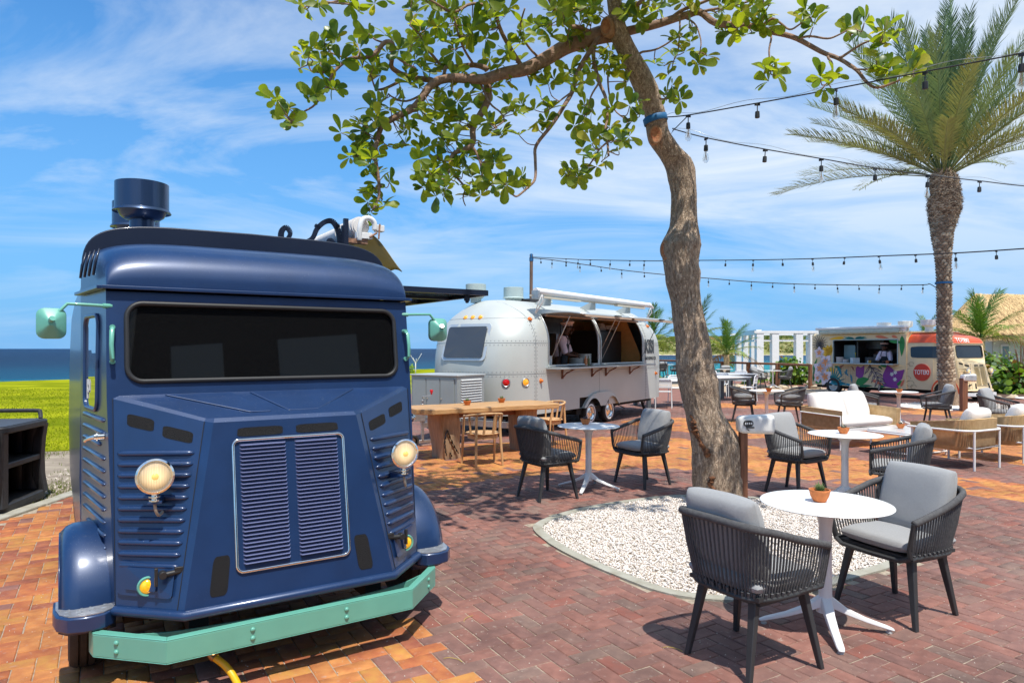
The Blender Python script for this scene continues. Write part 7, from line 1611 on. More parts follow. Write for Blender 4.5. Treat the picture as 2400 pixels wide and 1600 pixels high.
C1 = [(320,20),(390,80),(460,40),(700,40),(740,80),(880,20),(935,0),(830,250),(590,280),(500,320),(490,370),(350,400),(330,500),(400,370),(470,460),(540,480),(610,470),(760,370),(750,320),(1000,300),(1050,360),(960,270),(880,430),(870,500),(780,500),(920,560),(1100,470),(1130,340),(500,590),(570,600),(580,660),(380,700),(440,690),(150,730),(120,740),(230,790),(230,880),(270,920),(1140,60),(1180,40),(1280,40),(1340,60),(1180,100),(1200,200),(1290,200),(1230,240),(1180,260),(1240,330),(1300,300),(1340,200),(1400,60),(1430,100),(1480,50),(1500,120),(1580,170),(1640,220),(1590,260),(1700,220),(1580,330),(1620,110),(1690,60),(1750,30),(1830,130),(1850,60),(1680,290),(1440,330),(1470,390),(1520,230),(1380,180),(1400,250),(1830,370),(1720,440),(1860,420),(1230,400),(1170,450),(1230,530),(1140,580),(1110,560),(1330,470),(1280,540),(1470,590),(1540,610),(1450,540),(960,400),(930,470),(1130,610),(1080,680),(1200,660),(1100,720),(960,720),(900,760),(860,800),(990,800),(940,840),(900,860),(1100,830),(1200,800),(1250,830),(1360,690),(1310,760),(1320,820),(1420,720),(1480,760),(1580,710),(1600,760),(1660,680),(1720,650),(1780,640),(1830,600),(1410,800),(1420,860),(1500,840),(1560,900),(1480,900),(1310,900),(1350,940),(1250,900),(720,930),(770,900),(850,860),(800,970),(620,985),(780,1040),(860,1010),(900,1080),(820,1100),(850,1170),(690,1160),(740,1140),(800,1220),(850,1220),(1080,900),(1130,920),(1090,980),(1150,960),(1100,1060),(1050,1080),(1350,1010),(1450,960),(1500,980),(1400,1040),(1470,1040),(1330,1140),(1400,1090),(1230,1100),(1190,1160),(1240,1060),(1640,1040),(1560,1150),(1500,1140),(1750,930),(1700,900),(1800,1000),(1740,1200),(1770,1160),(1700,1150),(870,1290),(900,1350),(980,1340),(850,1360),(830,1430),(820,1480),(920,1480),(930,1520),(830,1555),(1260,1250),(1210,1310),(1280,1290),(1240,1370),(1320,1240),(1380,1200),(1460,1230),(1440,1310),(1520,1260),(1590,1300),(1650,1290),(1580,1350),(1740,1350),(1400,1390),(1370,1430),(1340,1450),(1580,1440),(1660,1430),(1850,1360),(1700,1360),(1500,1180),(1350,1370)]
C2 = [(640,50),(700,20),(600,90),(580,180),(560,220),(590,270),(690,190),(740,80),(800,60),(860,100),(900,40),(950,50),(800,160),(780,240),(850,240),(960,120),(900,160),(720,280),(350,300),(390,230),(400,310),(270,370),(360,450),(240,480),(150,430),(420,560),(540,530),(620,580),(520,600),(580,620),(700,600),(800,560),(770,640),(840,620),(880,510),(740,530),(940,460),(1020,420),(1070,430),(1040,520),(1110,500),(980,480),(1040,370),(860,400),(300,780),(380,770),(490,820),(530,730),(600,800),(570,880),(340,830),(490,900),(370,990),(180,950),(130,900),(220,1000),(850,770),(820,840),(910,810),(770,920),(1100,780),(1060,800),(1180,780),(1220,800),(1200,900),(1240,760),(950,990),(880,950),(1030,940),(900,1050),(840,1080),(1120,1040),(1170,1000),(1080,1000),(1100,1110),(950,1090),(900,1170),(980,1180),(860,1230),(930,1230),(740,1270),(710,1260),(800,1300),(300,1340),(380,1300),(370,1340),(270,1360),(1200,80),(1250,150),(1150,60),(1330,100),(1330,50),(1390,60),(1370,20),(1280,190),(1240,120),(1560,270),(1610,210),(1520,290),(1620,310),(1670,440),(1740,410),(1690,480),(1590,380),(1430,480),(1500,410),(1370,480),(1460,540),(1490,640),(1530,690),(1460,690),(1550,740),(1170,610),(1560,20),(1620,10),(1850,30)]
C3 = [(270,60),(330,40),(400,90),(450,140),(380,200),(290,220),(350,220),(450,240),(540,60),(560,110),(590,190),(530,190),(610,30),(490,30),(240,90),(885,120),(850,70),(930,80),(830,150),(910,190),(610,490),(640,430),(560,480),(650,510),(590,560),(1000,570),(950,540),(1040,520),(980,620),(1180,190),(1240,150),(1130,210),(1230,220),(1380,240),(1400,200),(1440,240),(1320,310),(1420,290),(1370,470),(1340,400),(1430,420),(1420,500),(1590,490),(1550,430),(1620,420),(1600,530),(1290,470)]
clusters = [(600+x/3.137, y/3.137) for x, y in C1]+[(1100+x/3.137, y/3.137) for x, y in C2]+[(1600+x/2.94, y/2.94) for x, y in C3]
def bdist(px, py):
    best = None; dd = 1e9
    for p in BP:
        qx = 1200+F*p.x/p.y; qy = HY0-F*(p.z-CAM_H)/p.y; d_ = (qx-px)**2+(qy-py)**2
        if d_ < dd: dd = d_; best = p
    return best
# leaf: obovate, folded along the midrib, slightly cupped
def leafmesh(mi_, L_=1., W_=.52):
    prof = [(0,.02),(.10,.10),(.28,.26),(.50,.42),(.70,.50),(.86,.44),(.96,.24),(1.0,.0)]
    vs = []; fs = []
    for k, (t, w) in enumerate(prof):
        z = -.10*t*t+.05*math.sin(t*PI)
        vs += [(t,0,z-.02*math.sin(t*PI)), (t,w*W_,z+.07*w), (t,-w*W_,z+.07*w)]
    for k in range(len(prof)-1):
        a = 3*k; fs += [(a,a+3,a+4,a+1),(a,a+2,a+5,a+3)]
    return vs, fs
lv, lf = leafmesh(0); lva = np.array(lv)
LMn = [mat('leaf_mid', (.175,.245,.019), .45, transl=.58, var=.18, vscale=9), mat('leaf_bright', (.25,.315,.022), .45, transl=.6, var=.15, vscale=9), mat('leaf_deep', (.09,.165,.02), .34, transl=.45, var=.2, vscale=9), mat('leaf_yellowish', (.36,.36,.035), .42, transl=.55, var=.15, vscale=9)]
# twigs + leaves
tw = MB(); tw.M = TI; leaves = []
def rosette(c, base, sc=1., nl=None):
    if base is not None:
        m_ = base.lerp(c, .5)+Vector((random.gauss(0,.03),random.gauss(0,.03),random.gauss(-.02,.02))); tw.tube(smoothpath([base, m_, c], 3), [.006,.0055,.005,.005,.0045,.0045,.004], 5)
    ax = Vector((random.gauss(0,.45), -.45+random.gauss(0,.45), random.gauss(.35,.4))).normalized(); s1 = ax.orthogonal().normalized(); s2 = ax.cross(s1)
    a0 = random.random()*6.28; n = nl or random.randint(5, 8)
    for k in range(n):
        a = a0+2*PI*k/n*1.0+random.gauss(0,.25); sp_ = random.uniform(.05,.75); d = (s1*math.cos(a)+s2*math.sin(a)+ax*sp_).normalized(); nn = (ax-d*ax.dot(d)).normalized(); tt = nn.cross(d); L_ = random.uniform(.088,.172)*sc*(1 if k % 3 else .8)
        tw_ = random.gauss(0,.35); n2 = (nn*math.cos(tw_)+tt*math.sin(tw_)); t2_ = n2.cross(d)
        M = Matrix(((d.x*L_,t2_.x*L_,n2.x*L_,c.x+d.x*.01),(d.y*L_,t2_.y*L_,n2.y*L_,c.y+d.y*.01),(d.z*L_,t2_.z*L_,n2.z*L_,c.z+d.z*.01),(0,0,0,1)))
        leaves.append((M, random.choices([0,1,2,3],[44,26,25,5])[0], L_))
for px, py in clusters:
    bq = bdist(px, py); d_ = bq.y+random.gauss(0,.16); c = PY(px+random.gauss(0,2), py+random.gauss(0,2), d_); rosette(c, bq if (c-bq).length < .8 else c+Vector((0,.1,.1)))
for _ in range(45):               # denser growth above and behind the upper limbs
    px = random.uniform(940, 1700); py = random.uniform(-150, 110 if px < 1350 else 40); bq = bdist(px, py); rosette(PY(px, py, bq.y+random.gauss(0,.3)), None)
nview = len(leaves)
for u in UP:
    P3 = smoothpath(u, 8)
    for p in P3[8:]:
        for _ in range(1): rosette(p+Vector((random.gauss(0,.38),random.gauss(0,.38),random.gauss(0,.22))), None, 1.25)
for _ in range(42): rosette(Vector((random.gauss(.7,.8), random.gauss(5.3,.6), random.gauss(5.15,.25))), None, 1.3)
tw.build('twigs', barkb, TREE, smooth=180)['kind'] = 'stuff'
order = sorted(range(len(leaves)), key=lambda i: (not (i < nview and HY0-F*(leaves[i][0].translation.z-CAM_H)/leaves[i][0].translation.y > 0), -leaves[i][2]/leaves[i][0].translation.y))
big = order[:300]; restL = order[300:]; lm_ = {}
for i in big:
    M, mi_, L_ = leaves[i]
    if mi_ not in lm_:
        me = bpy.data.meshes.new('leaf'); me.from_pydata(lv, [], lf); me.materials.append(LMn[mi_]); me.polygons.foreach_set('use_smooth', [True]*len(lf)); lm_[mi_] = me
    o = bpy.data.objects.new('leaf', lm_[mi_]); COL.objects.link(o); o.parent = TREE; o.matrix_local = TI @ M
V = []; mi2 = []
for i in restL:
    M = np.array(TI @ leaves[i][0]); V.append(lva @ M[:3,:3].T+M[:3,3]); mi2 += [leaves[i][1]]*len(lf)
lfa = np.array(lf); n = len(restL)
o = npmesh('foliage', np.concatenate(V), (lfa[None]+(np.arange(n)*len(lv))[:,None,None]).reshape(-1,4), LMn, mi2, TREE, smooth=180); o['kind'] = 'stuff'
# fallen yellow leaf stalks on the paving
for px, py, a, wh in ((1075,1180,.5,'just behind the blue truck fender'),(1020,1275,-.6,'right beside the blue truck step'),(1096,1450,1.2,'right of the mint bumper end'),(1060,1545,-.3,'on the edge of the orange bricks at the bottom'),(1575,1520,-.4,'under the nearest rope chair seen from behind'),(1985,1375,.9,'by the foot of the nearest round table')):
    c = G(px, py, .004); b = MB(); b.tube(smoothpath([(-.05,0,.001),(-.02,.012,.004),(.03,.008,.003),(.06,-.01,.001)], 3), .0016, 4); o = b.build('fallen_stalk', mat('dry_yellow', (.50,.36,.06), .8), None, smooth=180, loc=c, rot=(0,0,a)); tag(o, 'thin dry yellow leaf stalk '+wh, 'leaf stalk', 'fallen leaf stalks on the paving')
# ================================================================ palms
def frond_mesh(L_, droop, nl, llen, w, fold, seed, twist=.0):
    rnd = random.Random(seed); b = MB(); n = 18; P3 = []
    for k in range(n+1):
        t = k/n; P3.append(Vector((L_*t*(1-.10*droop*t*t), .0+.04*math.sin(seed+t*3)*t, -droop*L_*.42*t*t)))
    b.tube(P3, [max(.0035, .020*(1-t/n)**.7) for t in range(n+1)], 5)
    def at_(t): x = t*n; i = min(int(x), n-1); return P3[i].lerp(P3[i+1], x-i), (P3[i+1]-P3[i]).normalized()
    for s in (-1, 1):
        for k in range(nl):
            t = .16+.84*(k+rnd.random()*.6)/nl; p, d = at_(min(t, .995)); u = Vector((0,0,1)); side = d.cross(u).normalized()*s; up = side.cross(d)*s if False else Vector((0,0,1))-d*d.z; up.normalize()
            ll = llen*(.45+.75*math.sin(PI*min(1, (t-.08)*.98))**.8)*rnd.uniform(.85,1.12); ang = .95-.5*t+rnd.gauss(0,.08); dr = (side*math.sin(ang)+d*math.cos(ang)+up*(fold+rnd.gauss(0,.13))).normalized()
            ww = w*(1-.3*t); e1 = p+dr*ll*.55; e2 = p+dr*ll+Vector((0,0,-ll*.22*droop-.02*rnd.random())); nrm = dr.cross(up).normalized()*ww
            b.add([p-nrm*.5, p+nrm*.5, e1+nrm*.8, e1-nrm*.8, e2], [(0,1,2,3),(3,2,4)])
    me = bpy.data.meshes.new('frond'); me.from_pydata(b.v, [], b.f); return me
date_m = [mat('date_leaf', (.115,.185,.075), .5, transl=.16, var=.3, vscale=2), mat('date_leaf_pale', (.20,.275,.125), .5, transl=.16, var=.25, vscale=2), mat('date_leaf_gold', (.21,.24,.095), .55, transl=.16, var=.25, vscale=2)]
palm = empty('date_palm', (12.5,19.5,0), 0, 'tall date palm with shaggy trunk and grey-green fronds in front of the flower truck', 'palm tree')
PD = 19.5; tpx = [(2225,958,58),(2224,935,50),(2220,905,42),(2217,860,36),(2214,810,34),(2213,760,33),(2213,700,32),(2212,650,32),(2211,620,34),(2210,590,39),(2209,570,46),(2208,548,52),(2210,530,58),(2211,515,66),(2213,495,77),(2214,470,79),(2213,445,74),(2212,425,70),(2211,410,58),(2211,395,40)]
pt = [PY(x, y, PD) for x, y, w in tpx]; pr_ = [w/2/F*PD for x, y, w in tpx]; PI_ = Matrix.Translation((-12.5,-19.5,0))
pm = mat('palm_trunk', (.17,.105,.065), .95, c2=(.33,.235,.16), vscale=9, bump=1.5, bscale=25)
b = MB(); b.M = PI_; PP = smoothpath(pt, 3); RR = [];
for i in range(len(pr_)-1): RR += [pr_[i]+(pr_[i+1]-pr_[i])*q/3 for q in range(3)]
RR.append(pr_[-1]); b.tube(PP, [r*.86 for r in RR], 20); b.build('trunk', pm, palm, smooth=180)
# leaf-base stubs in spirals; loose fibre on the swollen top
V = []; Fq = []; mi2 = []; k = 0; zt_ = PP[-1].z
def trunk_at(z):
    for i in range(len(PP)-1):
        if PP[i].z <= z <= PP[i+1].z: t = (z-PP[i].z)/(PP[i+1].z-PP[i].z+1e-9); return PP[i].lerp(PP[i+1], t), RR[i]+(RR[i+1]-RR[i])*t
    return PP[-1], RR[-1]
row = 0; z = .75
while z < 5.35:
    c, r = trunk_at(z); nst = 11
    for q in range(nst):
        a = 2*PI*(q+.5*(row % 2))/nst+.04*row+random.gauss(0,.05); d = Vector((math.cos(a), math.sin(a), 0)); s_ = Vector((-d.y, d.x, 0)); w = r*2*PI/nst*.47; h = .085*random.uniform(.8,1.2); o0 = c+d*r*.80-c*0+PI_.translation*1
        p = [o0-s_*w-Vector((0,0,h*.5)), o0+s_*w-Vector((0,0,h*.5)), o0+s_*w*.8+d*.045+Vector((0,0,h*.35)), o0-s_*w*.8+d*.045+Vector((0,0,h*.35)), o0+Vector((0,0,h*.6)), o0+d*.055*random.uniform(.6,1.3)+Vector((0,0,h*.7))]
        V += p; Fq += [(k,k+1,k+2),(k,k+2,k+3),(k+3,k+2,k+5),(k+3,k+5,k+4),(k+2,k+4,k+5),(k,k+3,k+4),(k+1,k+4,k+2)]; mi2 += [random.choice([0,0,1])]*7; k += 6
    z += .082; row += 1
for _ in range(2600):
    zz = random.uniform(5.1, 6.65) if random.random() < .85 else random.uniform(.2, 5.0); c, r = trunk_at(zz); a = random.random()*2*PI; d = Vector((math.cos(a), math.sin(a), 0)); s_ = Vector((-d.y, d.x, 0)); p0 = c+d*r*.88+PI_.translation; L_ = random.uniform(.06,.24) if zz > 5 else .06
    e = p0+s_*random.choice([-1,1])*L_*random.uniform(.4,1)+Vector((0,0,random.gauss(0,.45)*L_))+d*random.uniform(-.01,.05); w = Vector((0,0,random.uniform(.006,.018))); V += [p0-w, p0+w, e]; Fq.append((k,k+1,k+2)); mi2.append(random.choice([0,1,1,2])); k += 3
pbm = [mat('leaf_base', (.27,.185,.125), .95, var=.3, vscale=20), mat('leaf_base_pale', (.50,.39,.28), .95, var=.2, vscale=20), mat('fibre_dark', (.085,.05,.03), .95)]
tag(npmesh('leaf_bases', V, Fq, pbm, mi2, palm), kind='stuff')
crown = PP[-3]+PI_.translation; fm = []
for v in range(9):
    me = frond_mesh(4.5, (.16,.40,.08,.50,.22,.62,.12,.30,.45)[v], 92, .50, .018, .42, v); me.materials.append(date_m[(0,1,0,2,1,2,0,1,2)[v]]); fm.append(me)
for k in range(80):
    t = k/80; el = rad(88-71*t**1.05+random.gauss(0,4)); az = k*2.399+random.gauss(0,.1); v = (2,6,0,4,7,1,8,3,5)[min(8, int(t*8.2+random.random()*1.2))]; s_ = random.uniform(.86,1.04)*(.96 if t < .3 else 1.0)
    o = bpy.data.objects.new('frond', fm[v]); COL.objects.link(o); o.parent = palm; o.scale = (s_,)*3
    o.location = crown+Vector((math.cos(az)*.14, math.sin(az)*.14, .12-.25*t)); o.rotation_euler = (Matrix.Rotation(az, 3, 'Z') @ Matrix.Rotation(-el, 3, 'Y') @ Matrix.Rotation(random.gauss(0,.35), 3, 'X')).to_euler()
b = MB(); c0, r0 = trunk_at(CAM_H+(HY0-663)/F*PD); b.M = PI_; b.lathe([(r0+.02,-.03),(r0+.03,-.028),(r0+.03,.028),(r0+.02,.03)], 24, M=Matrix.Translation(c0), cap=False); o = b.build('strap', MATS['blue_strap'], None, smooth=60, loc=(12.5,19.5,0)); tag(o, 'blue strap round the date palm trunk holding the far light string', 'strap')
# gravel circle at the palm foot
V = []; Fq = []; k = 0
for _ in range(5000):
    a = random.random()*6.28; r = 1.35*math.sqrt(random.random()); x, y = 12.7+r*1.25*math.cos(a), 19.2+r*math.sin(a); s_ = random.uniform(.02,.04)
    V += [(x-s_,y,-.0),(x+s_,y,.0),(x,y+s_,.0),(x+random.gauss(0,.008),y-.01,s_*1.3)]; Fq += [(0+k,1+k,3+k),(1+k,2+k,3+k),(2+k,k,3+k)]; k += 4
tag(npmesh('palm_gravel', V, Fq, MATS['white_gravel']), 'white gravel spread round the foot of the date palm', 'gravel', kind='stuff')
cocm = [mat('coco_leaf', (.075,.17,.022), .45, transl=.3, var=.25, vscale=2), mat('coco_leaf_pale', (.20,.27,.04), .45, transl=.3, var=.25, vscale=2), mat('coco_leaf_dry', (.30,.20,.08), .7, transl=.2, var=.25, vscale=2)]
cf = []
for v in range(6):
    me = frond_mesh(2.2, (.9,1.3,.6,1.6,1.1,.4)[v], 44, .42, .024, -.10, 20+v); me.materials.append(cocm[(0,1,0,2,1,0)[v]]); cf.append(me)
def coconut(label, loc, hgt, sc, n, tr, seed, up=.9):
    rnd = random.Random(seed); r = empty('coconut_palm', loc, 0, label, 'palm tree', 'young coconut palms'); b = MB(); P3 = smoothpath([(0,0,-.3),(.03,0,hgt*.4),(.05,.03,hgt)], 4)
    b.tube(P3, [tr*1.5]+[tr]*(len(P3)-1), 10); b.build('trunk', mat('coco_trunk', (.36,.24,.13), .85, c2=(.55,.40,.22), vscale=8, stretch=(1,1,8)), r, smooth=180)
    for k in range(n):
        t = k/n; el = rad(88-95*t*up+rnd.gauss(0,6)); az = k*2.4+rnd.random()*.4+seed; v = (5,2,0,4,1,3)[min(5, int(t*6))]
        o = bpy.data.objects.new('frond', cf[v]); COL.objects.link(o); o.parent = r; o.scale = (sc*rnd.uniform(.8,1.1),)*3; o.location = (.05,.03,hgt); o.rotation_euler = (Matrix.Rotation(az, 3, 'Z') @ Matrix.Rotation(-el, 3, 'Y')).to_euler()
coconut('small golden coconut palm behind the railing, left of the white pergola', ((1701-1200)/F*31,31,0), 1.35, .82, 17, .13, 1)
coconut('coconut palm half hidden behind the silver trailer nose', ((1522-1200)/F*33,33,0), 1.75, .95, 15, .14, 2)
coconut('coconut palm mostly hidden behind the leaning tree trunk', ((1630-1200)/F*34,34,0), 2.1, .95, 15, .14, 5)
coconut('bright green coconut palm growing in front of the thatched roof', ((2298-1200)/F*28.5,28.5,0), 2.0, 1.05, 20, .12, 7, .8)
coconut('small coconut palm peeping over the flower truck roof left of the date palm', ((2172-1200)/F*33,33,0), 2.0, .62, 14, .12, 9)
# ================================================================ shrubs
round_leaf = [(math.cos(a)*.5+.5, math.sin(a)*.48, .05*math.cos(a*2)) for a in [2*PI*k/7 for k in range(7)]]
bushm = [mat('grape_leaf', (.09,.20,.022), .42, transl=.3, var=.2), mat('grape_leaf_bright', (.20,.33,.03), .42, transl=.3, var=.2), mat('grape_leaf_dark', (.035,.10,.02), .45, transl=.2, var=.2), mat('grape_leaf_red', (.36,.16,.04), .5, transl=.3)]
def bush(label, c, rx, ry, rz, n, s, seed, name='sea_grape_bush', zlo=0., w=(4,4,3,.3)):
    rnd = random.Random(seed); r = empty(name, c, 0, label, 'shrub'); V = []; Fq = []; MI = []; k = 0; b = MB()
    lobes = [(rnd.uniform(-.6,.6), rnd.uniform(-.5,.5), rnd.uniform(.15,.75), rnd.uniform(.25,.5)) for _ in range(9)]
    for q in range(14):
        l = rnd.choice(lobes); b.tube(smoothpath([(rnd.gauss(0,.1)*rx,0,0),(l[0]*rx*.5,l[1]*ry*.5,rz*.35),(l[0]*rx,l[1]*ry,l[2]*rz)], 3), .012, 4)
    b.build('stems', M_woodp, r, smooth=180)
    for _ in range(n):
        l = rnd.choice(lobes); d = Vector((rnd.gauss(0,1),rnd.gauss(0,1),rnd.gauss(0,1))).normalized()*l[3]*rnd.uniform(.6,1.05); c_ = Vector(((l[0]+d.x)*rx,(l[1]+d.y)*ry,max(zlo,(l[2]+d.z))*rz)); nn = (d+Vector((rnd.gauss(0,.5),rnd.gauss(0,.5)-.2,rnd.gauss(.3,.5)))).normalized(); t_ = nn.orthogonal().normalized(); a = rnd.random()*6; t_ = (Matrix.Rotation(a, 3, nn) @ t_); u_ = nn.cross(t_); L_ = s*rnd.uniform(.6,1.25)
        V += [c_+t_*p[0]*L_+u_*p[1]*L_+nn*p[2]*L_ for p in round_leaf]; Fq.append(tuple(range(k,k+7))); MI.append(rnd.choices([0,1,2,3],w)[0]); k += 7
    o = npmesh('foliage', V, Fq, bushm, MI, r); o['kind'] = 'stuff'; return r
X_ = lambda px, y: (px-1200)/F*y
bush('sea grape bush behind the railing posts left of the flower truck', (X_(1872,31),31,-.15), 1.0,.7,1.35, 900,.17, 1)
bush('sea grape bush in front of the pergola, left part', (X_(1828,32),32,-.15), .6,.5,.95, 350,.16, 2)
bush('low leafy shrub by the railing left of the far chairs', (X_(1757,31),31,-.15), .5,.4,.55, 300,.12, 3, 'leafy_shrub', w=(3,7,1,0))
bush('low bright shrub seen left of the far chairs, nearer the pergola', (X_(1775,33),33,-.15), .6,.4,.45, 300,.10, 4, 'leafy_shrub', w=(3,8,1,0))
bush('small bright shrub against the sea right of the trailer nose', (X_(1553,33),33,-.2), .5,.4,.42, 240,.12, 5, 'leafy_shrub', w=(3,8,1,0))
bush('small bright shrub against the sea touching the tree trunk', (X_(1582,33),33,-.2), .4,.4,.45, 240,.12, 6, 'leafy_shrub', w=(3,8,1,0))
bush('large sea grape bush right of the flower truck, nearest the picture edge', (X_(2395,24.5),24.5,-.1), 1.6,1.1,1.5, 1500,.20, 7)
bush('sea grape bush directly right of the flower truck nose', (X_(2338,25.5),25.5,-.1), .8,.7,1.35, 900,.19, 8)
bush('yellow-green shrub behind the sea grapes below the house wall', (X_(2350,28),28,-.1), 1.4,.7,1.75, 1100,.13, 9, 'leafy_shrub', w=(2,8,1,0))
bush('yellow-green bush at the sea side of the lawn beside the blue truck', (X_(957,42),42,-.1), .4,.4,.85, 160,.10, 10, 'leafy_shrub', w=(2,8,0,0))
# thin bare-stemmed shrub at the right edge
pr2 = empty('wispy_shrub', (X_(2392,24.0),24.0,0), 0, 'wispy thin-branched shrub rising above the bushes at the right edge', 'shrub'); b = MB(); V = []; Fq = []; k = 0
for q in range(26):
    e = Vector((random.gauss(0,.55), random.gauss(0,.3), random.uniform(1.3,2.15))); b.tube(smoothpath([(0,0,.2),(e.x*.4,e.y*.4,e.z*.55),tuple(e)], 3), [.014]*3+[.008]*4, 4)
    for _ in range(26): p = e+Vector((random.gauss(0,.14),random.gauss(0,.12),random.gauss(0,.12))); d = Vector((random.gauss(0,1),random.gauss(0,1),random.gauss(0,1))).normalized()*.05; f_ = d.orthogonal().normalized()*.012; V += [p-f_,p+f_,p+d]; Fq.append((k,k+1,k+2)); k += 3
b.build('stems', M_woodp, pr2, smooth=180); npmesh('foliage', V, Fq, bushm[0], None, pr2)['kind'] = 'stuff'
# white plumeria-like leafless tree by the sea, left of the trailer
bt = empty('bare_sapling', (X_(974,40),40,-.1), 0, 'thin bare white sapling on the lawn edge against the sea', 'sapling'); b = MB(); b.tube([(0,0,0),(0,0,.95)], .03, 6)
for dx, dz in ((-.32,.55),(.36,.60),(.05,.30),(-.15,.35)): b.tube([(0,0,.85),(dx*.5,0,.85+dz*.5),(dx,0,.85+dz)], [.022,.018,.012], 5)
b.build('stems', mat('white_bark', (.60,.60,.56), .8), bt, smooth=180)
# soil and limestone rocks under the right bushes
sl = MB(); sl.prism([(15.6,22.2),(22,20.5),(26,26),(24,30),(17.5,27)], -.0, .05); tag(sl.build('planting_soil', mat('brown_soil', (.10,.055,.035), .95, var=.4, vscale=4, bump=.6, bscale=20), smooth=0), kind='structure')
for k in range(26):
    if k < 16: x, y = 15.4+k*.43+random.gauss(0,.1), 22.1-.11*k*.43+random.gauss(0,.15); s_ = random.uniform(.10,.24)
    else: x, y = 9.7+(k-16)*.36+random.gauss(0,.15), 28.8+random.gauss(0,.3)-(k-16)*.2; s_ = random.uniform(.10,.20)
    b = MB(); vs = []
    for j in range(5):
        for q in range(7):
            a = 2*PI*q/7; ph = PI*(j+.5)/5; rr = s_*(1+random.gauss(0,.12)); vs.append((rr*1.3*math.sin(ph)*math.cos(a), rr*math.sin(ph)*math.sin(a), rr*.6*math.cos(ph)))
    b.add(vs, [(j*7+q,(j+1)*7+q,(j+1)*7+(q+1) % 7,j*7+(q+1) % 7) for j in range(4) for q in range(7)]+[tuple(range(7)),tuple(range(28,35))[::-1]])
    o = b.build('limestone_rock', mat('limestone', (.52,.42,.30), .9, var=.2, vscale=8), None, smooth=30, loc=(x,y,.05)); ORD = 'first second third fourth fifth sixth seventh eighth ninth tenth eleventh twelfth thirteenth fourteenth fifteenth sixteenth'.split(); tag(o, ('limestone rock, %s from the left in the row right of the flower truck' % ORD[k]) if k < 16 else 'limestone rock, %s from the left, in the row by the railing' % ORD[k-16], 'rock', 'limestone rocks edging the right-hand bushes' if k < 16 else 'limestone rocks along the railing')
# ================================================================ light strings
def lamp_kind(bulb):
    e = empty('string_lamp', (0,0,0)); b = MB()
    b.box((0,0,-.012), (.05,.012,.022)); b.cyl((0,0,-.02), (0,0,-.075), .005, 6); b.lathe([(.011,-.075),(.020,-.08),(.022,-.115),(.022,-.135),(.018,-.138)][::-1], 12); b.build('socket', M_black, e, smooth=50)
    if bulb:
        b = MB(); b.lathe([(.0,-.262),(.016,-.258),(.029,-.240),(.032,-.222),(.026,-.19),(.018,-.155),(.0165,-.138)], 16, cap=False); b.build('glass_bulb', mat('bulb_glass', (.93,.90,.84), .03, trans=.93, ior=1.12, alpha=.55), e, smooth=180)
        b = MB(); b.cyl((0,0,-.14), (0,0,-.185), .004, 6)
        for q in range(5): a = q*1.26; b.tube([(.004*math.cos(a),.004*math.sin(a),-.18),(.015*math.cos(a),.015*math.sin(a),-.235),(.005*math.cos(a+.6),.005*math.sin(a+.6),-.19)], .0012, 3)
        b.build('filament', mat('filament', (.65,.38,.16), .4, .3), e, smooth=0)
    return e
def light_string(label, pts, lamps, r=.006, guide=True):
    """pts: world points of the cable; lamps: list of (photo x of the lamp, has a bulb)"""
    e0 = empty('light_string', (0,0,0), 0, label, 'light string'); P3 = smoothpath(pts, 10); b = MB(); b.tube(P3, r, 6)
    e0['group'] = 'festoon light strings'; b.build('cable', M_black, e0, smooth=180)
    if guide: b = MB(); q = [p+Vector((0,0,.010+.035*math.sin(i*PI*len(lamps)/len(P3))**2)) for i, p in enumerate(P3)]; b.tube(q, .0022, 4); b.build('steel_wire', M_steel, e0, smooth=180)
    for px, bulb in lamps:
        best = min(range(len(P3)-1), key=lambda i: abs((1200+F*P3[i].x/P3[i].y)-px)); kx = (px-1200)/F
        i = best if (P3[best].x/P3[best].y) <= kx else max(0, best-1); a, c = P3[i], P3[min(i+1, len(P3)-1)]; den = (c.x-a.x)-kx*(c.y-a.y); t = (kx*a.y-a.x)/den if abs(den) > 1e-9 else 0; p = a+(c-a)*max(0, min(1.2, t))
        add_lamp(e0, p, bulb)
LK = {}
def add_lamp(par, p, bulb):
    """a socket is a part of its string, the bulb and filament sit in the socket"""
    if bulb not in LK:
        e = lamp_kind(bulb); LK[bulb] = [c for c in COL.objects if c.parent == e]; 
        for c in LK[bulb]: c.parent = None
        bpy.data.objects.remove(e)
        sk = LK[bulb][0]; sk.parent = par; sk.location = p
        for c in LK[bulb][1:]: c.parent = sk
        return
    s0 = LK[bulb][0]; s_ = s0.copy(); COL.objects.link(s_); s_.parent = par; s_.location = p; s_.rotation_euler = (random.gauss(0,.06), random.gauss(0,.06), random.random()*3)
    for c in LK[bulb][1:]: d = c.copy(); COL.objects.link(d); d.parent = s_
light_string('upper festoon light string rising from the tree trunk to the top right', [PY(1556,275,7.25),PY(1613,270,6.85),PY(1775,242,6.35),PY(1960,208,5.9),PY(2168,168,5.45),PY(2400,124,5.0),PY(2640,72,4.6)], [(1613,1),(1775,0),(1960,1),(2168,0),(2397,1)])
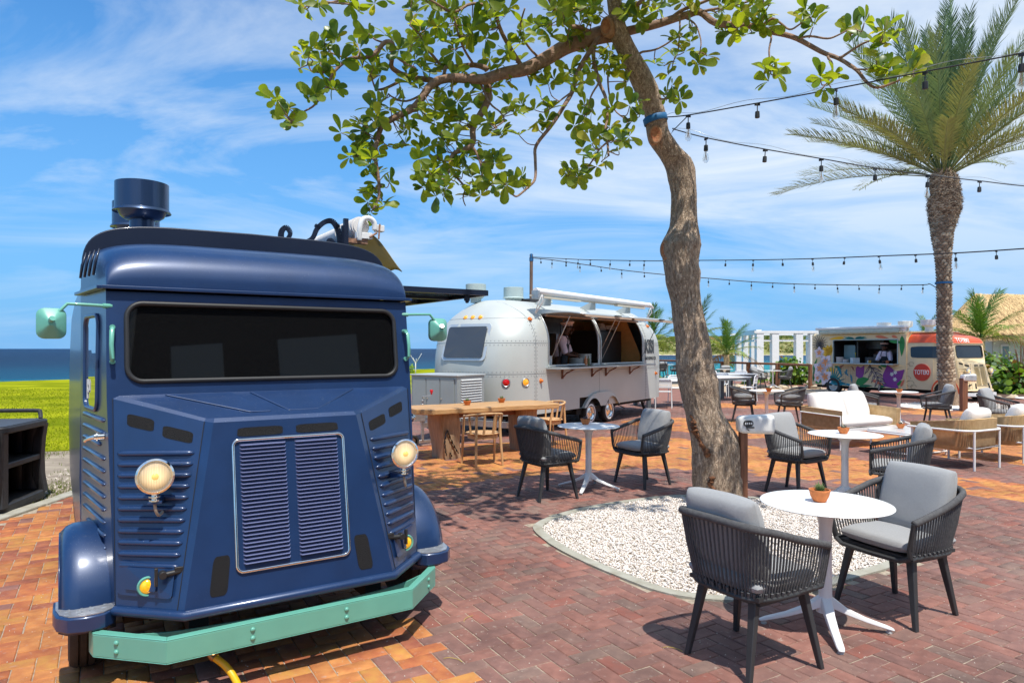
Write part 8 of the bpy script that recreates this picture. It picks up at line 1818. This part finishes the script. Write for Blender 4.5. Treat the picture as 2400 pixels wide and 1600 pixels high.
light_string('festoon light string sagging from the tree trunk across the date palm', [PY(1576,302,7.25),PY(1655,323,7.05),PY(1794,350,7.2),PY(1925,372,7.4),PY(2051,394,7.7),PY(2175,411,7.9),PY(2296,424,8.2),PY(2400,436,8.4),PY(2600,452,8.9)], [(1655,1),(1794,0),(1925,1),(2051,0),(2175,1),(2296,0)])
b = MB(); b.tube([PY(1576,308,7.2),PY(1612,272,6.86)], .005, 5); b.tube([PY(1570,318,7.2),PY(1582,300,7.2)], .003, 4); o = b.build('tie_wire', M_black, None, smooth=60); tag(o, 'short black tie wire joining the two light strings beside the trunk', 'wire')
s98 = lambda L0: [(x/.98, y/.98) for x, y in L0]
def farpts(L0, d0, d1, f=lambda t: t): n = len(L0); return [PY(x, y, d0+(d1-d0)*f((x-L0[0][0])/(L0[-1][0]-L0[0][0]))) for x, y in L0]
u1 = s98([(1219,590),(1290,594),(1365,597),(1499,599),(1604,598),(1730,597),(1866,594),(2019,588),(2195,581),(2352,571),(2450,565)])
light_string('upper far light string from the brown pole across the sky to the right edge', farpts(u1, 20, 9.2, lambda t: t**.85), [(x/.98, i % 2) for i, x in enumerate((1300,1328,1356,1402,1447,1480,1524+40,1604,1667,1730,1797,1866,1940,2019,2103,2195,2288))], .010, False)
u2 = s98([(1219,592),(1268,597),(1332,606),(1428,620),(1530,631),(1627,639),(1726,647),(1824,652),(1923,654),(2020,655),(2120,654),(2135,652),(2152,662)])
light_string('lower far light string running from the brown pole to the strap on the date palm', farpts(u2, 20, 19.2), [(x/.98, i % 2) for i, x in enumerate((1242,1268,1300,1332,1380,1428,1480,1530,1576,1627,1675,1726,1775,1824,1872,1923,1972,2020,2071,2120))], .012, False)
pole = MB(); x = X_(1243,20); pole.tube([(x,20,0),(x+.03,20,4.40)], .052, 8); po = pole.build('light_pole', mat('pole_brown', (.17,.105,.075), .8, var=.2, vscale=5), None, smooth=60); tag(po, 'brown pole rising behind the silver trailer and carrying the far light strings', 'pole')
b = MB(); b.lathe([(.06,-.05),(.062,.05)], 12, M=Matrix.Translation((x+.03,20,4.25)), cap=False); b.box((x+.03,19.96,4.36), (.06,.05,.10)); b.build('pole_band', MATS['blue_strap'], po, smooth=0)
